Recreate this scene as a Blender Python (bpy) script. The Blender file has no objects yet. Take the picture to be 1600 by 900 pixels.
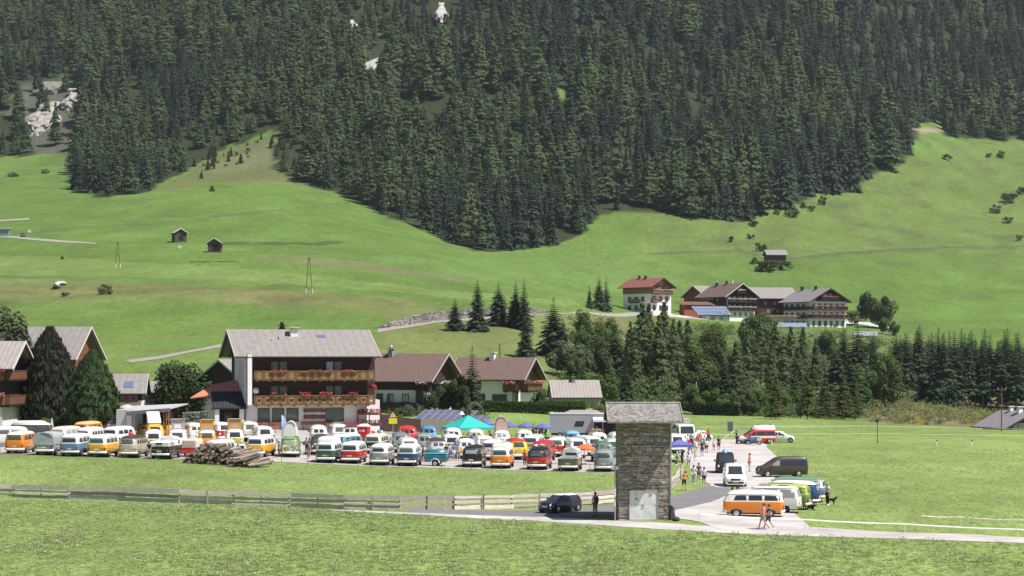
import bpy, math, random
import numpy as np
from mathutils import Vector, Matrix, Euler
rnd = random.Random(7); nrs = np.random.RandomState(11)
SC = bpy.context.scene; COL = SC.collection
PI = math.pi; R = math.radians
# ------------------------------------------------------------------ camera, light, exposure
F = 3111.0; HZ = 550.0          # focal length in photo pixels, horizon row of the photo
cam_d = bpy.data.cameras.new('camera'); cam = bpy.data.objects.new('camera', cam_d); COL.objects.link(cam)
cam.location = (0, 0, 0); cam.rotation_euler = (R(90), 0, 0)
cam_d.sensor_width = 36; cam_d.lens = 36*F/1600; cam_d.shift_y = 100/1600
cam_d.clip_start = 1; cam_d.clip_end = 6000
SC.camera = cam
SUN = Vector((0.46, -0.20, 0.86)).normalized()
w = bpy.data.worlds.new('World'); SC.world = w; w.use_nodes = True
nt = w.node_tree; nt.nodes.clear()
sky = nt.nodes.new('ShaderNodeTexSky'); sky.sky_type = 'NISHITA'; sky.sun_disc = False
sky.sun_elevation = math.asin(SUN.z); sky.sun_rotation = math.atan2(SUN.x, SUN.y)
sky.altitude = 1400; sky.air_density = 1.0; sky.dust_density = 3.0; sky.ozone_density = 1.0
bg = nt.nodes.new('ShaderNodeBackground'); bg.inputs[1].default_value = 0.06
wo = nt.nodes.new('ShaderNodeOutputWorld'); nt.links.new(sky.outputs[0], bg.inputs[0]); nt.links.new(bg.outputs[0], wo.inputs[0])
sl = bpy.data.lights.new('sun', 'SUN'); sl.energy = 5.0; sl.angle = R(0.53); sl.color = (1.0, 0.95, 0.88)
so = bpy.data.objects.new('sun', sl); COL.objects.link(so); so.rotation_euler = SUN.to_track_quat('Z', 'Y').to_euler(); so.location = (300, 0, 500)
SC.view_settings.view_transform = 'Standard'; SC.view_settings.look = 'None'; SC.view_settings.gamma = 1.0
SC.view_settings.use_curve_mapping = False; SC.view_settings.exposure = 0.52
SC.cycles.max_bounces = 6; SC.cycles.volume_bounces = 0; SC.cycles.use_denoising = True

# ------------------------------------------------------------------ materials
def lin(c):
    return tuple(((v/12.92) if v <= .04045 else ((v+.055)/1.055)**2.4) for v in c)
MATS = {}
def mat(name, col=(.5, .5, .5), rough=.7, metal=0., var=.0, scale=3., bump=0., bscale=20., coat=0., spec=.4, stretch=None, rvar=0., sss=0., col2=None, cov=.5):
    """one principled surface: base colour, a noise of amount var (or towards col2), fine relief"""
    if name in MATS: return MATS[name]
    m = bpy.data.materials.new(name); m.use_nodes = True; MATS[name] = m
    n = m.node_tree.nodes; l = m.node_tree.links; p = n['Principled BSDF']
    p.inputs['Base Color'].default_value = (*col, 1); p.inputs['Roughness'].default_value = rough
    p.inputs['Metallic'].default_value = metal; p.inputs['Specular IOR Level'].default_value = spec
    p.inputs['Coat Weight'].default_value = coat; p.inputs['Coat Roughness'].default_value = .08
    m.diffuse_color = (*col, 1)
    if var or bump or rvar or col2:
        tc = n.new('ShaderNodeTexCoord'); mp = n.new('ShaderNodeMapping'); l.new(tc.outputs['Object'], mp.inputs[0])
        if stretch: mp.inputs['Scale'].default_value = stretch
    src = None
    if var or col2:
        tx = n.new('ShaderNodeTexNoise'); tx.inputs['Scale'].default_value = scale; tx.inputs['Detail'].default_value = 5; tx.inputs['Roughness'].default_value = .65
        l.new(mp.outputs[0], tx.inputs['Vector'])
        mx = n.new('ShaderNodeMix'); mx.data_type = 'RGBA'
        if col2:
            rp = n.new('ShaderNodeMapRange'); rp.inputs[1].default_value = cov-.1; rp.inputs[2].default_value = cov+.1
            l.new(tx.outputs[0], rp.inputs[0]); l.new(rp.outputs[0], mx.inputs['Factor'])
            mx.inputs['A'].default_value = (*col, 1); mx.inputs['B'].default_value = (*col2, 1)
        else:
            rp = n.new('ShaderNodeMapRange'); rp.inputs[1].default_value = .25; rp.inputs[2].default_value = .75
            l.new(tx.outputs[0], rp.inputs[0]); l.new(rp.outputs[0], mx.inputs['Factor'])
            mx.inputs['A'].default_value = (*[v*(1-var) for v in col], 1); mx.inputs['B'].default_value = (*[min(1, v*(1+var)) for v in col], 1)
        src = mx.outputs['Result']
    if rvar:
        oi = n.new('ShaderNodeObjectInfo'); hs = n.new('ShaderNodeHueSaturation')
        m1 = n.new('ShaderNodeMapRange'); m1.inputs[3].default_value = 1-rvar; m1.inputs[4].default_value = 1+rvar
        m2 = n.new('ShaderNodeMapRange'); m2.inputs[3].default_value = .5-.03*min(1, rvar*3); m2.inputs[4].default_value = .5+.03*min(1, rvar*3)
        wn = n.new('ShaderNodeTexWhiteNoise'); wn.noise_dimensions = '1D'; l.new(oi.outputs['Random'], wn.inputs['W'])
        l.new(oi.outputs['Random'], m1.inputs[0]); l.new(wn.outputs['Value'], m2.inputs[0])
        l.new(m1.outputs[0], hs.inputs['Value']); l.new(m2.outputs[0], hs.inputs['Hue'])
        if src: l.new(src, hs.inputs['Color'])
        else: hs.inputs['Color'].default_value = (*col, 1)
        src = hs.outputs[0]
    if src: l.new(src, p.inputs['Base Color'])
    if bump:
        t2 = n.new('ShaderNodeTexNoise'); t2.inputs['Scale'].default_value = bscale; t2.inputs['Detail'].default_value = 4
        l.new(mp.outputs[0], t2.inputs['Vector'])
        b = n.new('ShaderNodeBump'); b.inputs['Strength'].default_value = bump; b.inputs['Distance'].default_value = .05
        l.new(t2.outputs[0], b.inputs['Height']); l.new(b.outputs[0], p.inputs['Normal'])
    return m
def leafmat(name, col, var=.35, scale=.8, rvar=.16, trans=.25, dead=None):
    """foliage: diffuse with some light let through, clump noise and a difference from tree to tree"""
    m = mat(name, col, rough=.75, var=var, scale=scale, rvar=rvar, spec=.15)
    n = m.node_tree.nodes; l = m.node_tree.links; p = n['Principled BSDF']
    tr = n.new('ShaderNodeBsdfTranslucent'); ms = n.new('ShaderNodeMixShader'); ms.inputs[0].default_value = trans
    l.new(p.inputs['Base Color'].links[0].from_socket, tr.inputs[0])
    l.new(p.outputs[0], ms.inputs[1]); l.new(tr.outputs[0], ms.inputs[2]); l.new(ms.outputs[0], n['Material Output'].inputs[0])
    return m

# ------------------------------------------------------------------ mesh helpers
class MB:
    def __init__(s): s.v = []; s.f = []; s.m = []; s.sm = []
    def add(s, vs, fs, m=0, sm=False):
        b = len(s.v); s.v.extend([tuple(x) for x in vs])
        for f in fs: s.f.append([b+i for i in f]); s.m.append(m); s.sm.append(sm)
    def face(s, vs, m=0): s.add(vs, [list(range(len(vs)))], m)
    def box(s, c, d, m=0, rz=0, rx=0, ry=0):
        x, y, z = (k/2 for k in d)
        vs = [Vector((a*x, b*y, e*z)) for e in (-1, 1) for b in (-1, 1) for a in (-1, 1)]
        if rz or rx or ry:
            M = Euler((rx, ry, rz)).to_matrix(); vs = [M @ q for q in vs]
        C = Vector(c); s.add([q+C for q in vs], [(0, 2, 3, 1), (4, 5, 7, 6), (0, 1, 5, 4), (2, 6, 7, 3), (0, 4, 6, 2), (1, 3, 7, 5)], m)
    def cyl(s, p0, p1, r0, r1=None, n=8, m=0, cap=True, sm=True, mcap=None):
        if r1 is None: r1 = r0
        p0 = Vector(p0); p1 = Vector(p1); d = (p1-p0).normalized()
        a = d.orthogonal().normalized(); b = d.cross(a)
        vs = [p0+(a*math.cos(2*PI*i/n)+b*math.sin(2*PI*i/n))*r0 for i in range(n)]+[p1+(a*math.cos(2*PI*i/n)+b*math.sin(2*PI*i/n))*r1 for i in range(n)]
        s.add(vs, [(i, (i+1) % n, n+(i+1) % n, n+i) for i in range(n)], m, sm)
        if cap: s.add(vs, [list(range(n-1, -1, -1)), list(range(n, 2*n))], m if mcap is None else mcap)
    def loft(s, rings, m=0, cap0=False, cap1=False, sm=True, close=True):
        n = len(rings[0]); vs = [p for r in rings for p in r]; fs = []
        for k in range(len(rings)-1):
            for i in range(n if close else n-1):
                j = (i+1) % n; fs.append((k*n+i, k*n+j, (k+1)*n+j, (k+1)*n+i))
        s.add(vs, fs, m, sm)
        if cap0: s.add(rings[0], [list(range(n-1, -1, -1))], m)
        if cap1: s.add(rings[-1], [list(range(n))], m, sm)
    def ball(s, c, r, nu=10, nv=6, m=0, jit=0, rg=None):
        if not hasattr(r, '__len__'): r = (r, r, r)
        rings = []
        for j in range(nv+1):
            t = PI*j/nv-PI/2; rr = []
            for i in range(nu):
                k = 1+(rg.uniform(-jit, jit) if jit else 0)
                rr.append((c[0]+r[0]*k*math.cos(t)*math.cos(2*PI*i/nu), c[1]+r[1]*k*math.cos(t)*math.sin(2*PI*i/nu), c[2]+r[2]*k*math.sin(t)))
            rings.append(rr)
        s.loft(rings, m)
    def extrude(s, poly, axis, t0, t1, m=0):
        """polygon in the plane across axis ('x': (y,z), 'y': (x,z), 'z': (x,y)) pulled from t0 to t1"""
        def P(p, t): return {'x': (t, p[0], p[1]), 'y': (p[0], t, p[1]), 'z': (p[0], p[1], t)}[axis]
        n = len(poly); vs = [P(p, t0) for p in poly]+[P(p, t1) for p in poly]
        s.add(vs, [list(range(n-1, -1, -1)), list(range(n, 2*n))]+[(i, (i+1) % n, n+(i+1) % n, n+i) for i in range(n)], m)
    def mesh(s, name):
        me = bpy.data.meshes.new(name); me.from_pydata(s.v, [], s.f)
        if s.f:
            me.polygons.foreach_set('material_index', s.m); me.polygons.foreach_set('use_smooth', s.sm)
        me.update(); return me
    def build(s, name, mats, parent=None, loc=(0, 0, 0), rz=0):
        return link(name, s.mesh(name), mats, parent, loc, rz)
def link(name, me, mats, parent=None, loc=(0, 0, 0), rz=0, scale=None):
    """a mesh as an object; materials sit on the object so that meshes can be shared"""
    if mats is not None and not isinstance(mats, (list, tuple)): mats = [mats]
    if mats and len(me.materials) < len(mats):
        for k in mats[len(me.materials):]: me.materials.append(k)
    o = bpy.data.objects.new(name, me); COL.objects.link(o); o.location = loc
    if hasattr(rz, '__len__'): o.rotation_euler = rz
    else: o.rotation_euler = (0, 0, rz)
    if scale is not None: o.scale = scale if hasattr(scale, '__len__') else (scale,)*3
    if parent: o.parent = parent
    for i, k in enumerate(mats or []):
        if me.materials[i] != k: o.material_slots[i].link = 'OBJECT'; o.material_slots[i].material = k
    return o
def tag(o, label=None, cat=None, group=None, kind=None):
    if label: o['label'] = label
    if cat:
        o['category'] = cat
        if not kind: o['kind'] = 'thing'
    if group: o['group'] = group
    if kind: o['kind'] = kind
    return o
def thing(name, label, cat, loc=(0, 0, 0), rz=0, group=None):
    o = bpy.data.objects.new(name, None); COL.objects.link(o); o.location = loc; o.rotation_euler = (0, 0, rz); o.empty_display_size = .3
    return tag(o, label, cat, group)
CACHE = {}
def cached(key, fn):
    if key not in CACHE: CACHE[key] = fn()
    return CACHE[key]

# ------------------------------------------------------------------ terrain: heights of the valley floor and the mountainside
def pchip(x, y, xi):
    x = np.asarray(x, float); y = np.asarray(y, float); xi = np.asarray(xi, float)
    h = np.diff(x); dl = np.diff(y, axis=0)/(h if y.ndim == 1 else h[:, None]); d = np.zeros_like(y)
    hh = h if y.ndim == 1 else h[:, None]
    w1 = 2*hh[1:]+hh[:-1]; w2 = hh[1:]+2*hh[:-1]
    with np.errstate(divide='ignore', invalid='ignore'):
        dm = (w1+w2)/(w1/dl[:-1]+w2/dl[1:])
    d[1:-1] = np.where(dl[:-1]*dl[1:] > 0, np.nan_to_num(dm), 0); d[0] = dl[0]; d[-1] = dl[-1]
    k = np.clip(np.searchsorted(x, xi)-1, 0, len(x)-2); t = (xi-x[k])/h[k]; hk = h[k]
    if y.ndim > 1: t = t[:, None]; hk = hk[:, None]
    t = np.clip(t, -.5, 1.5)
    return (2*t**3-3*t**2+1)*y[k]+(t**3-2*t**2+t)*hk*d[k]+(-2*t**3+3*t**2)*y[k+1]+(t**3-t**2)*hk*d[k+1]
NEAR = [(d, 550+37021/d) for d in (12, 30, 60, 90, 110, 130, 145, 155)]
COLS = {   # photo column: [(distance m, row of the photo where that ground shows)]
 0:    NEAR+[(165, 774), (198, 713), (230, 694), (250, 680), (275, 668), (320, 648), (350, 635), (430, 560), (520, 500), (600, 448), (660, 419), (760, 379), (860, 345), (1000, 300), (1150, 262), (1250, 240), (1350, 150), (1450, 70), (1550, -10), (1750, -150), (2100, -330)],
 400:  NEAR+[(165, 774), (203, 724), (228, 700), (252, 672), (275, 660), (320, 636), (400, 572), (430, 548), (500, 508), (560, 460), (680, 402), (760, 374), (850, 342), (940, 308), (1080, 265), (1180, 190), (1300, 100), (1420, 0), (1600, -130), (2100, -400)],
 790:  NEAR+[(165, 773), (205, 733), (235, 707), (262, 690), (290, 662), (318, 645), (335, 632), (380, 600), (430, 560), (480, 512), (520, 491), (600, 459), (700, 431), (800, 408), (900, 389), (1000, 320), (1100, 225), (1200, 120), (1300, 30), (1500, -130), (2100, -460)],
 1000: NEAR+[(165, 773), (205, 734), (235, 710), (262, 691), (300, 668), (330, 650), (350, 640), (400, 622), (460, 596), (540, 556), (620, 516), (662, 489), (700, 482), (760, 462), (850, 422), (930, 378), (985, 333), (1060, 275), (1160, 190), (1250, 105), (1350, 15), (1500, -110), (2100, -450)],
 1200: NEAR+[(165, 774), (205, 731), (235, 710), (262, 692), (300, 668), (325, 655), (345, 650), (420, 634), (480, 602), (560, 562), (640, 520), (680, 503), (720, 497), (760, 484), (800, 462), (890, 405), (940, 380), (1000, 345), (1100, 280), (1200, 200), (1300, 115), (1400, 30), (1550, -90), (2100, -430)],
 1600: NEAR+[(165, 776), (205, 735), (235, 712), (262, 695), (300, 676), (312, 672), (330, 674), (360, 674), (420, 664), (480, 652), (560, 632), (640, 570), (700, 530), (740, 514), (860, 450), (980, 382), (1100, 330), (1250, 250), (1350, 215), (1450, 150), (1550, 70), (1650, -10), (1800, -130), (2150, -350)],
}
COLS[-500] = COLS[0]; COLS[2100] = COLS[1600]
CK = sorted(COLS)
DG = np.concatenate([np.arange(12, 100, 4), np.arange(100, 330, 1.5), np.arange(330, 760, 3.), np.arange(760, 1320, 6.), np.arange(1320, 2000, 16.)])
PG = np.arange(-900, 2501, 10.)
_zc = np.array([pchip([a for a, b in COLS[c]], [-(b-HZ)/F*a for a, b in COLS[c]], DG) for c in CK])      # columns x distances
ZG = pchip(np.array(CK, float), _zc, np.clip(PG, -500, 2100)).T                                           # distances x columns
def vnoise(x, y, seed=0):
    """smooth value noise"""
    x = np.asarray(x, float); y = np.asarray(y, float); xi = np.floor(x); yi = np.floor(y); fx = x-xi; fy = y-yi
    fx = fx*fx*(3-2*fx); fy = fy*fy*(3-2*fy)
    def h(a, b):
        q = np.sin(a*127.1+b*311.7+seed*74.7)*43758.5453; return q-np.floor(q)
    return (h(xi, yi)*(1-fx)+h(xi+1, yi)*fx)*(1-fy)+(h(xi, yi+1)*(1-fx)+h(xi+1, yi+1)*fx)*fy-.5
_X = (PG[None, :]-800)/F*DG[:, None]; _Y = np.repeat(DG[:, None], len(PG), 1)
_amp = np.clip((_Y-345)/300, 0, 1)
ZG = ZG+_amp*(2.2*vnoise(_X/45, _Y/45, 1)+.9*vnoise(_X/14, _Y/14, 2))+np.clip((_Y-1000)/300, 0, 1)*7*vnoise(_X/60, _Y/60, 3)
_rg = np.clip((PG[None, :]-950)/120, 0, 1)*np.clip((_Y-840)/60, 0, 1)+np.clip((640-PG[None, :])/120, 0, 1)*np.clip((_Y-520)/30, 0, 1)*np.clip((660-_Y)/30, 0, 1)
ZG = ZG+_rg*(1.3*vnoise(_X/11, _Y/14, 61)+.7*vnoise(_X/5.5, _Y/8, 62))
ZG = ZG+np.clip((175-_Y)/30, 0, 1)*.15*vnoise(_X/6, _Y/4, 4)*(_Y > 60)
PYG = HZ-ZG/_Y*F
def bil(G, px, d):
    i = np.clip((np.asarray(px, float)+900)/10, 0, len(PG)-1.001); a = i.astype(int); u = i-a
    k = np.clip(np.searchsorted(DG, d)-1, 0, len(DG)-2); t = (d-DG[k])/(DG[k+1]-DG[k])
    return (G[k, a]*(1-u)+G[k, a+1]*u)*(1-t)+(G[k+1, a]*(1-u)+G[k+1, a+1]*u)*t
def gz(x, y):
    """ground height at x, y"""
    y = np.maximum(np.asarray(y, float), 12.5)
    return bil(ZG, 800+np.asarray(x, float)/y*F, y)
DF = np.arange(40, 1900, .5)
def at(px, py, dmin=60):
    """the ground point that the photo shows at pixel px, py (the nearest one past dmin)"""
    d = DF[DF >= dmin]; q = bil(PYG, np.full(d.shape, float(px)), d)
    k = np.nonzero(q <= py)[0]; k = k[0] if len(k) else len(d)-1
    dd = d[k]
    if k > 0 and q[k-1] > q[k]: dd = d[k-1]+(d[k]-d[k-1])*(q[k-1]-py)/(q[k-1]-q[k])
    return Vector(((px-800)/F*dd, dd, float(bil(ZG, np.array([float(px)]), np.array([dd]))[0])))
def pd(px, d):
    """ground point in photo column px at distance d"""
    return Vector(((px-800)/F*d, d, float(bil(ZG, np.array([float(px)]), np.array([float(d)]))[0])))
def inpoly(poly, x, y):
    x = np.asarray(x, float); y = np.asarray(y, float); r = np.zeros(x.shape, bool); n = len(poly)
    for i in range(n):
        x0, y0 = poly[i]; x1, y1 = poly[(i+1) % n]
        if y0 == y1: continue
        c = ((y0 > y) != (y1 > y)) & (x < (x1-x0)*(y-y0)/(y1-y0)+x0); r ^= c
    return r
# ------------------------------------------------------------------ the ground sheet and what grows on it by zone
EDGE = [(-900, 250), (-100, 250), (0, 245), (60, 241), (104, 238), (108, 285), (125, 300), (150, 308), (200, 306), (235, 297), (262, 281), (300, 262), (335, 240), (380, 222), (424, 206), (430, 264), (480, 286), (510, 298), (560, 314), (590, 334), (640, 350), (690, 372), (740, 391), (790, 393), (860, 385), (910, 365), (936, 336), (990, 331), (1050, 333), (1085, 345), (1170, 346), (1200, 331), (1250, 318), (1280, 302), (1340, 300), (1352, 280), (1395, 262), (1430, 238), (1433, 192), (1474, 192), (1477, 214), (1600, 221), (1700, 226), (2500, 240)]
EX = [a for a, b in EDGE]; EY = [b for a, b in EDGE]
def forest_edge(px): return np.interp(px, EX, EY)
PXG = np.repeat(PG[None, :], len(DG), 0)
wx = PXG+14*vnoise(_X/9, _Y/9, 5); wy = PYG+5*vnoise(_X/9, _Y/9, 6)
def zone(col, poly=None, mask=None, k=1.):
    global ALB
    m = inpoly(poly, wx, wy) if poly is not None else np.asarray(mask)
    f = (m.astype(float)*k)[..., None]; ALB = ALB*(1-f)+np.array(col)*f
def soft(v, a, b): return np.clip((v-a)/(b-a), 0, 1)
near_c = np.array((.205, .275, .088)); far_c = np.array((.104, .172, .040))
t = np.clip((_Y-230)/250, 0, 1)[..., None]
ALB = near_c*(1-t)+far_c*t
ALB = ALB*(1+.22*vnoise(_X/30, _Y/60, 7)+.18*vnoise(_X/11, _Y/16, 8))[..., None]
D_ = _Y
zone((.150, .190, .055), mask=soft(D_, 330, 400)*soft(D_, 640, 560)*soft(vnoise(_X/40, _Y/25, 9), -.1, .3), k=.4)
zone((.150, .165, .060), [(-900, 432), (60, 436), (300, 446), (500, 455), (640, 470), (690, 482), (640, 500), (480, 474), (200, 470), (-900, 480)], k=.8)     # rough bank
zone((.175, .160, .075), [(360, 452), (470, 455), (500, 478), (420, 480), (350, 470)], k=.5)
zone((.150, .150, .075), [(395, 399), (470, 403), (560, 408), (680, 427), (770, 440), (770, 442), (660, 433), (540, 417), (440, 408), (395, 404)], k=.8)        # uncut strip
zone((.125, .170, .050), [(985, 330), (1600, 215), (2500, 240), (2500, 380), (1600, 386), (1400, 385), (1250, 398), (1180, 398), (1100, 392), (1000, 396)], k=.5)   # rough pasture
zone((.088, .105, .045), mask=soft(PXG, 960, 1080)*soft(PYG, 394, 380)*(PXG+PYG*1.0 > 1290)*soft(vnoise(_X/9, _Y/16, 12)+.5*vnoise(_X/3, _Y/5, 17), .0, .42)*(PYG > 215), k=.7)
zone((.150, .215, .065), [(0, 398), (400, 418), (640, 447), (900, 470), (900, 478), (560, 452), (200, 432), (-900, 420)], k=.7)
zone((.128, .205, .062), [(560, 398), (760, 405), (1000, 400), (1100, 420), (900, 470), (760, 452)], k=.4)
zone((.150, .170, .062), [(590, 520), (700, 500), (850, 492), (960, 490), (1000, 520), (900, 590), (700, 600), (590, 560)], k=.8)                          # slope under the road
zone((.175, .150, .075), [(890, 490), (975, 492), (1000, 520), (930, 545), (890, 520)], k=.7)
zone((.120, .150, .055), [(1040, 505), (1400, 520), (1620, 560), (2300, 600), (2300, 690), (1600, 668), (1350, 655), (1080, 640), (960, 630), (960, 540)], k=.8)   # wooded bank
zone((.160, .135, .070), [(1340, 655), (1430, 640), (1560, 655), (1560, 668), (1400, 665)], k=.7)
zone((.115, .080, .045), [(1440, 622), (1620, 632), (2300, 640), (2300, 655), (1600, 648), (1500, 640)], k=.8)
zone((.120, .128, .055), [(255, 292), (330, 245), (440, 205), (480, 290), (440, 284), (330, 285), (262, 300)], k=.8)                                          # scrubby spur
zone((.150, .155, .085), [(320, 270), (440, 205), (470, 225), (420, 262)], k=.5)
zone((.160, .215, .075), mask=(D_ > 195) & (D_ < 300) & (PXG < 420), k=.5)
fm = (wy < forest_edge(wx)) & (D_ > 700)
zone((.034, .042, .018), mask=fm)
zone((.110, .115, .085), [(20, 140), (110, 110), (125, 150), (110, 245), (20, 235)], k=.7)
zone((.30, .29, .27), mask=fm & (vnoise(_X/25, _Y/25, 14) > .38), k=.15)
zone((.10, .16, .04), [(866, 140), (884, 135), (890, 152), (872, 158)])
zone((.25, .21, .15), [(1434, 202), (1474, 200), (1474, 206), (1434, 209)])
zone((.060, .075, .030), mask=(abs(wy-np.interp(PXG, [330, 420, 530], [381, 379.5, 381])) < 1.6) & (PXG > 335) & (PXG < 535) & (D_ > 600), k=.8)      # field banks
zone((.085, .110, .045), mask=(abs(wy-np.interp(PXG, [0, 120, 250, 420, 560], [365, 358, 348, 330, 315])) < 1.5) & (PXG < 560) & (D_ > 700), k=.6)
zone((.085, .105, .045), mask=(abs(wy-np.interp(PXG, [1010, 1090, 1150, 1240, 1400, 1600], [397, 394, 392, 404, 390, 385])) < 2.2) & (PXG > 1010) & (D_ > 700), k=.7)
zone((.090, .105, .045), mask=soft(PXG, 740, 560)*soft(PYG, 420, 445)*soft(PYG, 492, 470)*soft(vnoise(_X/16, _Y/9, 15), 0, .4), k=.5)
zone((.105, .130, .052), mask=soft(PXG, 900, 1100)*(PYG > 380)*soft(PYG, 480, 440)*soft(vnoise(_X/60, _Y/14, 16), .05, .4), k=.35)
verts = np.stack([_X, _Y, ZG], -1).reshape(-1, 3); nr, nc = _X.shape
ii = (np.arange(nr-1)[:, None]*nc+np.arange(nc-1)[None, :]).reshape(-1)
quads = np.stack([ii, ii+1, ii+nc+1, ii+nc], 1)
me = bpy.data.meshes.new('ground'); me.vertices.add(len(verts)); me.vertices.foreach_set('co', verts.ravel())
me.loops.add(quads.size); me.loops.foreach_set('vertex_index', quads.ravel()); me.polygons.add(len(quads))
me.polygons.foreach_set('loop_start', np.arange(len(quads))*4); me.polygons.foreach_set('use_smooth', np.ones(len(quads), bool))
me.update(calc_edges=True)
ca = me.color_attributes.new('albedo', 'FLOAT_COLOR', 'POINT')
ca.data.foreach_set('color', np.concatenate([np.clip(ALB, .01, 1).reshape(-1, 3), np.ones((len(verts), 1))], 1).ravel().astype(np.float32))
gm = bpy.data.materials.new('meadow_ground'); gm.use_nodes = True
n = gm.node_tree.nodes; l = gm.node_tree.links; p = n['Principled BSDF']; p.inputs['Roughness'].default_value = .9; p.inputs['Specular IOR Level'].default_value = .1
va = n.new('ShaderNodeVertexColor'); va.layer_name = 'albedo'; tc = n.new('ShaderNodeTexCoord'); prev = va.outputs[0]
for sc_, amt, st in ((.06, .14, (1, .5, 1)), (.45, .16, (1, .35, 1)), (2.4, .26, (1, .45, 1)), (9., .4, (1, .6, .6))):
    mp = n.new('ShaderNodeMapping'); mp.inputs['Scale'].default_value = st; l.new(tc.outputs['Object'], mp.inputs[0])
    tx = n.new('ShaderNodeTexNoise'); tx.inputs['Scale'].default_value = sc_; tx.inputs['Detail'].default_value = 4; tx.inputs['Roughness'].default_value = .6; l.new(mp.outputs[0], tx.inputs['Vector'])
    mr = n.new('ShaderNodeMapRange'); mr.inputs[1].default_value = .28; mr.inputs[2].default_value = .72; mr.inputs[3].default_value = 1-amt; mr.inputs[4].default_value = 1+amt; l.new(tx.outputs[0], mr.inputs[0])
    vm = n.new('ShaderNodeVectorMath'); vm.operation = 'SCALE'; l.new(prev, vm.inputs[0]); l.new(mr.outputs[0], vm.inputs['Scale']); prev = vm.outputs[0]
l.new(prev, p.inputs['Base Color'])
tx = n.new('ShaderNodeTexNoise'); tx.inputs['Scale'].default_value = 1.6; tx.inputs['Detail'].default_value = 8; tx.inputs['Roughness'].default_value = .7; l.new(tc.outputs['Object'], tx.inputs['Vector'])
b = n.new('ShaderNodeBump'); b.inputs['Strength'].default_value = .8; b.inputs['Distance'].default_value = .35; l.new(tx.outputs[0], b.inputs['Height']); l.new(b.outputs[0], p.inputs['Normal'])
me.materials.append(gm)
g = bpy.data.objects.new('ground', me); COL.objects.link(g); tag(g, kind='structure')

# ------------------------------------------------------------------ roads, paths and the gravel car park
ROADS = []
def ribbon(name, pairs, m, off, sub=16, across=6, photo=True, edge=1.):
    A = [at(*a) if photo else Vector((*a, 0)) for a, b in pairs]; B = [at(*b) if photo else Vector((*b, 0)) for a, b in pairs]
    A2 = []; B2 = []
    for L, O in ((A, A2), (B, B2)):
        t = np.arange(len(L), dtype=float); ti = np.linspace(0, len(L)-1, (len(L)-1)*sub+1)
        O.append(pchip(t, [q.x for q in L], ti)); O.append(pchip(t, [q.y for q in L], ti))
    u = np.linspace(0, 1, across+1)[None, :]
    jx = .5*edge*vnoise(np.arange(len(A2[0]))*.37, np.zeros(len(A2[0])), 21)+.3*edge*vnoise(np.arange(len(A2[0]))*.9, np.zeros(len(A2[0])), 22)
    x = A2[0][:, None]*(1-u)+B2[0][:, None]*u; y = A2[1][:, None]*(1-u)+B2[1][:, None]*u
    x[:, 0] += jx; x[:, -1] -= jx
    z = gz(x, y)+off; mb = MB(); nr_, nc_ = x.shape
    mb.add(np.stack([x, y, z], -1).reshape(-1, 3).tolist(), [(i*nc_+j, (i+1)*nc_+j, (i+1)*nc_+j+1, i*nc_+j+1) for i in range(nr_-1) for j in range(nc_-1)], 0, True)
    o = mb.build(name, m); tag(o, kind='structure')
    o.data.update()
    if o.data.polygons[0].normal.z < 0: o.data.flip_normals()
    ROADS.append([(a, b) for a, b in zip(A2[0], A2[1])]+[(a, b) for a, b in zip(B2[0][::-1], B2[1][::-1])])
    return o
asph = mat('asphalt', (.17, .165, .175), .85, var=.2, scale=.8, bump=.25, bscale=30)
pale = mat('pale_tarmac', (.45, .42, .41), .9, var=.3, scale=.28, bump=.3, bscale=25)
grav = mat('gravel_surface', (.37, .34, .32), .95, var=.3, scale=.5, bump=.5, bscale=14)
dirt = mat('dirt_track', (.27, .255, .225), .95, var=.2, scale=1.2)
ribbon('footpath', [((520, 797), (520, 798)), ((640, 801), (640, 804)), ((740, 805), (740, 810)), ((850, 808), (850, 815)), ((967, 814), (967, 823)), ((1047, 818), (1047, 828)), ((1130, 823), (1130, 833)), ((1260, 824), (1260, 838)), ((1400, 832), (1400, 842)), ((1600, 840), (1600, 849)), ((1780, 848), (1780, 858))], pale, .020)
ribbon('asphalt_road', [((640, 797), (640, 801)), ((740, 798), (740, 805)), ((850, 797), (850, 808)), ((940, 791), (940, 806)), ((1047, 778), (1047, 801)), ((1085, 766), (1115, 783)), ((1112, 756), (1150, 768))], asph, .026)
ribbon('plaza', [((1040, 801), (1040, 809)), ((1080, 792), (1088, 815)), ((1117, 782), (1136, 829)), ((1151, 767), (1200, 829)), ((1195, 756), (1268, 828))], pale, .032, across=18, edge=.3)
ribbon('lane', [((1050, 687), (1195, 687)), ((1058, 703), (1205, 706)), ((1070, 722), (1222, 722)), ((1088, 745), (1215, 745)), ((1110, 757), (1197, 757)), ((1118, 762), (1190, 763))], pale, .038, across=14)
ribbon('car_park', [((-120, 692), (-120, 708)), ((0, 690), (0, 710)), ((130, 685), (130, 713)), ((270, 677), (270, 717)), ((430, 672), (430, 722)), ((560, 683), (560, 728)), ((700, 700), (700, 732)), ((860, 708), (860, 737)), ((1010, 712), (1010, 740))], grav, .03, across=10)
ribbon('car_park_lane', [((430, 664), (430, 674)), ((560, 668), (560, 686)), ((700, 682), (700, 690)), ((860, 687), (860, 694)), ((1062, 688), (1062, 700))], grav, .036)
ribbon('hill_track', [((196, 563), (205, 567)), ((250, 556), (255, 560)), ((300, 547), (303, 550)), ((345, 538), (348, 542)), ((372, 533), (372, 537))], dirt, .06)
ribbon('hill_road', [((-100, 366), (-100, 370)), ((0, 368.5), (0, 371)), ((60, 373), (60, 376)), ((110, 377), (110, 379.5)), ((150, 380), (150, 381.5))], dirt, .1)
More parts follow.
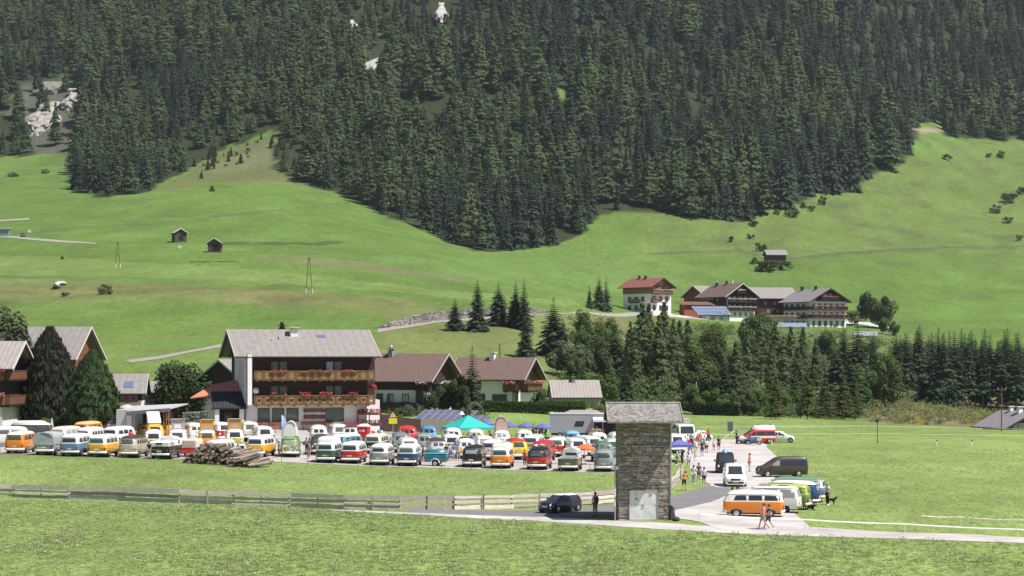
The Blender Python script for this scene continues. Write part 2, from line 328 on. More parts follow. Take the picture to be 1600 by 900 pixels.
ribbon('upper_track', [((-100, 346), (-100, 350)), ((-20, 344.5), (-20, 347)), ((46, 341), (46, 343.5))], dirt, .1)
ribbon('farm_road', [((590, 514), (590, 520)), ((640, 508), (640, 512)), ((700, 500), (700, 503)), ((800, 491), (800, 494)), ((900, 487), (900, 490)), ((1000, 489), (1000, 493))], dirt, .08)
ribbon('farm_yard', [((1000, 487), (1000, 492)), ((1090, 494), (1090, 499)), ((1200, 498), (1200, 503)), ((1330, 501), (1330, 506)), ((1390, 509), (1390, 513))], pale, .09)
# ------------------------------------------------------------------ trees
BARK = mat('bark', (.085, .062, .045), .95, var=.3, scale=4); GBARK = mat('grey_bark', (.20, .18, .16), .95, var=.3, scale=4)
SPR = leafmat('spruce_needles', (.038, .064, .037)); LAR = leafmat('larch_needles', (.100, .146, .060), trans=.35)
SPR2 = leafmat('valley_spruce_needles', (.052, .082, .041)); LAR2 = leafmat('valley_larch_needles', (.115, .150, .064), trans=.35)
PIN = leafmat('stone_pine_needles', (.070, .112, .046)); PIN2 = leafmat('dark_pine_needles', (.058, .066, .040))
BLU = leafmat('blue_spruce_needles', (.075, .105, .10)); LEA = leafmat('broad_leaves', (.095, .150, .042), trans=.35)
LEB = leafmat('dark_broad_leaves', (.070, .108, .036), trans=.3); LEG = leafmat('grey_green_leaves', (.125, .145, .085), trans=.3)
BSH = leafmat('bush_leaves', (.075, .112, .040), trans=.3); DRY = leafmat('dry_bush_twigs', (.20, .165, .125), trans=.1); YEL = leafmat('yellow_green_leaves', (.16, .19, .045), trans=.35)
def trunk_mb(H, r, n=6, lean=0, seed=0):
    g = random.Random(seed); mb = MB(); pts = [(g.uniform(-.01, .01)*H*k/4, g.uniform(-.01, .01)*H*k/4, H*k/4) for k in range(5)]
    mb.loft([[(p[0]+r*(1-.22*k)*math.cos(2*PI*i/n), p[1]+r*(1-.22*k)*math.sin(2*PI*i/n), p[2]-(.4 if k == 0 else 0)) for i in range(n)] for k, p in enumerate(pts)], 0)
    return mb
def spruce_mb(H, Rm, levels, nb, seed, detail=1, base=.1, droop=.35, m=0, power=.72):
    """whorls of drooping boughs with ragged sprays"""
    g = random.Random(seed); mb = MB()
    for k in range(levels):
        t = k/(levels-1); z = H*(base+(1-base)*t**1.05); Rr = Rm*max(.03, (1-t))**power*g.uniform(.72, 1.08)
        n_ = max(4, int(nb*(1-.5*t))); a0 = g.random()*6.28
        for i in range(n_):
            a = a0+2*PI*i/n_+g.uniform(-.25, .25); L = Rr*g.uniform(.7, 1.15); c, s = math.cos(a), math.sin(a)
            dz = -droop*L*g.uniform(.6, 1.2)*(1-.8*t); wd = (.16+.05*Rm/3)*L*g.uniform(.7, 1.2)+.12
            def P(u, v, h): return (c*u*L-s*v, s*u*L+c*v, z+h)
            if detail == 1:
                mid = g.uniform(.45, .65)
                mb.add([P(.08, 0, .1), P(mid, wd, dz*mid-.2*wd), P(1, 0, dz), P(mid, -wd, dz*mid-.2*wd), P(mid*.95, 0, dz*.3+.08*L)], [(0, 1, 4), (1, 2, 4), (2, 3, 4), (3, 0, 4)], m)
            else:
                K = 4
                for q in range(K):
                    u0 = .12+.88*q/K; u1 = .12+.88*(q+1.25)/K; u1 = min(u1, 1.04)
                    h0 = dz*u0**1.4; h1 = dz*u1**1.4+(.05*L if q == K-1 else 0); ww = wd*1.5*(1-.55*u0)*g.uniform(.7, 1.2)
                    up = .10*L*(1-u0)
                    mb.add([P(u0, 0, h0+up), P(u1*.97, ww, h1-.35*ww), P(u1, 0, h1), P(u1*.97, -ww, h1-.35*ww)], [(0, 1, 2), (0, 2, 3)], m)
                    if g.random() < .8: mb.add([P(u0, 0, h0), P((u0+u1)/2, g.uniform(-.3, .3)*ww, (h0+h1)/2-g.uniform(.25, .6)*ww-.12*L*.4), P(u1, 0, h1)], [(0, 1, 2)], m)
    mb.add([(0.10, 0, H*.95), (-.06, .09, H*.95), (-.06, -.09, H*.95), (0, 0, H*1.03)], [(0, 1, 3), (1, 2, 3), (2, 0, 3)], m)
    return mb
def larch_mb(H, Rm, levels, nb, clumps, seed, size=.5, base=.1, m=0, power=.7, asc=.15):
    """airy crown: small needle sprays scattered along thin boughs"""
    g = random.Random(seed); mb = MB()
    for k in range(levels):
        t = k/(levels-1); z = H*(base+(1-base)*t); Rr = Rm*max(.05, (1-t))**power*g.uniform(.6, 1.15)
        for i in range(max(3, int(nb*(1-.4*t)))):
            a = g.random()*6.28; L = Rr*g.uniform(.7, 1.15); c, s = math.cos(a), math.sin(a)
            for q in range(clumps):
                u = (.25+.75*(q+g.random())/clumps); v = g.uniform(-.22, .22)*L; h = asc*u*L-.25*u*u*L+g.uniform(-.3, .3)
                C = Vector((c*u*L-s*v, s*u*L+c*v, z+h)); sz = size*g.uniform(.6, 1.3)*(1-.4*t)
                nn = (Vector((c, s, .55))+Vector((g.uniform(-.6, .6), g.uniform(-.6, .6), g.uniform(-.5, .5)))).normalized(); d1 = nn.cross(Vector((g.uniform(-1, 1), g.uniform(-1, 1), g.uniform(-1, 1)))).normalized(); d2 = nn.cross(d1)*sz*.8; d1 = d1*sz
                mb.add([C-d1, C+d2, C+d1, C-d2*.6], [(0, 1, 2), (0, 2, 3)], m)
    return mb
def leaf_mb(H, Rx, base, n, seed, lobes=14, size=.45, m=0, flat=1.):
    """broad crown of leaf sprays gathered in lobes"""
    g = random.Random(seed); mb = MB(); hz = (H-base)/2; cz = base+hz; L = []
    for _ in range(lobes):
        while True:
            q = Vector((g.uniform(-1, 1), g.uniform(-1, 1), g.uniform(-1, 1)))
            if .3 < q.length < .85: break
        L.append((Vector((q.x*Rx, q.y*Rx, cz+q.z*hz*flat)), g.uniform(.28, .5)))
    for _ in range(n):
        c, r = g.choice(L)
        while True:
            q = Vector((g.uniform(-1, 1), g.uniform(-1, 1), g.uniform(-1, 1)))
            if .15 < q.length < 1: break
        q = q.normalized()*q.length**.5
        C = c+Vector((q.x*Rx*r, q.y*Rx*r, q.z*hz*r)); nrm = (q.normalized()+Vector((g.uniform(-.7, .7), g.uniform(-.7, .7), g.uniform(-.3, .9)))).normalized()
        a = nrm.orthogonal().normalized(); b = nrm.cross(a); th = g.random()*6.28; a, b = a*math.cos(th)+b*math.sin(th), b*math.cos(th)-a*math.sin(th); sz = size*g.uniform(.55, 1.25)
        mb.add([C-a*sz, C+b*sz*.55, C+a*sz, C-b*sz*.55], [(0, 1, 2, 3)], m)
    return mb
def tuft_pine_mb(H, Rx, base, n, seed, size=.5, m=0):
    """dense egg-shaped crown of upward needle tufts"""
    g = random.Random(seed); mb = MB()
    for k in range(n):
        t = g.random()**.85; z = base+(H-base)*t; prof = max(.05, 1-((t-.2)/.8)**2)**.72 if t > .2 else .72+.28*math.sin(t/.2*PI/2)
        a = g.random()*6.28; lump = 1+.10*math.sin(7*a+1.3*math.sin(z*2.2))+.07*math.sin(13*a-z*3.1)+.05*math.sin(z*6+3*a); rr = Rx*prof*lump*math.sqrt(g.uniform(.45, 1.0))
        C = Vector((rr*math.cos(a), rr*math.sin(a), z)); out = Vector((math.cos(a)*.75, math.sin(a)*.75, .75)).normalized(); s = size*g.uniform(.6, 1.2)
        for q in range(3):
            nn = (out+Vector((g.uniform(-.6, .6), g.uniform(-.6, .6), g.uniform(-.5, .3)))).normalized(); sd = nn.cross(Vector((0, 0, 1))).normalized(); d = (nn.cross(sd)*-1+nn*.5+Vector((g.uniform(-.4, .4), g.uniform(-.4, .4), 0))).normalized(); d.z = abs(d.z); sd = sd*s*.38
            mb.add([C-sd, C+sd, C+d*s*1.3], [(0, 1, 2)], m)
    return mb
PROTO = {}
def proto(kind):
    """shared crown and trunk meshes: [(crown mesh, trunk mesh, height, needles, bark)]"""
    if kind in PROTO: return PROTO[kind]
    L = []
    def add(c, tr, H, cm, bm): L.append((c.mesh('crown'), tr.mesh('trunk'), H, cm, bm))
    if kind == 'spruce':
        for s in range(5): add(spruce_mb(16, [4.6, 3.8, 5.0, 4.2, 3.5][s], [30, 34, 30, 32, 30][s], 13, 100+s, 2, base=[.03, .05, .02, .06, .04][s], droop=.62), trunk_mb(15.5, .22, seed=s), 16, SPR2, BARK)
    if kind == 'tallspruce':
        for s in range(5): add(spruce_mb(22, [3.7, 3.2, 4.0, 3.1, 3.4][s], 34, 12, 200+s, 2, base=[.2, .3, .14, .24, .34][s], power=.6, droop=.6), trunk_mb(21.5, .26, seed=s), 22, SPR2, GBARK)
    if kind == 'larch':
        for s in range(5): add(larch_mb(22, [5.4, 4.6, 5.9, 5.0, 4.4][s], 40, 11, 13, 300+s, .42, base=[.06, .12, .05, .1, .15][s]), trunk_mb(21, .25, seed=s), 22, LAR2, BARK)
    if kind == 'bluespruce': add(spruce_mb(14, 2.8, 28, 13, 401, 2, base=.04), trunk_mb(13.5, .2), 14, BLU, BARK)
    if kind == 'leaf':
        for s in range(5): add(leaf_mb(9, [3.2, 2.7, 3.6, 3.0, 2.6][s], [.5, 1.2, .4, .9, .6][s], 4600, 500+s, 18, .30), trunk_mb(6, .16, seed=s), 9, LEA, GBARK)
    if kind == 'bush':
        for s in range(4): add(leaf_mb(2.2, 1.4, -.1, 700, 600+s, 9, .17), trunk_mb(1.2, .05, 4), 2.2, BSH, BARK)
    PROTO[kind] = L; return L
def tree(name, kind, i, loc, h, label, cat='tree', group=None, cm=None, wide=1., rz=None, bm=None):
    L = proto(kind); c, t, H, m1, m2 = L[i % len(L)]; s = h/H
    e = thing(name, label, cat, loc, rnd.random()*6.28 if rz is None else rz, group)
    link('trunk', t, bm or m2, e, scale=(s, s, s)); link('crown', c, cm or m1, e, scale=(s*wide, s*wide, s)); return e

# --- forest on the mountainside: the 300 largest of each kind are trees of their own, the rest two instanced masses
FM = []
def far_proto():
    V = {'spruce': [], 'larch': []}
    for s in range(5):
        mb = spruce_mb(24, [4.6, 3.6, 5.2, 4.2, 3.2][s], 25, 12, 700+s, 1, base=.06, droop=1.0, power=.8); mb.cyl((0, 0, -1.5), (0, 0, 20), .28, .05, 5, 1); V['spruce'].append(mb.mesh('spruce_tree'))
    for s in range(5):
        mb = larch_mb([23, 24, 18, 20, 25][s], [5.6, 4.6, 6.4, 6.6, 4.4][s], 26, 10, 11, 800+s, .75, base=.12, power=[.62, .7, .45, .5, .75][s]); mb.cyl((0, 0, -1.5), (0, 0, 19), .28, .05, 5, 1); V['larch'].append(mb.mesh('larch_tree'))
    return V
FV = far_proto()
for m_ in FV['spruce']: m_.materials.append(SPR); m_.materials.append(BARK)
for m_ in FV['larch']: m_.materials.append(LAR); m_.materials.append(BARK)
pts = []
sp = 8.7
for yy in np.arange(740, 1800, sp):
    n_ = int(yy*(1900+160)/F/sp)+1
    x0 = -(800+130)/F*yy
    xs = x0+np.arange(n_)*sp+nrs.uniform(-5.2, 5.2, n_); ys = yy+nrs.uniform(-5.2, 5.2, n_)
    zz = gz(xs, ys); px = 800+xs/ys*F; py = HZ-zz/ys*F
    e = forest_edge(px)
    top = HZ-(zz+24)/ys*F
    dens = np.ones(n_)*.93
    ok = (py < e) & (py > -160)
    def thin(poly, k):
        global dens_
        dens_[inpoly(poly, px, py)] = k
    dens_ = dens
    thin([(15, 150), (35, 130), (80, 118), (112, 108), (125, 160), (118, 245), (15, 245)], .11)
    thin([(0, 205), (60, 205), (60, 245), (0, 245)], .3)
    thin([(545, 150), (566, 112), (594, 62), (620, 66), (608, 122), (572, 156)], .03)
    thin([(526, 20), (570, 20), (562, 68), (526, 70)], .1)
    thin([(676, -30), (698, -30), (702, 62), (676, 64)], .03)
    thin([(864, 132), (892, 130), (897, 172), (868, 176)], .0)
    thin([(290, 262), (395, 205), (440, 196), (440, 215), (380, 235), (320, 262)], .25)
    thin([(400, 205), (436, 195), (470, 255), (440, 250)], .2)
    # rows of thinner growth where rock shows through
    gap = vnoise(xs/22, ys/22, 31) > .36
    ok &= (nrs.random_sample(n_) < dens_) & ~gap
    for a, b, z_, q, r in zip(xs[ok], ys[ok], zz[ok], px[ok], py[ok]): pts.append((a, b, z_, q, r))
pts = np.array(pts)
ln = vnoise(pts[:, 0]/55, pts[:, 1]/55, 41)+.55*vnoise(pts[:, 0]/18, pts[:, 1]/18, 42)
is_l = ln+nrs.uniform(-.16, .16, len(pts)) > np.where(pts[:, 3] < 560, -.10, .10)
hs = np.where(is_l, 23, 22.5)*nrs.uniform(.55, 1.3, len(pts))*(.9+.5*vnoise(pts[:, 0]/60, pts[:, 1]/60, 43))
hs *= np.interp(pts[:, 3], [0, 110, 400, 700, 1000, 1300, 1600], [.92, .92, .98, 1.02, 1.08, 1.15, 1.05])
young = (pts[:, 3] < 470) & (pts[:, 4] > 190) & (pts[:, 3] > 250); hs[young] *= .72
hs *= np.where((pts[:, 4] > forest_edge(pts[:, 3])-70) & (pts[:, 3] > 940) & (pts[:, 3] < 1400), 1.22, 1.)
size = hs/pts[:, 1]
inview = (pts[:, 3] > -5) & (pts[:, 3] < 1605) & (pts[:, 4] > 15)
def gn_scatter(name, P, protos, mats_label, cat, label, rots, scls, idx):
    """one object: instances of the given meshes on points"""
    me = bpy.data.meshes.new(name); me.vertices.add(len(P)); me.vertices.foreach_set('co', np.asarray(P, np.float32).ravel())
    a = me.attributes.new('rot', 'FLOAT_VECTOR', 'POINT'); a.data.foreach_set('vector', np.asarray(rots, np.float32).ravel())
    a = me.attributes.new('scl', 'FLOAT_VECTOR', 'POINT'); a.data.foreach_set('vector', np.asarray(scls, np.float32).ravel())
    a = me.attributes.new('idx', 'INT', 'POINT'); a.data.foreach_set('value', np.asarray(idx, np.int32))
    o = bpy.data.objects.new(name, me); COL.objects.link(o)
    ng = bpy.data.node_groups.new(name, 'GeometryNodeTree'); ng.interface.new_socket('Geometry', in_out='INPUT', socket_type='NodeSocketGeometry'); ng.interface.new_socket('Geometry', in_out='OUTPUT', socket_type='NodeSocketGeometry')
    N = ng.nodes; Lk = ng.links; gi = N.new('NodeGroupInput'); go = N.new('NodeGroupOutput'); jn = N.new('GeometryNodeJoinGeometry')
    def attr(nm, tp):
        q = N.new('GeometryNodeInputNamedAttribute'); q.data_type = tp; q.inputs['Name'].default_value = nm; return q.outputs['Attribute']
    ro = attr('rot', 'FLOAT_VECTOR'); sc_ = attr('scl', 'FLOAT_VECTOR'); ix = attr('idx', 'INT')
    for k, po in enumerate(protos):
        cmp = N.new('FunctionNodeCompare'); cmp.data_type = 'INT'; cmp.operation = 'EQUAL'; Lk.new(ix, cmp.inputs[2]); cmp.inputs[3].default_value = k
        oi = N.new('GeometryNodeObjectInfo'); oi.inputs['Object'].default_value = po; oi.inputs['As Instance'].default_value = True; oi.transform_space = 'ORIGINAL'
        ip = N.new('GeometryNodeInstanceOnPoints'); Lk.new(gi.outputs[0], ip.inputs['Points']); Lk.new(cmp.outputs[0], ip.inputs['Selection'])
        Lk.new(oi.outputs['Geometry'], ip.inputs['Instance']); Lk.new(ro, ip.inputs['Rotation']); Lk.new(sc_, ip.inputs['Scale']); Lk.new(ip.outputs[0], jn.inputs[0])
    Lk.new(jn.outputs[0], go.inputs[0])
    md = o.modifiers.new('scatter', 'NODES'); md.node_group = ng
    tag(o, label, cat, kind='stuff'); return o
LB = {'spruce': ('dark narrow spruce in the forest on the steep mountainside', 'spruces of the mountain forest'), 'larch': ('lighter feathery larch in the forest on the steep mountainside', 'larches of the mountain forest')}
for kind, sel in (('spruce', ~is_l), ('larch', is_l)):
    ids = np.nonzero(sel)[0]; vis = ids[inview[ids]]; big = set(vis[np.argsort(-size[vis])][:300].tolist()); firsts = [None]*5
    for j, i in enumerate(sorted(big)):
        v = j % 5; o = link('forest_'+kind, FV[kind][v], None, None, tuple(pts[i, :3]), rnd.random()*6.28)
        s = hs[i]/23; o.scale = (s*rnd.uniform(1.05, 1.45),)*2+(s,); tag(o, LB[kind][0], 'tree', LB[kind][1])
        if firsts[v] is None: firsts[v] = o
    rest = np.array([i for i in ids if i not in big]); k = len(rest)
    s = hs[rest]/23; sx = s*nrs.uniform(1.05, 1.45, k)
    gn_scatter(kind+'_forest', pts[rest, :3], firsts, None, 'forest', 'mass of %s climbing the mountainside out of the picture' % ('dark spruces' if kind == 'spruce' else 'pale green larches'), np.stack([nrs.uniform(-.04, .04, k), nrs.uniform(-.04, .04, k), nrs.uniform(0, 6.28, k)], 1), np.stack([sx, sx, s], 1), nrs.randint(0, 5, k))
print('forest', len(pts), is_l.sum())
# --- rock that shows among the forest trees
ROCK = mat('pale_rock', (.38, .365, .35), .95, var=.5, scale=.35, bump=.8, bscale=.6, stretch=(1, 1, .4))
def rock_face(px, py, wpx, hpx, label, seed, m=ROCK, tilt=0, name='rock_outcrop'):
    g = random.Random(seed); o = at(px, py+hpx/2); s = F/o.y; W = wpx/s; H = hpx/s; mb = MB(); nx, nz = max(6, int(W/1.6)), max(6, int(H/1.6)); G = []
    slope = 1.35
    for k in range(nz+1):
        for i in range(nx+1):
            u = i/nx*2-1; v = k/nz; e = (1-u*u)*math.sin(PI*min(1, v*.9+.1))
            x = u*W/2*(.5+.5*math.sin(PI*(.15+.8*v)))*(1+.35*math.sin(v*9+seed))+tilt*(v-.5)*W+g.uniform(-.5, .5); z = v*H; y = z*slope*.95-e*3.0-g.uniform(0, 3.2)*min(1, e*2)+3.0*(1-e)
            G.append((x, y, z))
    mb.add(G, [(k*(nx+1)+i, k*(nx+1)+i+1, (k+1)*(nx+1)+i+1, (k+1)*(nx+1)+i) for k in range(nz) for i in range(nx)], 0)
    return tag(mb.build(name, m, loc=o), label, 'rock')
BROCK = mat('stained_rock', (.30, .28, .26), .95, var=.5, scale=.3, bump=.8, bscale=.5, stretch=(1, 1, .4))
rock_face(592, 106, 62, 62, 'long pale rock slip in the middle of the forest', 1, tilt=.35)
rock_face(543, 38, 24, 30, 'small pale crag at the top of the forest left of the rock slip', 2)
rock_face(687, 18, 18, 56, 'narrow pale gully at the top edge of the forest', 3)
rock_face(56, 180, 52, 66, 'grey cliff in the clearing at the far left of the forest', 4, BROCK)
rock_face(106, 152, 32, 46, 'brown scree slope right of the grey cliff', 5, BROCK)
rock_face(80, 135, 60, 26, 'tan rubble slope above the grey cliff', 6, mat('tan_scree', (.19, .175, .145), .95, var=.35, scale=.4, bump=.8, bscale=.8))
rock_face(90, 444, 17, 12, 'white boulder outcrop on the meadow bank at left', 7)
def low_thing(px, py, wpx, hpx, label, m, seed, cat='bush', name='bush', i=0, n=None):
    o = at(px, py); s = F/o.y; c, t, H, m1, m2 = proto('bush')[i % 4]
    e = thing(name, label, cat, o, seed, None); k = wpx/s/2.9
    link('trunk', t, BARK, e, scale=(k, k, hpx/s/2.2)); link('crown', c, m, e, scale=(k, k, hpx/s/2.2)); return e
low_thing(166, 460, 28, 16, 'round dark bush alone on the meadow bank', BSH, 1)
low_thing(332, 299, 12, 9, 'small dark bush alone on the upper meadow', BSH, 2)
low_thing(97, 402+3, 7, 5, 'tiny shrub by the far left meadow track', BSH, 3)
for k, (a, b, c, d, lab) in enumerate([(1286, 320, 16, 14, 'light bush lowest on the right corner of the forest'), (1268, 330, 14, 10, 'low bush under the right corner of the forest'), (1243, 340, 20, 11, 'wide bush at the foot of the right forest corner'), (1230, 338, 12, 12, 'dark bush at the foot of the right forest corner'), (1213, 335, 13, 9, 'bush just right of the big larches at the forest foot'), (1178, 354, 20, 11, 'dark round bush in front of the big larches'), (1142, 378, 12, 9, 'small dark bush left below the forest foot'), (1173, 373, 13, 9, 'small rough bush above the hay barn'), (1256, 325, 16, 9, 'bush between the larches and the right slope'), (1291, 305, 14, 14, 'pale bush tucked against the right forest edge'), (1480, 250, 18, 9, 'brown bush alone high on the right pasture'), (1545, 246, 12, 8, 'left of two bushes high on the right pasture'), (1564, 247, 16, 12, 'right of two bushes high on the right pasture'), (1577, 317, 26, 18, 'big dark bush near the right edge of the pasture'), (1597, 304, 20, 12, 'dark bush cut by the right edge of the picture')]):
    low_thing(a, b, c, d, lab, BSH, k, i=k)
for k, (a, b, c, d, lab) in enumerate([(1557, 333, 22, 14, 'grey brushwood heap beside the big dark bush'), (1576, 348, 20, 11, 'grey brushwood heap lowest on the right pasture'), (1594, 376, 18, 9, 'grey brushwood heap by the right pasture fence'), (18, 276, 24, 8, 'left of two brown brushwood heaps on the far left meadow'), (70, 271, 16, 7, 'right of two brown brushwood heaps on the far left meadow'), (102, 463, 18, 8, 'dry tussock below the white boulder')]):
    low_thing(a, b, c, d, lab, DRY, k, 'brushwood', 'brushwood_heap', i=k)
SP = []
for k in range(46):      # young trees and shrubs over the open spur
    px_ = 300+rnd.random()*175; py_ = np.interp(px_, [300, 440, 475], [278, 232, 272])+rnd.uniform(-26, 10)
    if py_ < forest_edge(px_)-2 and px_ < 425: py_ += 18
    SP.append((px_, py_, rnd.random() < .45))
def nth(n): return ['first', 'second', 'third', 'fourth', 'fifth', 'sixth', 'seventh', 'eighth', 'ninth', 'tenth', 'eleventh', 'twelfth', 'thirteenth', 'fourteenth', 'fifteenth', 'sixteenth', 'seventeenth', 'eighteenth', 'nineteenth', 'twentieth'][n] if n < 20 else 'twenty-'+nth(n-20) if n < 29 else 'thirtieth' if n == 29 else 'thirty-'+nth(n-30)
for sp_, nm in ((True, 'young spruce'), (False, 'low shrub')):
    for k, (px_, py_, _) in enumerate(sorted(q for q in SP if q[2] == sp_)):
        lab = '%s, %s of its kind from the left on the scrubby spur' % (nm, nth(k))
        if sp_: tree('young_spruce', 'spruce', k, at(px_, py_), rnd.uniform(3, 8), lab, group='young spruces on the spur')
        else: tree('shrub', 'bush', k, at(px_, py_), rnd.uniform(1.2, 2.4), lab, 'shrub', 'shrubs on the spur')
# ------------------------------------------------------------------ trees of the valley: (column, base row, height in photo pixels)
def vt(name, kind, px, py, hpx, label, i=0, d=None, cm=None, wide=1., group=None, cat='tree', bm=None):
    o = pd(px, d) if d else at(px, py); s = F/o.y
    return tree(name, kind, i, o, hpx/s, label, cat, group, cm, wide, bm=bm)
for k, (a, b, h, w_, lab) in enumerate([
 (711, 516, 50, 1.35, 'short bushy spruce, leftmost of the row along the stone wall'), (746, 517, 80, 1.15, 'tall pointed spruce, second from left in the row along the stone wall'), (779, 508, 66, 1.2, 'spruce with open top, third from left along the stone wall'),
 (806, 512, 72, 1.0, 'narrow spruce at the right end of the stone wall, left of a pair'), (819, 516, 80, 1.05, 'tall narrow spruce at the right end of the stone wall, right of a pair'), (800, 505, 40, 1.2, 'small dark spruce squeezed between its taller neighbours along the wall'),
 (821, 560, 70, 1.25, 'spruce on the slope below the end of the stone wall'), (865, 560, 94, 1.2, 'broad tall spruce alone in the middle of the slope'), (880, 556, 60, 1.2, 'shorter spruce behind the broad one on the slope'),
 (921, 482, 38, .9, 'slim spruce left of the blue spruce by the red roofed house'), (936, 484, 52, 1.1, 'dark spruce beside the blue spruce by the red roofed house')]):
    vt('spruce_tree', 'spruce', a, b, h, lab, k, wide=w_)
vt('blue_spruce', 'bluespruce', 947, 485, 54, 'bluish spruce by the red roofed house', wide=1.15)
vt('spruce_tree', 'spruce', 738, 648, 112, 'slender dark spruce between the two brown roofed houses', 4, d=302, wide=1.05)
vt('spruce_tree', 'spruce', 746, 590, 58, 'narrow spruce behind the roof of the right brown house', 4, d=352, wide=1.0)
vt('spruce_tree', 'spruce', 758, 590, 46, 'thin scraggy spruce behind the white chimney', 1, d=352, wide=.8)
for k, (a, b, h, lab) in enumerate([(697, 640, 58, 'left of three olive bushy pines in front of the brown house'), (713, 644, 66, 'middle of three olive bushy pines in front of the brown house'), (672, 642, 40, 'small olive bushy pine near the garden wall'), (727, 646, 52, 'right of three olive bushy pines beside the slender spruce')]):
    vt('garden_pine', 'leaf', a, b, h, lab, k, d=304-k, cm=leafmat('olive_needles', (.062, .082, .030)), wide=.85)
# wooded bank under the farms
L_ = []
big = [  # px, base, height, kind, width
 (1004, 622, 146, 'larch', 1.15), (1030, 625, 130, 'larch', 1.1), (1052, 622, 122, 'larch', 1.0), (1075, 620, 118, 'larch', 1.0), (985, 612, 108, 'larch', .9), (962, 600, 92, 'spruce', 1.1), (978, 630, 62, 'spruce', 1.2), (950, 634, 76, 'spruce', 1.2), (1020, 600, 96, 'larch', 1.1),
 (1150, 640, 104, 'larch', 1.2), (1168, 628, 100, 'larch', 1.2), (1224, 632, 104, 'larch', 1.15), (1246, 636, 92, 'larch', 1.2), (1275, 622, 92, 'larch', 1.1), (1115, 600, 62, 'leafd', 1.0), (1130, 636, 92, 'spruce', 1.4), (1038, 612, 138, 'larch', 1.1), (1014, 606, 130, 'larch', 1.05), (992, 625, 112, 'larch', 1.0), (1062, 610, 108, 'larch', 1.1), (1085, 628, 84, 'leafm', 1.1), (1100, 636, 70, 'leafd', 1.1), (1188, 606, 108, 'larch', 1.0), (1212, 615, 112, 'larch', 1.15), (1236, 618, 106, 'larch', 1.2), (1255, 600, 88, 'larch', 1.0), (1206, 640, 100, 'larch', .9),
 (1212, 655, 66, 'larchy', 1.4), (1262, 655, 72, 'larchy', 1.5), (1290, 655, 62, 'larchy', 1.5), (1318, 656, 68, 'larchy', 1.6), (1336, 656, 64, 'larchy', 1.4),
 (1318, 600, 92, 'spruce', 1.15), (1340, 610, 106, 'spruce', 1.25), (1306, 620, 84, 'spruce', 1.3), (1330, 642, 80, 'spruce', 1.5), (1365, 630, 110, 'tallspruce', 1.05), (1352, 640, 70, 'leafm', .9), (1382, 640, 96, 'leafm', .8), (1400, 632, 112, 'tallspruce', 1.1), (1418, 630, 108, 'tallspruce', 1.0)]
names = {'larch': ('larch_tree', 'larch', None), 'larchy': ('young_larch', 'larch', leafmat('young_larch_needles', (.092, .112, .036), trans=.3)), 'spruce': ('spruce_tree', 'spruce', None), 'tallspruce': ('spruce_tree', 'tallspruce', None), 'leafd': ('broadleaf_tree', 'leaf', LEB), 'leafm': ('broadleaf_tree', 'leaf', LEA), 'leafg': ('broadleaf_tree', 'leaf', LEG)}
LBL = {'larch': 'tall feathery larch on the wooded bank below the farmhouses', 'larchy': 'young pale larch at the meadow edge below the wooded bank', 'spruce': 'dark spruce on the wooded bank below the farmhouses', 'tallspruce': 'bare-stemmed spruce in the stand at the right meadow end', 'leafd': 'dark leafy tree on the wooded bank below the farmhouses', 'leafm': 'green leafy tree on the wooded bank below the farmhouses', 'leafg': 'grey-green willow on the slope below the red roofed house'}
GRP0 = {k: v.split(' on ')[0].split(' at ')[0].split(' in ')[0]+'s of the bank' for k, v in LBL.items()}
GRP = {k: v.replace('larchs', 'larches') for k, v in GRP0.items()}
for k in range(26):
    px_ = 1432+k*8.2+rnd.uniform(-3, 3); big.append((px_, 630+rnd.uniform(-4, 10)+min(8, k*.4), rnd.uniform(92, 120), 'tallspruce', rnd.uniform(1.0, 1.3)))
for k in range(26):
    px_ = 1405+k*8.6+rnd.uniform(-4, 4); big.append((px_, 610+rnd.uniform(-4, 6), rnd.uniform(76, 100), 'tallspruce', 1.25))
for k in range(15):
    big.append((1085+rnd.random()*340, rnd.uniform(545, 600), rnd.uniform(30, 66), rnd.choice(['leafm', 'leafm', 'leafm', 'larch']), 1.2))
for k in range(9):
    big.append((1086+k*27+rnd.uniform(-6, 6), rnd.uniform(638, 650), rnd.uniform(24, 46), 'leafm', 1.25))
for k in range(14):
    big.append((905+rnd.random()*90, rnd.uniform(540, 640), rnd.uniform(34, 60), rnd.choice(['leafm', 'leafd', 'leafm']), 1.0))
big += [(884, 590, 62, 'leafg', 1.3), (905, 592, 54, 'leafg', 1.2), (928, 560, 56, 'leafm', 1.1), (910, 530, 44, 'leafm', 1.0), (940, 600, 66, 'leafd', 1.0), (896, 605, 46, 'leafd', 1.1)]
def region(a): return 'below the red roofed house' if a < 1060 else 'below the middle farmhouse' if a < 1185 else 'below the long barn' if a < 1235 else 'below the biggest farmhouse' if a < 1340 else 'right of the terrace end'
SHORT = {'larch': 'tall feathery larch', 'larchy': 'young pale larch', 'spruce': 'dark spruce', 'tallspruce': 'bare-stemmed spruce', 'leafd': 'dark leafy tree', 'leafm': 'green leafy tree', 'leafg': 'grey-green willow'}
SEEN_ = {}
for k, (a, b, h, kd, w_) in enumerate(sorted(big)):
    nm, pk, cm = names[kd]; row = ' in the %s row' % ('front' if b > 625 else 'back') if kd == 'tallspruce' else ''; key = (kd, region(a), row); SEEN_[key] = SEEN_.get(key, 0)+1
    lab = '%s, %s from the left%s %s' % (SHORT[kd], nth(SEEN_[key]-1), row, region(a))
    vt(nm, pk, a, b, h, lab, k, cm=cm, wide=w_, group=GRP[kd])
vt('bare_birch', 'leaf', 1283, 606, 54, 'thin birch with a white stem among the dark conifers', 1, cm=LEG, wide=.8, bm=mat('white_bark', (.6, .58, .54), .8))
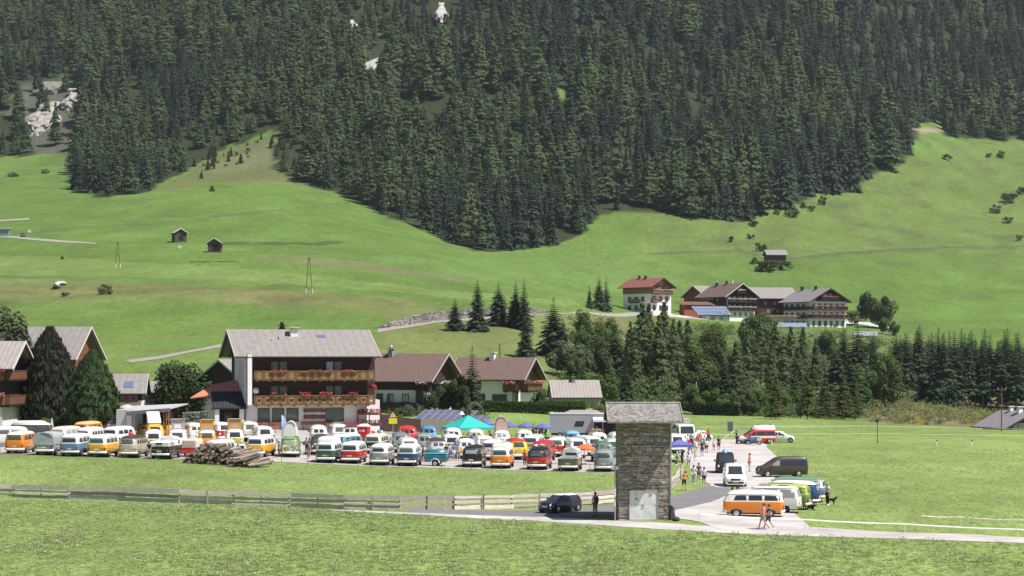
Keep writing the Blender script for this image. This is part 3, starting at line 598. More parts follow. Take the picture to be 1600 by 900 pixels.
vt('chestnut_tree', 'leaf', 1376, 513, 54, 'round leafy tree right of the big white farmhouse', 0, cm=LEB, wide=1.2)
vt('chestnut_tree', 'leaf', 1352, 503, 45, 'dark oval tree beside the big white farmhouse', 3, cm=leafmat('deep_green_leaves', (.032, .055, .02)), wide=.85)
vt('orchard_tree', 'leaf', 1380, 522, 26, 'small fruit tree below the round leafy tree', 1, cm=LEA, wide=1.2)
vt('orchard_tree', 'leaf', 1397, 524, 22, 'smallest fruit tree at the end of the farm terrace', 2, cm=LEA)
vt('dark_bush', 'bush', 1331, 508, 22, 'round bush at the right corner of the big white farmhouse', 2, cm=BSH, wide=1.2, cat='bush')
# shrubs that cover the bank, and the flowering slope at its right end
def scatter_leaf(name, poly, n, szr, m, label, cat, seed, hpx=None, spread=1.):
    g = random.Random(seed); mb = MB(); xs = [a for a, b in poly]; ys = [b for a, b in poly]; c = 0
    while c < n:
        px_ = g.uniform(min(xs), max(xs)); py_ = g.uniform(min(ys), max(ys))
        if not inpoly(poly, np.array([px_]), np.array([py_]))[0]: continue
        c += 1; o = at(px_, py_, 300); r = g.uniform(*szr)
        for _ in range(70):
            q = Vector((g.gauss(0, .45), g.gauss(0, .45), abs(g.gauss(0, .5)))); C = o+q*r; a = Vector((g.uniform(-1, 1), g.uniform(-1, 1), g.uniform(-.3, .8))).normalized(); b = a.orthogonal().normalized(); s = g.uniform(.10, .30)*spread
            mb.add([C-a*s, C+b*s*.6, C+a*s, C-b*s*.6], [(0, 1, 2, 3)], 0)
    o = mb.build(name, m); tag(o, label, cat, kind='stuff')
scatter_leaf('undergrowth', [(1040, 515), (1200, 515), (1400, 530), (1400, 640), (1100, 640), (960, 640), (960, 560)], 420, (1.4, 3.2), LEB, 'dark undergrowth between the trees of the wooded bank', 'undergrowth', 3, spread=1.3)
scatter_leaf('shrubbery', [(1050, 508), (1330, 520), (1440, 540), (1330, 600), (1080, 600)], 300, (1.2, 2.6), LEA, 'bright green shrubbery high on the wooded bank', 'shrubbery', 4, spread=1.2)
scatter_leaf('slope_shrubs', [(880, 500), (965, 500), (985, 560), (985, 640), (900, 640), (868, 590)], 190, (1.2, 2.6), LEA, 'light green shrubs on the slope below the red roofed house', 'shrubbery', 5, spread=1.2)
scatter_leaf('edge_shrubs', [(1076, 634), (1200, 640), (1350, 646), (1350, 655), (1190, 652), (1076, 644)], 210, (1.0, 2.3), LEB, 'dark shrubs along the meadow edge at the foot of the bank', 'shrubbery', 13, spread=1.1)
fl = [(1340, 640), (1350, 618), (1430, 615), (1480, 622), (1560, 645), (1560, 664), (1430, 664), (1360, 660)]
scatter_leaf('weeds', fl, 230, (.7, 1.6), leafmat('weed_leaves', (.15, .165, .06)), 'tall weeds on the rough slope at the right end of the meadow', 'weeds', 6)
scatter_leaf('flowering_weeds', fl, 60, (.6, 1.2), leafmat('yellow_flower_heads', (.42, .34, .05), rvar=.1), 'yellow flowering weeds on the rough slope at right', 'weeds', 7, spread=.6)
scatter_leaf('dry_stalks', fl, 80, (.6, 1.2), DRY, 'brown dry stalks on the rough slope at right', 'weeds', 8, spread=.7)
# big garden trees at left
def solo_tree(name, mbs, loc, label, mats, cat='tree'):
    e = thing(name, label, cat, loc, 0); mbs[1].build('trunk', mats[1], e); mbs[0].build('crown', mats[0], e); return e
o = pd(144, 243); s = F/o.y
solo_tree('stone_pine', (tuft_pine_mb(10.2, 3.1, 1.1, 7000, 61, .42), trunk_mb(9, .25)), o, 'dense egg-shaped pine on a short trunk behind the picket fence', (PIN, BARK))
o = pd(78, 256)
dp = tuft_pine_mb(13.0, 3.4, .8, 4200, 62, .6)
for dx_, dy_, hh_, rr_, sd_ in ((-2.2, .3, 10.2, 2.7, 71), (1.9, -.6, 9.4, 2.8, 72), (.3, -1.2, 7.5, 3.4, 73), (-1.0, -.8, 11.6, 2.2, 74)):
    q = tuft_pine_mb(hh_, rr_, .6, 1700, sd_, .6); dp.add([(x+dx_, y+dy_, z) for x, y, z in q.v], q.f, 0)
solo_tree('dark_pine', (dp, trunk_mb(12, .3)), o, 'broad dark pine behind the egg-shaped one at left', (PIN2, BARK))
o = pd(8, 262)
solo_tree('birch_tree', (leaf_mb(17.5, 4.2, 3, 7500, 63, 26, .36), trunk_mb(12, .22)), o, 'tall greyish leafy tree at the left edge of the picture', (leafmat('grey_birch_leaves', (.085, .105, .055)), GBARK))
o = pd(32, 285)
solo_tree('birch_tree', (leaf_mb(10, 3.4, 1, 4000, 66, 16, .32), trunk_mb(7, .2)), o, 'lower leafy tree between the tall left tree and the barn', (LEB, GBARK))
o = pd(284, 292)
solo_tree('walnut_tree', (leaf_mb(8.6, 5.6, 0, 9500, 64, 34, .32, flat=.8), trunk_mb(5, .3)), o, 'wide dark leafy tree left of the hotel', (leafmat('walnut_leaves', (.040, .066, .022), trans=.3), GBARK))
for k, (a, d_, h, w_, lab) in enumerate([(45, 246, 24, 1.0, 'leftmost garden shrub along the picket fence'), (75, 247, 28, 1.3, 'light green garden shrub below the dark pine'), (106, 247, 34, 1.3, 'tall light garden shrub below the dark pine'), (170, 249, 20, 1.5, 'low yellowish shrub right of the egg-shaped pine'), (188, 249, 24, 1.2, 'rounded green shrub left of the carport'), (60, 245, 18, 1.2, 'small garden shrub behind the picket fence')]):
    o = pd(a, d_); tree('garden_shrub', 'leaf', k, o, h/(F/d_), lab, 'shrub', cm=(LEA, YEL, LEB)[k % 3] if k != 3 else YEL, wide=w_*1.3)
vt('garden_bush', 'leaf', 846, 640, 36, 'round bush at the right corner of the right brown house', 3, d=322, cm=LEB, wide=1.3, cat='bush')
vt('garden_bush', 'leaf', 936, 648, 18, 'bush with pale leaves at the right end of the clipped hedge', 2, d=326, cm=YEL, wide=1.5, cat='bush')
vt('garden_bush', 'leaf', 950, 648, 24, 'dark bush behind the wooden garden gate', 1, d=332, cm=LEB, wide=1.4, cat='bush')
vt('garden_bush', 'leaf', 1072, 646, 20, 'bush just right of the tower roof', 1, d=345, cm=LEB, wide=1.4, cat='bush')
vt('garden_bush', 'leaf', 1172, 652, 30, 'round dark bush at the right end of the far hedge', 0, d=340, cm=LEB, wide=1.5, cat='bush')
vt('garden_bush', 'leaf', 1122, 622, 26, 'bush behind the far hedge beside the light pole', 2, d=356, cm=LEA, wide=1.4, cat='bush')
vt('garden_bush', 'leaf', 632, 628, 18, 'grey-green bush on the garden terrace of the brown house', 2, d=300, cm=LEG, wide=2.0, cat='bush')
vt('garden_bush', 'leaf', 727, 678, 34, 'slim willow bush beside the garden lamp', 1, d=282, cm=LEG, wide=.9, cat='bush')
for k, (a, b, h, w_, lab) in enumerate([(1180, 412, 10, 1.4, 'leftmost bush in front of the hay barn'), (1203, 424, 20, 1.3, 'biggest bush in front of the hay barn'), (1226, 422, 14, 1.5, 'bush right of the hay barn'), (1189, 392, 14, 1.3, 'bush behind the hay barn roof'), (1190, 424, 16, 1.6, 'low bush below the hay barn')]):
    vt('bush', 'bush', a, b, h, lab, k, cm=BSH, wide=w_, cat='bush')
# clipped hedges
def hedge(name, a, b, h, dpt, label, m, n=2600, tops=.0):
    a = Vector(a); b = Vector(b); L = (b-a).length; g = random.Random(int(a.x*10)); mb = MB(); dr = (b-a).normalized(); nr_ = Vector((-dr.y, dr.x, 0))
    for _ in range(n):
        u = g.random()*L; f = g.random()
        if f < .6: y = -dpt/2+g.uniform(-.06, .12); z = g.random()*h
        else: y = g.uniform(-.5, .5)*dpt; z = h+g.uniform(-.12, .08)
        z *= 1+tops*math.sin(u*2.3)
        C = a+dr*u+nr_*y+Vector((0, 0, z)); d = Vector((g.uniform(-1, 1), g.uniform(-1, 1), g.uniform(-.2, 1.4))).normalized(); s = g.uniform(.12, .28); q = d.orthogonal().normalized()
        mb.add([C-d*s, C+q*s*.6, C+d*s, C-q*s*.6], [(0, 1, 2, 3)], 0)
    M = Matrix.Rotation(math.atan2(dr.y, dr.x), 3, 'Z')
    core = MB(); core.box((L/2, 0, h*.46), (L, dpt*.8, h*.95), 0)
    mb.add([a+M @ Vector(q) for q in core.v], core.f, 0)
    o = mb.build(name, m); return tag(o, label, 'hedge')
HED = leafmat('hedge_leaves', (.045, .072, .014), var=.3, scale=1.2); HED2 = leafmat('dark_hedge_leaves', (.026, .046, .016), var=.3)
q0 = pd(745, 318); q1 = pd(914, 321)
hedge('clipped_hedge', q0, q1, 1.75, 1.0, 'long clipped hedge in front of the right brown house', HED, 3600)
hedge('clipped_hedge', pd(1082, 338), pd(1154, 338), 2.0, 1.0, 'dark hedge behind the tower at the foot of the bank', HED2, 2400, .08)
# ------------------------------------------------------------------ vehicles
TYRE = mat('tyre_rubber', (.018, .018, .018), .85); CHR = mat('chrome', (.75, .75, .76), .15, 1.); HUB = mat('silver_hubcap', (.62, .62, .63), .3, .8)
GLS = mat('dark_window_glass', (.035, .042, .048), .06, spec=.8); GLC = mat('pale_curtained_glass', (.32, .33, .33), .12, spec=.8); BLK = mat('black_plastic', (.02, .02, .02), .6)
LAMP = mat('headlamp_glass', (.75, .76, .78), .08, spec=.9); RED_L = mat('red_tail_lamp', (.45, .015, .01), .2); AMB = mat('amber_lamp', (.7, .22, .01), .25)
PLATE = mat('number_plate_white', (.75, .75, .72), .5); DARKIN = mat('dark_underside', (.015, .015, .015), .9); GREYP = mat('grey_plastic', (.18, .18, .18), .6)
def paint(name, col, coat=.6): return mat('paint_'+name, col, .38, coat=coat, var=.05, scale=1.1, spec=.45)
PW = paint('white', (.80, .80, .78)); PCR = paint('cream', (.74, .68, .55)); POR = paint('orange', (.78, .24, .012)); PYE = paint('yellow', (.80, .42, .02)); PBL = paint('steel_blue', (.11, .22, .36)); PNB = paint('navy_blue', (.018, .055, .16))
PRE = paint('red', (.50, .022, .018)); PDG = paint('dark_green', (.025, .10, .06)); PGR = paint('grey', (.26, .29, .30)); PSI = paint('silver', (.42, .44, .45)); PBK = paint('black', (.012, .012, .014)); PBE = paint('beige', (.48, .40, .34))
PBR = paint('brown', (.065, .048, .045)); PTE = paint('teal', (.02, .17, .24)); PTQ = paint('turquoise', (.10, .38, .40)); POL = paint('olive', (.10, .12, .08)); PLI = paint('lime_green', (.42, .48, .10)); PGG = paint('sage_green', (.17, .26, .19)); PMB = paint('mid_blue', (.10, .25, .42)); PSB = paint('sky_blue', (.22, .42, .62)); PMA = paint('maroon', (.13, .03, .06)); PGN = paint('leaf_green', (.13, .25, .08)); PBB = paint('dark_brown', (.065, .040, .032)); PCO = paint('copper', (.40, .15, .07)); PPK = paint('pale_pink', (.62, .50, .50)); PBY = paint('bright_yellow', (.86, .56, .01)); PVE = paint('vivid_red', (.66, .03, .02)); PGW = paint('grey_white', (.58, .58, .57))
GL2 = mat('greenish_window_glass', (.06, .085, .075), .05, spec=.9); GL3 = mat('grey_window_glass', (.11, .12, .125), .08, spec=.9); VG = [GLS, GL2, GLS, GL3, GLS, GL2, GLC]
class Shape:
    """a vehicle skin: rings by height (z, half width, front, rear, corner radius front, rear)"""
    def __init__(s, rings, bow=.06, bowr=.03):
        s.r = [(*q, q[4]) if len(q) == 5 else q for q in rings]; s.bow = bow; s.bowr = bowr
    def at(s, z):
        zs = [q[0] for q in s.r]; return [float(np.interp(z, zs, [q[k] for q in s.r])) for k in range(1, 6)]
    def front(s, x, z):
        w_, f, b, r, r2 = s.at(z); a = max(0, abs(x)-(w_-r)); return f-s.bow*(x/w_)**2-(r-math.sqrt(max(0, r*r-min(a, r)**2)))
    def rear(s, x, z):
        w_, f, b, r, r2 = s.at(z); a = max(0, abs(x)-(w_-r2)); return b+s.bowr*(x/w_)**2+(r2-math.sqrt(max(0, r2*r2-min(a, r2)**2)))
    def side(s, y, z):
        w_, f, b, r, r2 = s.at(z); a = max(0, y-(f-s.bow-r)); b_ = max(0, (b+s.bowr+r2)-y)
        return w_-(r-math.sqrt(max(0, r*r-min(a, r)**2)))-(r2-math.sqrt(max(0, r2*r2-min(b_, r2)**2)))
    def ring(s, z):
        w_, f, b, r, r2 = s.at(z); P = []
        xs = [(w_-r)*k/3 for k in (-3, -2, -1, 0, 1, 2, 3)]
        for x in xs: P.append((-x*-1, s.front(x, z), z))
        for k in range(1, 4):
            a = PI/2*k/4; P.append((w_-r+r*math.sin(a), f-s.bow*((w_-r)/w_)**2-r+r*math.cos(a), z))
        P.append((w_, f-s.bow-r, z)); P.append((w_, (f+b)/2, z)); P.append((w_, b+s.bowr+r2, z))
        for k in range(1, 4):
            a = PI/2*k/4; P.append((w_-r2+r2*math.cos(a), b+s.bowr+r2-r2*math.sin(a), z))
        for x in [(w_-r2)*k/3 for k in (3, 2, 1, 0, -1, -2, -3)]: P.append((x, s.rear(x, z), z))
        for k in range(3, 0, -1):
            a = PI/2*k/4; P.append((-(w_-r2+r2*math.cos(a)), b+s.bowr+r2-r2*math.sin(a), z))
        P.append((-w_, b+s.bowr+r2, z)); P.append((-w_, (f+b)/2, z)); P.append((-w_, f-s.bow-r, z))
        for k in range(3, 0, -1):
            a = PI/2*k/4; P.append((-(w_-r+r*math.sin(a)), f-s.bow*((w_-r)/w_)**2-r+r*math.cos(a), z))
        return P
    def skin(s, z0, z1, capb=False, capt=False):
        zs = sorted({z0, z1} | {q[0] for q in s.r if z0 < q[0] < z1}); mb = MB(); R_ = [s.ring(z) for z in zs]
        mb.loft([list(reversed(q)) for q in R_], 0, cap0=capb, cap1=capt); return mb
    def pane_side(s, sg, y0, y1, z0, y0t, y1t, z1, off=.008, nz=2, ny=3):
        G = [];
        for k in range(nz+1):
            z = z0+(z1-z0)*k/nz; a = y0+(y0t-y0)*k/nz; b = y1+(y1t-y1)*k/nz
            for i in range(ny+1):
                y = a+(b-a)*i/ny; G.append((sg*(s.side(y, z)+off), y, z))
        return s._grid(G, nz, ny, sg > 0)
    def pane_end(s, front, a0, a1, z0, b0, b1, z1, off=.008, nz=3, nx=6):
        G = []
        for k in range(nz+1):
            z = z0+(z1-z0)*k/nz; a = a0+(b0-a0)*k/nz; b = a1+(b1-a1)*k/nz
            for i in range(nx+1):
                x = a+(b-a)*i/nx; G.append((x, s.front(x, z)+off if front else s.rear(x, z)-off, z))
        return s._grid(G, nz, nx, not front)
    def _grid(s, G, nz, nx, flip):
        mb = MB(); fs = []
        for k in range(nz):
            for i in range(nx):
                q = (k*(nx+1)+i, k*(nx+1)+i+1, (k+1)*(nx+1)+i+1, (k+1)*(nx+1)+i); fs.append(q if flip else q[::-1])
        mb.add(G, fs, 0, True); return mb
def wheel_mesh(r=.32, w_=.19):
    def t():
        mb = MB(); n = 16; P = [(r*.62, -w_/2), (r*.93, -w_/2), (r, -w_*.3), (r, w_*.3), (r*.93, w_/2), (r*.62, w_/2)]
        mb.loft([[(y, q*math.cos(2*PI*i/n), q*math.sin(2*PI*i/n)) for i in range(n)] for q, y in P], 0); return mb.mesh('tyre')
    def h():
        mb = MB(); n = 14
        for sg in (-1, 1):
            mb.loft([[(sg*y, q*math.cos(2*PI*i/n)*(1 if sg > 0 else -1), q*math.sin(2*PI*i/n)) for i in range(n)] for q, y in ((r*.66, w_*.40), (r*.60, w_*.46), (r*.42, w_*.38), (r*.36, w_*.5), (r*.05, w_*.58))], 0)
        return mb.mesh('hubcap')
    return cached(('ty', r, w_), t), cached(('hub', r, w_), h)
def add_wheels(e, ys, x, r=.32, w_=.19, hub=None):
    t, h = wheel_mesh(r, w_)
    for y in ys:
        for sg in (-1, 1):
            q = link('wheel', t, TYRE, e, (sg*x, y, r)); link('hubcap', h, hub or HUB, q)
def disc_mesh(r, n=14, th=.03):
    def f():
        mb = MB(); mb.cyl((0, 0, 0), (0, th, 0), r, r*.9, n); return mb.mesh('lamp')
    return cached(('disc', r, n, th), f)
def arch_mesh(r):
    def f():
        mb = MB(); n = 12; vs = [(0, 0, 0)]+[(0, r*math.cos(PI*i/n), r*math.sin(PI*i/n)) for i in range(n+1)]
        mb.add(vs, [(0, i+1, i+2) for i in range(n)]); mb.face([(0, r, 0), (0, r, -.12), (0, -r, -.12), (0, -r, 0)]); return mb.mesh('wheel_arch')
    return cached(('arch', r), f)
def emblem_mesh(r=.15):
    """a ring with two stacked chevrons"""
    def f():
        mb = MB(); n = 16; ri = r*.86
        mb.loft([[(q*math.cos(2*PI*i/n), y, q*math.sin(2*PI*i/n)) for i in range(n)] for q, y in ((ri, 0), (ri, .02), (r, .02), (r, 0))], 0)
        def bar(a, b):
            a = Vector((a[0]*r, .012, a[1]*r)); b = Vector((b[0]*r, .012, b[1]*r)); mb.cyl(a, b, .011, n=4)
        for q in (((-.45, .78), (0, .05)), ((.45, .78), (0, .05)), ((-.86, .3), (-.42, -.75)), ((-.42, -.75), (0, -.05)), ((0, -.05), (.42, -.75)), ((.42, -.75), (.86, .3))): bar(*q)
        return mb.mesh('emblem')
    return cached(('emb', r), f)
BAY = Shape([(.34, .76, 2.08, -2.10, .2), (.42, .82, 2.15, -2.15, .22), (.60, .855, 2.20, -2.17, .27), (.85, .86, 2.215, -2.18, .28), (1.12, .86, 2.19, -2.17, .28), (1.18, .845, 2.16, -2.16, .28), (1.45, .80, 2.06, -2.12, .28), (1.66, .755, 1.93, -2.05, .28), (1.76, .72, 1.84, -1.98, .30), (1.85, .63, 1.70, -1.86, .34), (1.91, .48, 1.48, -1.62, .36), (1.95, .22, 1.0, -1.1, .2)])
SPL = Shape([(.34, .74, 2.02, -2.02, .3), (.42, .80, 2.08, -2.08, .34), (.60, .84, 2.13, -2.11, .38), (.90, .85, 2.12, -2.11, .40), (1.14, .84, 2.06, -2.08, .40), (1.19, .825, 2.02, -2.06, .40), (1.45, .79, 1.94, -2.00, .38), (1.62, .75, 1.84, -1.92, .36), (1.74, .69, 1.70, -1.80, .38), (1.84, .58, 1.48, -1.60, .40), (1.90, .42, 1.2, -1.3, .36), (1.94, .18, .8, -.9, .16)], bow=.12, bowr=.08)
T3 = Shape([(.30, .80, 2.16, -2.22, .1), (.40, .89, 2.25, -2.28, .12), (.60, .92, 2.28, -2.29, .14), (.95, .92, 2.24, -2.28, .14), (1.08, .91, 2.18, -2.27, .14), (1.14, .90, 2.12, -2.26, .14), (1.60, .80, 1.62, -2.12, .14), (1.82, .74, 1.32, -2.02, .16), (1.90, .66, 1.15, -1.9, .2), (1.96, .4, .7, -1.5, .2)])
T5 = Shape([(.24, .86, 2.36, -2.40, .25), (.42, .935, 2.44, -2.44, .28), (.72, .95, 2.43, -2.44, .30), (.98, .95, 2.26, -2.44, .32, .16), (1.08, .93, 1.86, -2.43, .36, .16), (1.14, .92, 1.68, -2.42, .36, .16), (1.45, .885, 1.22, -2.38, .34, .16), (1.78, .83, .70, -2.32, .30, .18), (1.88, .76, .42, -2.22, .28, .2), (1.94, .55, .05, -1.9, .3, .3), (1.97, .25, -.3, -1.4, .2, .2)], bow=.12)
MINI = Shape([(.18, .76, 1.76, -1.76, .25), (.32, .83, 1.88, -1.86, .32), (.58, .86, 1.89, -1.90, .36), (.76, .86, 1.78, -1.90, .38, .3), (.86, .85, 1.45, -1.88, .42, .3), (.92, .83, .98, -1.84, .42, .3), (1.15, .76, .58, -1.70, .38, .3), (1.32, .69, .28, -1.55, .32, .3), (1.37, .60, .12, -1.42, .3, .3), (1.41, .35, -.2, -1.0, .25, .25)], bow=.16, bowr=.08)
UP = Shape([(.18, .74, 1.70, -1.70, .25), (.32, .81, 1.78, -1.77, .3), (.60, .82, 1.76, -1.78, .34), (.80, .82, 1.62, -1.78, .36, .25), (.90, .81, 1.25, -1.76, .38, .25), (.97, .79, .98, -1.74, .38, .25), (1.2, .72, .60, -1.62, .34, .25), (1.40, .65, .25, -1.5, .3, .25), (1.47, .50, 0, -1.3, .3, .25), (1.5, .25, -.3, -.9, .2, .2)], bow=.14)
BEET = Shape([(.24, .66, 1.9, -1.9, .4), (.4, .76, 1.98, -1.98, .45), (.6, .77, 1.92, -1.95, .5), (.8, .75, 1.68, -1.82, .5), (.92, .72, 1.1, -1.62, .45), (1.0, .70, .75, -1.45, .4), (1.25, .62, .45, -1.05, .35), (1.42, .48, .1, -.65, .3), (1.5, .2, -.1, -.35, .15)], bow=.2, bowr=.15)
def part(key, fn, name, m, e, loc=(0, 0, 0), rz=0, scale=None):
    return link(name, cached(key, lambda: fn().mesh(name)), m, e, loc, rz, scale)
def bumper(e, sh, front, z, m, key, h=.09, w_=.86):
    def f():
        mb = MB(); rows = []
        for k in range(9):
            x = -w_+2*w_*k/8; y = (sh.front(x*.93, z) if front else sh.rear(x*.93, z)); o = .07 if front else -.07
            if abs(k-4) == 4: y += -.06 if front else .06
            rows.append([(x, y+o, z-h), (x, y+o*1.5, z-h*.3), (x, y+o*1.5, z+h*.3), (x, y+o, z+h), (x, y+o*.2, z+h), (x, y+o*.2, z-h)])
        mb.loft(rows, 0, True, True); return mb
    part((key, 'bump', front), f, 'bumper', m, e)
def oldbus(px, py, hd, kind, low, up, roof, label, rear=True, win=None, extra=(), name='camper_bus', cat='bus', group='old buses parked at the meeting', d=None, bump=None, hub=None, nose=None, split_z=None, scale=1.):
    """an old rear-engined bus; hd turns it from pointing straight away from (rear) or at (not rear) the picture"""
    o = pd(px, d) if d else at(px, py); sh = BAY if kind == 'bay' else SPL if kind == 'split' else T3
    e = thing(name, label, cat, o, R(hd)+(0 if rear else PI), group)
    if group == 'old buses parked at the meeting': scale *= 1.18
    if scale != 1: e.scale = (scale,)*3
    belt = split_z or {'bay': 1.14, 'split': 1.13, 't3': 1.05}[kind]; gut = {'bay': 1.68, 'split': 1.64, 't3': 1.84}[kind]; k = kind
    G = win or VG[(len(label)*7+int(px)) % len(VG)]
    pick = 'pickup' in extra or 'tarp' in extra
    part((k, 'body', belt), lambda: sh.skin(sh.r[0][0], belt, True, True), 'body', low, e)
    if not pick:
        part((k, 'cab', belt), lambda: sh.skin(belt, gut), 'window_band', up, e)
        part((k, 'roof'), lambda: sh.skin(gut, sh.r[-1][0], False, True), 'roof', roof, e)
    else:
        sc = Shape([(q[0], q[1], q[2], .62, q[4], .10) for q in sh.r], bow=sh.bow)
        part((k, 'pcab', belt), lambda: sc.skin(belt, gut), 'window_band', up, e); part((k, 'proof'), lambda: sc.skin(gut, sh.r[-1][0], False, True), 'roof', roof, e)
        part((k, 'prw'), lambda: sc.pane_end(False, -.5, .5, belt+.12, -.48, .48, gut-.1), 'rear_window', GLS, e)
    z0, z1 = (belt+.07, gut-.10)
    # glass
    if k == 'split':
        for s_ in (-1, 1):
            part((k, 'ws', s_), lambda s_=s_: sh.pane_end(True, min(s_*.05, s_*.66), max(s_*.05, s_*.66), 1.22, min(s_*.05, s_*.60), max(s_*.05, s_*.60), 1.56), 'windscreen', G, e)
    elif k == 'bay': part((k, 'ws'), lambda: sh.pane_end(True, -.76, .76, 1.20, -.68, .68, 1.63), 'windscreen', G, e)
    else: part((k, 'ws'), lambda: sh.pane_end(True, -.78, .78, 1.18, -.66, .66, 1.74), 'windscreen', G, e)
    if not pick:
        rw = {'bay': (.60, 1.24, .56, 1.58), 'split': (.52, 1.24, .48, 1.55), 't3': (.70, 1.2, .62, 1.72)}[k]
        part((k, 'rw'), lambda: sh.pane_end(False, -rw[0], rw[0], rw[1], -rw[2], rw[2], rw[3]), 'rear_window', G, e)
    spans = {'bay': [(-1.93, -.78), (-.66, .36), (.48, 1.42)], 'split': [(-1.62, -1.08), (-.98, -.38), (-.28, .32), (.42, .92), (1.02, 1.55)], 't3': [(-2.0, -.85), (-.72, .35), (.47, 1.42)]}[k]
    if 'panel' in extra: spans = spans[-1:]
    if pick: spans = [(.78, 1.42)]
    for s_ in (-1, 1):
        for q, (a, b) in enumerate(spans):
            fr = b > 1.3
            part((k, 'sw', s_, a, b), lambda s_=s_, a=a, b=b, fr=fr: sh.pane_side(s_, a, b, z0+.02, a+.05, b-(.16 if fr else .05), z1), 'side_window', G, e)
    # lamps, bumpers, plates
    for s_ in (-1, 1):
        x = s_*.60; zf = .80 if k != 'split' else .84
        link('headlight', disc_mesh(.105), LAMP, e, (x, sh.front(x, zf)-.005, zf))
        zr = .74 if k != 'split' else .78
        link('tail_light', cached(('tl', k), lambda: (lambda mb: (mb.box((0, 0, 0), (.09, .05, .26 if k == 'bay' else .15)), mb.mesh('tail_light'))[1])(MB())), RED_L, e, (s_*.70, sh.rear(s_*.70, zr)-.01, zr), s_*.45)
    bumper(e, sh, True, .44, bump or PW, k); bumper(e, sh, False, .44, bump or PW, k)
    pm = cached('plate', lambda: (lambda mb: (mb.box((0, 0, 0), (.40, .02, .12)), mb.mesh('number_plate'))[1])(MB()))
    link('number_plate', pm, PLATE, e, (0, sh.rear(0, .70)-.015, .70)); link('number_plate', pm, PLATE, e, (0, sh.front(0, .56)+.02, .56))
    part((k, 'lid'), lambda: sh.pane_end(False, -.56, .56, .60, -.56, .56, .98, off=.012), 'engine_lid', low, e)
    link('emblem', emblem_mesh(.17 if k != 't3' else .11), CHR if low is PW else PW, e, (0, sh.front(0, .98)+.0, .98))
    if nose: # two-tone V on the nose
        def v():
            mb = MB(); 
            for s_ in (-1, 1):
                G_ = []
                for q in range(7):
                    x = .74*q/6; zb = .46+.66*(q/6)**.8; G_ += [(s_*x, sh.front(x, max(zb, .45))+.006, zb), (s_*x, sh.front(x, 1.12)+.006, 1.125)]
                mb.add(G_, [(2*q, 2*q+2, 2*q+3, 2*q+1) if s_ < 0 else (2*q, 2*q+1, 2*q+3, 2*q+2) for q in range(6)], 0, True)
            return mb
        part((k, 'vee'), v, 'nose_panel', nose, e)
    r_ = .32; ya = {'bay': (1.22, -1.18), 'split': (1.2, -1.2), 't3': (1.25, -1.2)}[k]
    add_wheels(e, ya, .772, r_, .19, hub)
    for y in ya:
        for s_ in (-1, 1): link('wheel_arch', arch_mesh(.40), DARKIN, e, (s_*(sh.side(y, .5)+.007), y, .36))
    part((k, 'floor'), lambda: (lambda mb: (mb.box((0, 0, .30), (1.35, 3.9, .14)), mb)[1])(MB()), 'underbody', DARKIN, e)
    part((k, 'gutter'), lambda: gutter(sh, gut), 'rain_gutter', up if up is not PBK else PGR, e)
    for s_ in (-1, 1):
        part(('mir', s_), lambda s_=s_: (lambda mb: (mb.cyl((s_*.80, 1.66, 1.22), (s_*1.0, 1.74, 1.30), .012, n=5), mb.box((s_*1.03, 1.74, 1.36), (.14, .03, .19)), mb)[2])(MB()), 'mirror', CHR, e)
    return e
def gutter(sh, z):
    mb = MB(); a = sh.ring(z-.012); b = sh.ring(z+.018); c = Vector((0, 0, 0))
    def o(P, d): return [(x*(1+d/max(.3, math.hypot(x, y))), y*(1+d/max(.3, math.hypot(x, y))), z_) for x, y, z_ in P]
    mb.loft([list(reversed(q)) for q in (a, o(a, .045), o(b, .045), b)], 0); return mb
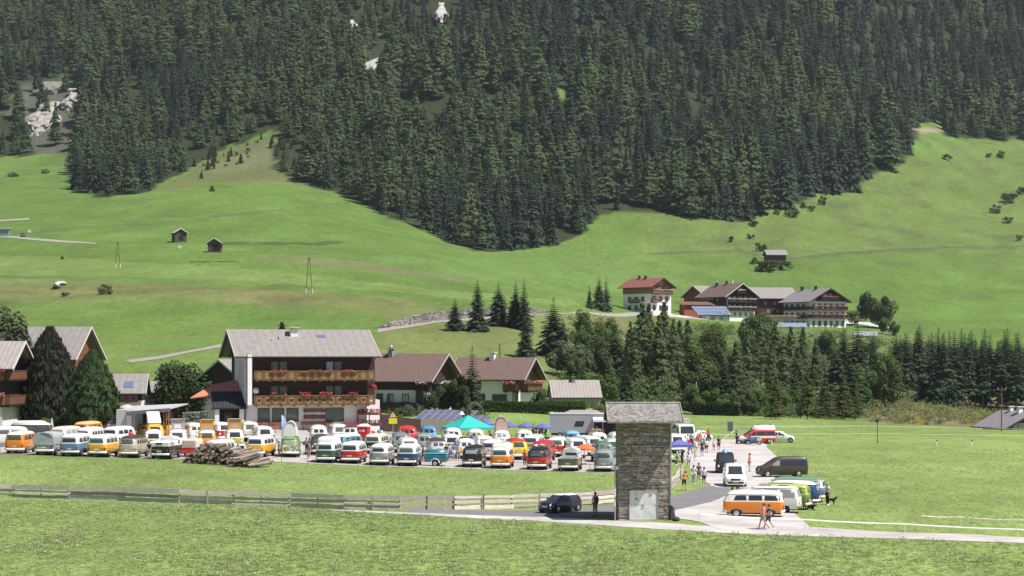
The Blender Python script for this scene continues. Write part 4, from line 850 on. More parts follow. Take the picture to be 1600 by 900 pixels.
# things on bus roofs
CAN_O = mat('orange_canvas', (.70, .30, .03), .9, var=.1, scale=2); CAN_G = mat('grey_canvas', (.42, .36, .33), .9, var=.1, scale=2); CAN_W = mat('white_canvas', (.74, .73, .72), .9, var=.06, scale=2); CAN_P = mat('pink_striped_canvas', (.62, .40, .38), .9, var=.15, scale=9, stretch=(1, .1, .1)); GRN_W = mat('green_mesh_window', (.25, .32, .12), .8)
def pop_top(e, canvas, lid=None, y0=-.9, y1=1.2, w_=.56, h=.85, zb=1.93, back=True):
    """a lid hinged at one end with a canvas wedge under it"""
    mb = MB(); ya, yb = (y1, y0) if back else (y0, y1)      # ya: raised end
    mb.add([(-w_, ya, zb), (w_, ya, zb), (w_, ya, zb+h), (-w_, ya, zb+h), (-w_, yb, zb), (w_, yb, zb), (w_, yb, zb+.1), (-w_, yb, zb+.1)], [(0, 1, 2, 3), (0, 3, 7, 4), (1, 5, 6, 2), (4, 7, 6, 5)], 0)
    c = mb.build('pop_top_canvas', canvas, e)
    wv = MB(); wv.add([(-w_*.55, ya+(.012 if ya > yb else -.012), zb+.12), (w_*.55, ya+(.012 if ya > yb else -.012), zb+.12), (w_*.5, ya+(.012 if ya > yb else -.012), zb+.5), (-w_*.5, ya+(.012 if ya > yb else -.012), zb+.5)], [(0, 1, 2, 3)]); wv.build('canvas_window', CAN_G if canvas is not CAN_G else CAN_W, c)
    L = MB(); dy = .12*(1 if ya > yb else -1); v = Vector((0, ya+dy-yb, h-.1)).normalized(); nn = Vector((0, -v.z, v.y)) if v.y > 0 else Vector((0, v.z, -v.y))
    a = Vector((0, yb-dy, zb+.1)); b = Vector((0, ya+dy, zb+h)); r = []
    for t in np.linspace(0, 1, 7):
        C = a+(b-a)*t; k = .02+.10*math.sin(PI*min(1, max(0, t)))**.5; ww = w_+.06
        r.append([(-ww, C.y, C.z), (ww, C.y, C.z), (ww*.96, C.y+nn.y*k*.6, C.z+nn.z*k*.6), (ww*.6, C.y+nn.y*k, C.z+nn.z*k), (-ww*.6, C.y+nn.y*k, C.z+nn.z*k), (-ww*.96, C.y+nn.y*k*.6, C.z+nn.z*k*.6)])
    L.loft(r, 0, True, True); L.build('pop_top_lid', lid or PW, e)
def dome_tent(e, canvas, y0=-1.5, y1=1.2, w_=.62, h=1.05, zb=1.90, lid=None):
    """a side-hinged arch of canvas"""
    mb = MB(); n = 9; rows = []
    for y in (y0, (y0+y1)/2, y1): rows.append([(w_*math.cos(PI*i/n), y, zb+h*math.sin(PI*i/n)**.8*(1 if y != y1 else .98)) for i in range(n+1)])
    mb.loft(rows, 0, close=False); mb.add(rows[-1], [list(range(n+1))], 0); mb.add(rows[0], [list(range(n, -1, -1))], 0); mb.build('pop_top_canvas', canvas, e)
    L = MB(); L.loft([[(w_*1.05*math.cos(PI*i/n), y, zb+h*1.04*math.sin(PI*i/n)**.8) for i in range(3, 8)]+[(w_*1.05*math.cos(PI*i/n), y, zb+h*1.09*math.sin(PI*i/n)**.8) for i in range(7, 2, -1)] for y in (y0-.05, y1+.05)], 0, True, True); L.build('pop_top_lid', lid or PW, e)
def high_roof(e, m, y0=-1.85, y1=1.45, h=.55, zb=1.70):
    rows = []
    for k, (f, z) in enumerate(((1, 0), (.99, .25), (.95, .6), (.85, .85), (.62, 1.0))):
        rows.append([(.74*f*sx, (y0+(1-f)*.8) if sy < 0 else (y1-(1-f)*1.5), zb+z*h) for sx, sy in ((-1, -1), (-.7, -1.0), (0, -1), (.7, -1), (1, -1), (1, 0), (1, 1), (.7, 1), (0, 1), (-.7, 1), (-1, 1))])
    mb = MB(); mb.loft(rows, 0, False, True); mb.build('high_roof', m, e)
def roof_rack(e, n=0, y0=-1.5, y1=.9, seed=0, ms=None):
    g = random.Random(seed); mb = MB()
    for y in np.linspace(y0, y1, 9): mb.box((0, y, 2.02), (1.15, .07, .025))
    for s_ in (-1, 1):
        mb.box((s_*.6, (y0+y1)/2, 2.0), (.03, y1-y0+.1, .03)); mb.box((s_*.62, (y0+y1)/2, 2.16), (.03, y1-y0+.1, .03))
        for y in np.linspace(y0, y1, 5): mb.cyl((s_*.61, y, 1.78), (s_*.62, y, 2.16), .014, n=4)
    for y in (y0, y1): mb.box((0, y, 2.16), (1.24, .03, .03))
    mb.build('roof_rack', mat('varnished_wood', (.28, .16, .08), .5), e)
def sunroof(e, m=BLK):
    mb = MB(); mb.extrude([(-.42, 1.945), (.42, 1.945), (.36, 1.985), (-.36, 1.985)], 'y', -1.0, .7); mb.build('folding_sunroof', m, e)
def luggage(loc, where, seed, cols, rz=0, w_=1.0, l_=1.8):
    """bags lying on a roof rack: one of each colour"""
    g = random.Random(seed)
    for k, (cn, m) in enumerate(cols):
        mb = MB(); s = (g.uniform(.4, .6), g.uniform(.45, .7), g.uniform(.24, .4)); mb.ball((0, 0, s[2]/2), (s[0]/2, s[1]/2, s[2]/2), 8, 5, jit=.12, rg=g)
        M = Matrix.Rotation(rz, 3, 'Z'); q = Vector(loc)+M @ Vector(((k % 2-.5)*.6, (k/len(cols)-.4)*l_, 2.28))
        tag(mb.build('luggage_bag', m, loc=q, rz=g.random()*3), '%s bag lying on the roof of %s' % (cn, where), 'bag', 'bags on '+where)
def modern(px, py, rz, sh, col, label, name, cat, roof=None, d=None, wins=(), ws=None, rw=None, wheels=(1.55, -1.45), wr=.34, wx=.855, lampz=.72, glass=None, grille=True, belt=None, group=None, mirror=True, sidedark=None, rwheel=HUB):
    """a newer van or car built on a ring skin"""
    o = pd(px, d) if d else at(px, py); e = thing(name, label, cat, o, rz, group); k = id(sh); G = glass or GLS; zt = sh.r[-1][0]
    rz_ = sh.r[-3][0]
    part((k, 'b'), lambda: sh.skin(sh.r[0][0], rz_, True), 'body', col, e); part((k, 'r'), lambda: sh.skin(rz_, zt, False, True), 'roof', roof or col, e)
    if ws: part((k, 'ws'), lambda: sh.pane_end(True, -ws[0], ws[0], ws[1], -ws[2], ws[2], ws[3], off=.012, nz=5, nx=12), 'windscreen', G, e)
    if rw: part((k, 'rw'), lambda: sh.pane_end(False, -rw[0], rw[0], rw[1], -rw[2], rw[2], rw[3], off=.012), 'rear_window', G, e)
    for s_ in (-1, 1):
        for q, (a, b, c, a2, b2, c2) in enumerate(wins): part((k, 'sw', s_, q), lambda: sh.pane_side(s_, a, b, c, a2, b2, c2, off=.010), 'side_window', G if not (sidedark and q in sidedark) else sidedark[q], e)
        x = s_*(sh.at(lampz)[0]-.22)
        part((k, 'hl', s_), lambda: sh.pane_end(True, min(x-.17, x+.17), max(x-.17, x+.17), lampz-.08, min(x-.15, x+.17), max(x-.15, x+.17), lampz+.14, off=.015, nx=4), 'headlight', LAMP, e)
        xr = s_*(sh.at(lampz)[0]-.09)
        part((k, 'tl', s_), lambda: sh.pane_end(False, min(xr-.07, xr+.07), max(xr-.07, xr+.07), lampz+.1, min(xr-.07, xr+.05), max(xr-.07, xr+.05), lampz+.48, off=.015, nx=3), 'tail_light', RED_L, e)
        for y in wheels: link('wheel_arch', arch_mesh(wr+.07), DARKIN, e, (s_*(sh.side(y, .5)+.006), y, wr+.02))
        if mirror:
            zm = sh.r[5][0]+.1; part((k, 'mir', s_), lambda: (lambda mb: (mb.ball((s_*(sh.at(zm)[0]+.13), sh.front(.0, zm)-.42, zm), (.11, .07, .10), 8, 5), mb)[1])(MB()), 'mirror', col, e)
    if grille:
        part((k, 'gr'), lambda: sh.pane_end(True, -.42, .42, lampz-.09, -.45, .45, lampz+.06, off=.014), 'grille', BLK, e)
        part((k, 'lg'), lambda: sh.pane_end(True, -.66, .66, .34, -.70, .70, .50, off=.014), 'lower_grille', BLK, e)
    pm = cached('plate2', lambda: (lambda mb: (mb.box((0, 0, 0), (.50, .02, .12)), mb.mesh('number_plate'))[1])(MB()))
    link('number_plate', pm, PLATE, e, (0, sh.front(0, .50)+.03, .52)); link('number_plate', pm, PLATE, e, (0, sh.rear(0, .62)-.02, .62))
    add_wheels(e, wheels, wx, wr, .22, rwheel)
    part((k, 'fl'), lambda: (lambda mb: (mb.box((0, 0, .26), (1.4, 3.0, .12)), mb)[1])(MB()), 'underbody', DARKIN, e)
    return e
VW_ = dict(ws=(.885, 1.12, .80, 1.78), rw=(.70, 1.15, .62, 1.72), wins=[(-2.25, -1.05, 1.12, -2.2, -1.05, 1.62), (-.98, .25, 1.12, -.98, .22, 1.62), (.36, 1.30, 1.12, .36, .92, 1.60)])
e = modern(1133, 738, PI-.10, T5, PBK, 'black van driving down the lane behind the white van', 'van', 'van', group=None, **VW_)
mb = MB(); mb.loft([[(.28*k*math.cos(a), .5*math.sin(a)*k, 1.97+.0+h) for a in np.linspace(0, 6.28, 9)[:-1]] for k, h in ((1, 0), (.85, .18), (.4, .32), (.05, .36))], 0); mb.build('roof_bag', PSB, e, (0, -.9, 0))
modern(1148, 759, PI-.07, T5, PW, 'white van coming down the lane towards the tower', 'van', 'van', **VW_)
modern(1221, 745, PI/2+.10, T5, PBR, 'dark brown van parked across the lane with tinted side windows', 'van', 'van', sidedark={2: GLC}, **VW_)
e = modern(1182, 693, PI/2+.20, T5, PVE, 'red and white ambulance van with raised roof on the far lane', 'ambulance', 'ambulance', roof=PW, **VW_)
mb = MB(); mb.loft([[(x*w_, y, z) for x in (-1, 1) for y in ((yf, yr) if x < 0 else (yr, yf))] for w_, yf, yr, z in ((.82, .62, -2.3, 1.82), (.80, .50, -2.28, 2.15), (.72, .2, -2.2, 2.36), (.55, -.1, -2.0, 2.42))], 0, False, True); mb.build('raised_roof', PW, e)
for y in (-1.9, -.2): mb = MB(); mb.box((0, y, 2.46), (.9, .16, .1)); mb.build('beacon_bar', mat('blue_beacon', (.05, .12, .5), .2), e)
mb = MB(); mb.add([(.963, 1.2, .75), (.963, -2.3, .75), (.963, -2.3, 1.0), (.963, 1.2, 1.0)], [(0, 3, 2, 1)]); mb.add([(-.963, 1.2, .75), (-.963, -2.3, .75), (-.963, -2.3, 1.0), (-.963, 1.2, 1.0)], [(0, 1, 2, 3)]); mb.build('white_stripe', PW, e)
modern(1221, 691, -PI/2-.15, UP, PW, 'small white hatchback behind the ambulance', 'car', 'car', ws=(.66, .98, .56, 1.36), rw=(.6, 1.0, .52, 1.34), wins=[(-1.35, -.5, .94, -1.2, -.5, 1.33), (-.42, .75, .94, -.42, .35, 1.33)], wheels=(1.2, -1.2), wr=.29, wx=.735, lampz=.66)
modern(1091, 689, PI/2+.25, BEET, PW, 'white beetle-shaped car at the head of the lane behind the crowd', 'car', 'car', ws=(.55, 1.02, .45, 1.36), rw=(.4, 1.05, .3, 1.3), wins=[(-.85, -.25, 1.02, -.65, -.25, 1.32), (-.18, .5, 1.02, -.18, .3, 1.34)], wheels=(1.2, -1.2), wr=.31, wx=.64, lampz=.70, grille=False)
e = modern(875, 800, PI/2+.86, MINI, paint('blue_black', (.010, .014, .035), .9), 'dark blue small car with a white roof on the asphalt road', 'car', 'car', roof=PW, ws=(.68, .96, .56, 1.30), rw=(.6, 1.0, .5, 1.28), wins=[(-1.25, -.32, .94, -1.1, -.32, 1.29), (-.25, .86, .94, -.25, .42, 1.29)], wheels=(1.25, -1.22), wr=.31, wx=.775, lampz=.66)
e.scale = (.96,)*3
for s_ in (-1, 1): link('fog_lamp', disc_mesh(.07), LAMP, e, (s_*.56, MINI.front(.56, .4)+.01, .40))
mb = MB(); mb.loft([[(x*.42, MINI.front(x*.42, z)+.03, z) for x in np.linspace(-1, 1, 9)] for z in (.60, .625)], 0, close=False); mb.build('chrome_strip', CHR, e)
# the five old buses parked side by side on the plaza
G5 = 'buses parked beside the plaza'
oldbus(1178, 0, 80, 'bay', POR, PW, PW, 'orange and white bus side-on, nearest of the five parked beside the plaza', group=G5, d=144.6)
e = oldbus(1203, 0, 73, 't3', PW, PW, PW, 'plain white square van parked right behind the orange and white bus', group=G5, d=148.4, bump=GREYP)
mb = MB(); mb.box((0, .3, 1.99), (.8, .8, .06)); mb.box((0, -1.0, 1.99), (.6, .7, .06)); mb.build('roof_hatch', GREYP, e)
e = oldbus(1221, 0, 72, 'bay', PGN, PLI, PLI, 'lime green roofed bus in the middle of the five beside the plaza', group=G5, d=151.8)
mb = MB(); mb.box((.1, 0, 1.97), (.9, 1.9, .05)); mb.build('roof_hatch', CAN_G, e)
oldbus(1238, 0, 72, 'split', PNB, PNB, PW, 'dark navy bus with pale roof, fourth of the five beside the plaza', group=G5, d=155.2)
oldbus(1246, 0, 72, 'bay', PMB, PW, PGG, 'blue and white bus farthest of the five beside the plaza', group=G5, d=158.8)
# ------------------------------------------------------------------ the old buses in the car park; rows named by what stands beside each
# front row, backs to the picture
oldbus(33, 708, -2, 'bay', POR, POR, PW, 'orange bus with white roof at the left end of the front row')
e = oldbus(79, 710, -3, 'bay', PSI, PSI, PSI, 'silver bus under a loose grey tarpaulin in the front row', extra=('tarp',))
mb = MB(); g_ = random.Random(5); rows = []
for y in np.linspace(-2.22, .75, 8): rows.append([(sx*(.90+g_.uniform(-.03, .03)), y+g_.uniform(-.04, .04), z+g_.uniform(-.05, .05)) for sx, z in ((-1, .95), (-1, 1.5), (-.93, 1.85), (-.5, 1.95), (0, 1.98), (.5, 1.95), (.93, 1.85), (1, 1.5), (1, .95))])
mb.loft(rows, 0, close=False); mb.add(rows[0], [list(range(8, -1, -1))], 0); mb.add(rows[-1], [list(range(9))], 0)
mb.build('tarpaulin', mat('grey_tarp', (.36, .40, .40), .45, var=.12, scale=2, bump=.5, bscale=3), e)
oldbus(119, 712, -4, 'bay', PBL, PW, PW, 'steel blue and white bus in the front row between tarped and yellow buses')
oldbus(162, 713, -5, 'bay', PYE, PW, PW, 'yellow and white bus in the front row left of the beige bus')
e = oldbus(209, 714, -6, 'split', PBE, PBE, PBB, 'beige bus with brown roof and stickers on the rear glass in the front row', win=GLS)
mb = MB()
for k in range(7): mb.box((-.42+.14*k, SPL.rear(-.42+.14*k, 1.36)-.012, 1.34+.05*(k % 3)), (.07, .01, .06))
mb.build('window_stickers', PW, e)
e = oldbus(260, 716, -7, 'bay', PBK, PW, PW, 'white over black pickup with white load cover left of the log heap', extra=('pickup',))
mb = MB(); mb.loft([[(x*w_, y, z) for x, y in ((-1, y0), (1, y0), (1, y1), (-1, y1))] for w_, y0, y1, z in ((.85, -2.16, .55, 1.12), (.85, -2.16, .55, 1.46), (.78, -2.08, .5, 1.56))], 0, True, True, sm=False); c = mb.build('load_cover', PW, e)
mb = MB(); mb.box((0, -2.17, 1.36), (.55, .02, .14)); mb.build('vent_slot', BLK, c)
mb = MB()
for k in range(5): mb.box((.865, -1.6+.22*k, 1.33), (.01, .06, .26))
mb.build('stripe_marks', BLK, c)
oldbus(408, 713, -8, 'bay', PYE, PW, PW, 'white over yellow bus just right of the log heap')
oldbus(345, 709, -8, 'bay', PW, PW, PW, 'plain white bus hidden to its roof by the log heap', d=204)
e = oldbus(515, 722, -6, 'bay', PDG, PW, PW, 'dark green and white bus with a tall white roof in the front row'); high_roof(e, PW, h=.62)
oldbus(553, 723, -6, 'bay', PRE, PW, PW, 'red and white bus in the front row between a green and a grey one')
oldbus(597, 726, -6, 'split', PGR, PW, PW, 'grey and white bus in the front row right of the red one')
oldbus(640, 727, -5, 'bay', PNB, PW, PW, 'navy blue and white bus in the front row left of the teal trailer')
oldbus(741, 729, -7, 'split', PBK, PBK, PBK, 'all black rounded bus in the front row with curtained rear glass', win=GLC)
e = oldbus(785, 731, -6, 'bay', POR, PW, PW, 'orange and white bus with a tall white roof right of the black bus'); high_roof(e, PW, h=.55)
e = oldbus(843, 733, -10, 'split', PRE, PBK, PBK, 'red bus with black window band and loaded roof rack in the front row'); roof_rack(e)
luggage(e.location, 'the red and black bus', 3, [('white', CAN_W), ('tan', PBE), ('blue', PMB), ('grey', CAN_G), ('red', PRE)], R(-10))
e = oldbus(891, 735, -8, 'bay', POL, PW, PW, 'olive pickup with white cab roof and open bed in the front row', extra=('pickup',))
mb = MB()
for s_ in (-1, 1): mb.box((s_*.82, -.78, 1.16), (.07, 2.76, .06))
mb.box((0, -2.13, 1.16), (1.6, .07, .06)); mb.box((0, .57, 1.16), (1.6, .07, .06)); mb.build('bed_rail', PW, e)
e = oldbus(946, 736, -7, 'split', PGR, PGR, PGR, 'all grey bus at the right end of the front row beside the tower')
# second row and behind, left part
oldbus(104, 697, -12, 'bay', PCR, PCR, PCR, 'cream bus behind the tarped silver bus')
oldbus(142, 698, -10, 'split', PW, PW, PW, 'all white bus with four side windows behind the steel blue bus')
oldbus(138, 688, -10, 'bay', PW, POR, mat('paint_apricot', (.72, .44, .20), .4), 'bus with apricot roof behind the all white bus')
oldbus(186, 697, -14, 'bay', PW, PW, PW, 'white bus behind the gap between the yellow and the beige bus')
e = oldbus(188, 685, -10, 'bay', PMA, PMA, PMA, 'maroon roofed bus near the picket fence')
e = oldbus(50, 690, -80, 'bay', PBR, PBR, PW, 'brown bus with a raised white roof behind the orange bus'); high_roof(e, PW, h=.42)
oldbus(10, 698, -80, 'bay', PW, PW, PW, 'white bus cut by the left picture edge behind the orange bus')
oldbus(240, 704, -170, 'bay', PYE, PW, PW, 'yellow bus with white front and wide windscreen behind the beige one')
e = oldbus(240, 692, -165, 'bay', PYE, PYE, PYE, 'yellow bus with its white roof lid tilted steeply, in front of the carport'); pop_top(e, PW, PW, -1.0, 1.1, .6, 1.15, back=False)
e = oldbus(278, 702, -172, 'bay', PW, PW, PW, 'white bus nose-on with a grey canvas pop-up roof'); pop_top(e, CAN_G, PW, -1.1, 1.2, .6, 1.0)
e = oldbus(323, 703, -170, 'bay', POR, POR, PW, 'orange bus with an orange canvas pop-up roof behind the red folding trailer'); pop_top(e, CAN_O, PW, -1.1, 1.2, .6, 1.0)
e = oldbus(366, 701, -170, 'bay', PLI, PW, PW, 'white and lime bus with a brownish orange pop-up roof behind the log heap'); pop_top(e, mat('ochre_canvas', (.50, .29, .07), .9), PW, -1.1, 1.2, .6, 1.0)
oldbus(340, 689, -150, 'bay', PRE, PW, PW, 'red and white bus between the two canvas pop-up roofs')
oldbus(302, 690, -160, 'split', PW, PCR, PW, 'pale bus behind the grey canvas pop-up roof')
oldbus(410, 696, -165, 'bay', PGG, PW, PW, 'white and sage green bus behind the white over yellow one')
oldbus(388, 688, -165, 'bay', PCR, PCR, PCR, 'cream bus in front of the hotel corner')
# middle part, noses to the picture
e = oldbus(454, 713, -176, 'split', PGN, PGN, PGN, 'green flower-painted bus right of the log heap', nose=PW); dome_tent(e, CAN_W, h=1.25)
g_ = random.Random(9); mb = MB()
for k in range(26):
    x = g_.uniform(-.7, .7); z = g_.uniform(.55, 1.1); mb.box((x, SPL.front(x, z)+.012, z), (.13, .01, .13), g_.randrange(3))
mb.build('painted_flowers', [PW, PYE, mat('paint_flower_pink', (.6, .2, .3), .5)], e)
oldbus(497, 694, -172, 'split', PPK, PW, PW, 'white bus with open top right below the hotel windows')
e = oldbus(500, 710, -176, 'split', PBR, PBR, PBR, 'brown old bus with a cream nose behind the seated visitors', nose=PCR)
oldbus(528, 692, -168, 'bay', PGW, PW, PW, 'white bus standing against the hotel wall left of the red cabin')
oldbus(543, 693, -168, 'split', PCR, PCR, PBR, 'cream bus with a brown roof hatch next to the red cabin')
oldbus(541, 709, -20, 'bay', PTQ, PTQ, PW, 'turquoise side-painted white bus behind the green and red buses')
e = oldbus(589, 708, -8, 'bay', PBK, PCR, PCR, 'cream over black bus with coloured bags on top right of the red cabin')
luggage(e.location, 'the cream over black bus', 4, [('red', PRE), ('blue', PMB), ('pink', PPK), ('white', PW)], R(-8))
oldbus(625, 706, -174, 'split', PGR, PGR, mat('paint_slate', (.16, .19, .19), .4), 'slate grey bus right of the cream over black one')
oldbus(637, 694, -172, 'split', PVE, PVE, PVE, 'all red bus beside the road sign')
oldbus(637, 716, -172, 'bay', PCO, PW, PW, 'white bus with copper nose behind the navy blue one')
oldbus(669, 693, -174, 'split', PSB, PMB, PMB, 'all blue bus left of the teal canopy')
oldbus(662, 707, -174, 'split', PGR, PGR, PGR, 'plain grey bus below the all blue one')
oldbus(682, 716, -172, 'split', PGW, PGW, PBR, 'grey bus with a dark brown roof behind the teal trailer')
oldbus(707, 697, -174, 'split', PW, PW, PW, 'white bus below the left edge of the teal canopy')
oldbus(704, 709, -174, 'bay', PSI, PW, PW, 'white roofed silver bus in front of the one below the teal canopy')
e = oldbus(726, 716, -172, 'split', PYE, PW, PW, 'yellow and white bus nose-on with visitors before it', nose=PW); sunroof(e)
oldbus(743, 699, -176, 'split', PGW, PCR, PW, 'cream bus below the right half of the teal canopy')
oldbus(755, 711, -174, 'bay', PLI, PW, PW, 'white and lime bus nose-on behind the black bus')
oldbus(770, 718, -8, 'split', PPK, PPK, PW, 'pale pink bus half hidden behind the orange and white one')
e = oldbus(783, 700, -177, 'split', PW, PW, PW, 'white bus under a tall pink striped roof tent'); dome_tent(e, CAN_P, h=1.35)
oldbus(806, 717, -172, 'bay', PBY, PBY, PVE, 'bright yellow bus with a red roof nose-on in the middle of the rows')
oldbus(819, 700, -176, 'split', PCR, PW, PW, 'cream and white bus nose-on behind the bright yellow one')
oldbus(834, 709, -10, 'bay', PLI, PW, PW, 'white and pale green bus between the yellow and the crimson roofed bus')
oldbus(849, 720, -12, 'split', PVE, PRE, mat('paint_crimson', (.48, .02, .06), .4), 'crimson roofed bus behind the red and black one')
oldbus(871, 713, -6, 'bay', PVE, PW, PW, 'red and white bus with a tall back standing before the grey truck')
oldbus(893, 701, -176, 'split', PMB, PMB, PSB, 'sky blue bus in front of the grey truck')
oldbus(896, 715, -168, 'bay', PW, PW, PW, 'white bus nose-on behind the olive pickup')
oldbus(917, 711, -160, 'bay', PVE, PW, PW, 'white bus with red lower half behind the orange parasol')
e = oldbus(933, 704, -174, 'split', PW, PW, PW, 'white bus with loaded roof under the truck awning'); roof_rack(e)
luggage(e.location, 'the white bus under the awning', 6, [('grey', CAN_G), ('dark grey', GREYP), ('brown', PBR)], R(-174))
oldbus(941, 721, -174, 'split', PGG, PGG, paint('pine_green', (.09, .20, .14)), 'sage bus with pine green roof beside the orange parasol')
oldbus(957, 716, -176, 'bay', PDG, PGW, PGW, 'grey-white over dark green bus half hidden by the tower')
oldbus(964, 704, -176, 'split', PW, PW, PW, 'white bus at the left tower edge behind the grey-white and green one')
# more buses of the back rows, hidden to their roofs
oldbus(1052, 707, -172, 'bay', PW, PW, PW, 'white van just right of the tower behind the navy gazebo', name='van', cat='van')
# trailers
def trailer(px, py, rz, label):
    o = at(px, py); e = thing('trailer', label, 'trailer', o, rz); mb = MB()
    mb.loft([[(x*w_, y, z) for x, y in ((-1, -1.15), (1, -1.15), (1, 1.15), (-1, 1.15))] for w_, z in ((.70, .45), (.74, .95), (.70, 1.32))], 0, True, True, sm=False); mb.build('body', PTE, e)
    mb = MB(); mb.loft([[(x*.74*f, y*1.2*f, z) for x, y in ((-1, -1), (1, -1), (1, 1), (-1, 1))] for f, z in ((1, 1.325), (1, 1.40))], 0, True, True, sm=False); mb.build('white_edge', PW, e)
    mb = MB(); mb.loft([[(x*.72*f, y*1.17*f, z) for x, y in ((-1, -1), (1, -1), (1, 1), (-1, 1))] for f, z in ((1, 1.402), (.96, 1.6), (.8, 1.72))], 0, True, True); mb.build('lid', PTE, e)
    for s_ in (-1, 1):
        t, h = wheel_mesh(.34, .18); q = link('wheel', t, TYRE, e, (s_*.80, 0, .34)); link('hubcap', h, HUB, q)
        mb = MB(); mb.loft([[(s_*.72, r_*math.cos(a), .34+r_*math.sin(a)), (s_*.92, r_*math.cos(a), .34+r_*math.sin(a)), (s_*.92, (r_+.07)*math.cos(a), .34+(r_+.07)*math.sin(a)), (s_*.72, (r_+.07)*math.cos(a), .34+(r_+.07)*math.sin(a))] for a in np.linspace(0, PI, 11) for r_ in (.42,)], 0, True, True); mb.build('mudguard', PW, e)
    mb = MB(); mb.cyl((0, 1.1, .5), (0, 2.1, .48), .04); mb.cyl((0, 2.0, .48), (0, 2.0, .05), .025); mb.build('drawbar', GREYP, e); return e
trailer(682, 728, PI/2-.15, 'teal box trailer with white mudguard in the front row')
o = at(300, 714); e = thing('folding_trailer', 'red trailer with a rounded beige hard cover behind the log heap', 'trailer', o, R(-7))
mb = MB(); mb.box((0, 0, .72), (1.62, 2.6, .62)); mb.build('body', PVE, e)
mb = MB(); mb.box((0, 0, 1.07), (1.66, 2.64, .08)); mb.build('edge_band', PW, e)
mb = MB(); mb.loft([[(.82*f*x, 1.31*f2*y, z) for x, y in ((-1, -1), (1, -1), (1, 1), (-1, 1))] for f, f2, z in ((1, 1, 1.11), (1, 1, 1.65), (.94, .95, 1.85), (.8, .85, 1.93))], 0, False, True, sm=False); mb.build('hard_cover', PCR, e)
mb = MB(); mb.box((.1, -1.325, 1.45), (1.15, .03, .6)); mb.build('rear_flap', mat('paint_sand', (.56, .47, .38), .6), e)
for s_ in (-1, 1):
    t, h = wheel_mesh(.32, .18); q = link('wheel', t, TYRE, e, (s_*.72, 0, .32)); link('hubcap', h, HUB, q)
    link('tail_light', CACHE[('tl', 'bay')], RED_L, e, (s_*.7, -1.31, .7))
# --- grey truck with awning behind the rows
GTR = mat('truck_grey_panel', (.36, .37, .39), .5, var=.05, scale=.6)
o = pd(915, 268); s = F/268; L = 112/s; e = thing('exhibition_truck', 'long grey box truck with a dark slanted window and awning behind the bus rows', 'truck', o, R(-2)); H = 2.75
mb = MB(); mb.box((0, 1.3, .75+H/2), (L, 2.5, H-.2)); mb.build('box_body', GTR, e)
mb = MB(); mb.box((0, 1.3, H+.72), (L+.08, 2.58, .14)); mb.build('roof_edge', PW, e)
mb = MB(); mb.extrude([(-L*.3, 0), (L*.22, 0), (L*.14, .35), (-L*.22, .35)], 'y', .5, 2.2); mb.build('roof_pod', mat('pod_grey', (.5, .46, .45), .6), e, (0, 0, H+.79))
mb = MB(); mb.extrude([(-1.55, 1.75), (-.35, 1.75), (-.15, 2.45), (-1.3, 2.45)], 'y', .02, .06); q = mb.build('window', BLK, e); mb = MB(); mb.extrude([(-1.35, 1.86), (-.47, 1.86), (-.32, 2.34), (-1.2, 2.34)], 'y', -.0, .022); mb.build('pane', GLS, q)
mb = MB(); mb.box((2.7, .02, 1.75), (3.3, .06, 2.1)); mb.build('open_side', mat('dark_interior', (.02, .02, .022), .9), e)
for x in (1.1, 2.3, 4.3): mb = MB(); mb.box((x, -.03, 1.75), (.07, .05, 2.1)); mb.build('side_post', CHR, e)
mb = MB(); mb.add([(1.0, -.02, 2.95), (4.5, -.02, 2.95), (4.5, -1.7, 2.60), (1.0, -1.7, 2.60), (1.0, -.02, 3.0), (4.5, -.02, 3.0), (4.5, -1.7, 2.65), (1.0, -1.7, 2.65), (1.0, -1.72, 2.40), (4.5, -1.72, 2.40)], [(0, 3, 2, 1), (4, 5, 6, 7), (0, 4, 7, 3), (1, 2, 6, 5), (3, 7, 6, 2), (3, 2, 9, 8)]); mb.build('awning', mat('lavender_awning', (.55, .56, .72), .8), e)
for y in (-L*.36, -L*.30, L*.30, L*.36):
    for q_ in (.15, 2.4):
        t, h = wheel_mesh(.48, .28); q = link('wheel', t, TYRE, e, (y, q_, .48), PI/2); link('hubcap', h, HUB, q)
mb = MB(); mb.box((0, 1.3, .72), (L*.96, 2.2, .3)); mb.build('chassis', DARKIN, e)
o = pd(1066, 262); e = thing('box_truck', 'white cab truck with a grey box behind the crowd right of the tower', 'truck', o, PI+.25)
mb = MB(); mb.box((0, -2.2, 1.9), (2.3, 4.4, 2.3)); mb.build('box_body', GTR, e); mb = MB(); mb.box((0, -2.2, 3.07), (2.36, 4.46, .06)); mb.build('roof_edge', PW, e)
mb = MB(); mb.extrude([(.05, .45), (2.0, .45), (2.05, 1.2), (1.75, 2.25), (1.5, 2.4), (.05, 2.4)], 'x', -1.05, 1.05); mb.build('cab', PW, e)
mb = MB(); mb.add([(-.92, 2.066, 1.28), (.92, 2.066, 1.28), (.85, 1.80, 2.18), (-.85, 1.80, 2.18)], [(0, 3, 2, 1)]); mb.build('windscreen', GLS, e)
for s_ in (-1, 1):
    mb = MB(); mb.add([(s_*1.056, .4, 1.3), (s_*1.056, 1.75, 1.3), (s_*1.056, 1.6, 2.1), (s_*1.056, .4, 2.1)], [(0, 1, 2, 3) if s_ > 0 else (3, 2, 1, 0)]); mb.build('side_window', GLS, e)
    link('headlight', disc_mesh(.12), LAMP, e, (s_*.75, 2.01, .75))
    for y in (1.0, -3.3): t, h = wheel_mesh(.42, .26); q = link('wheel', t, TYRE, e, (s_*.95, y, .42)); link('hubcap', h, HUB, q)
mb = MB(); mb.box((0, -1.2, .62), (1.6, 6, .25)); mb.build('chassis', DARKIN, e)
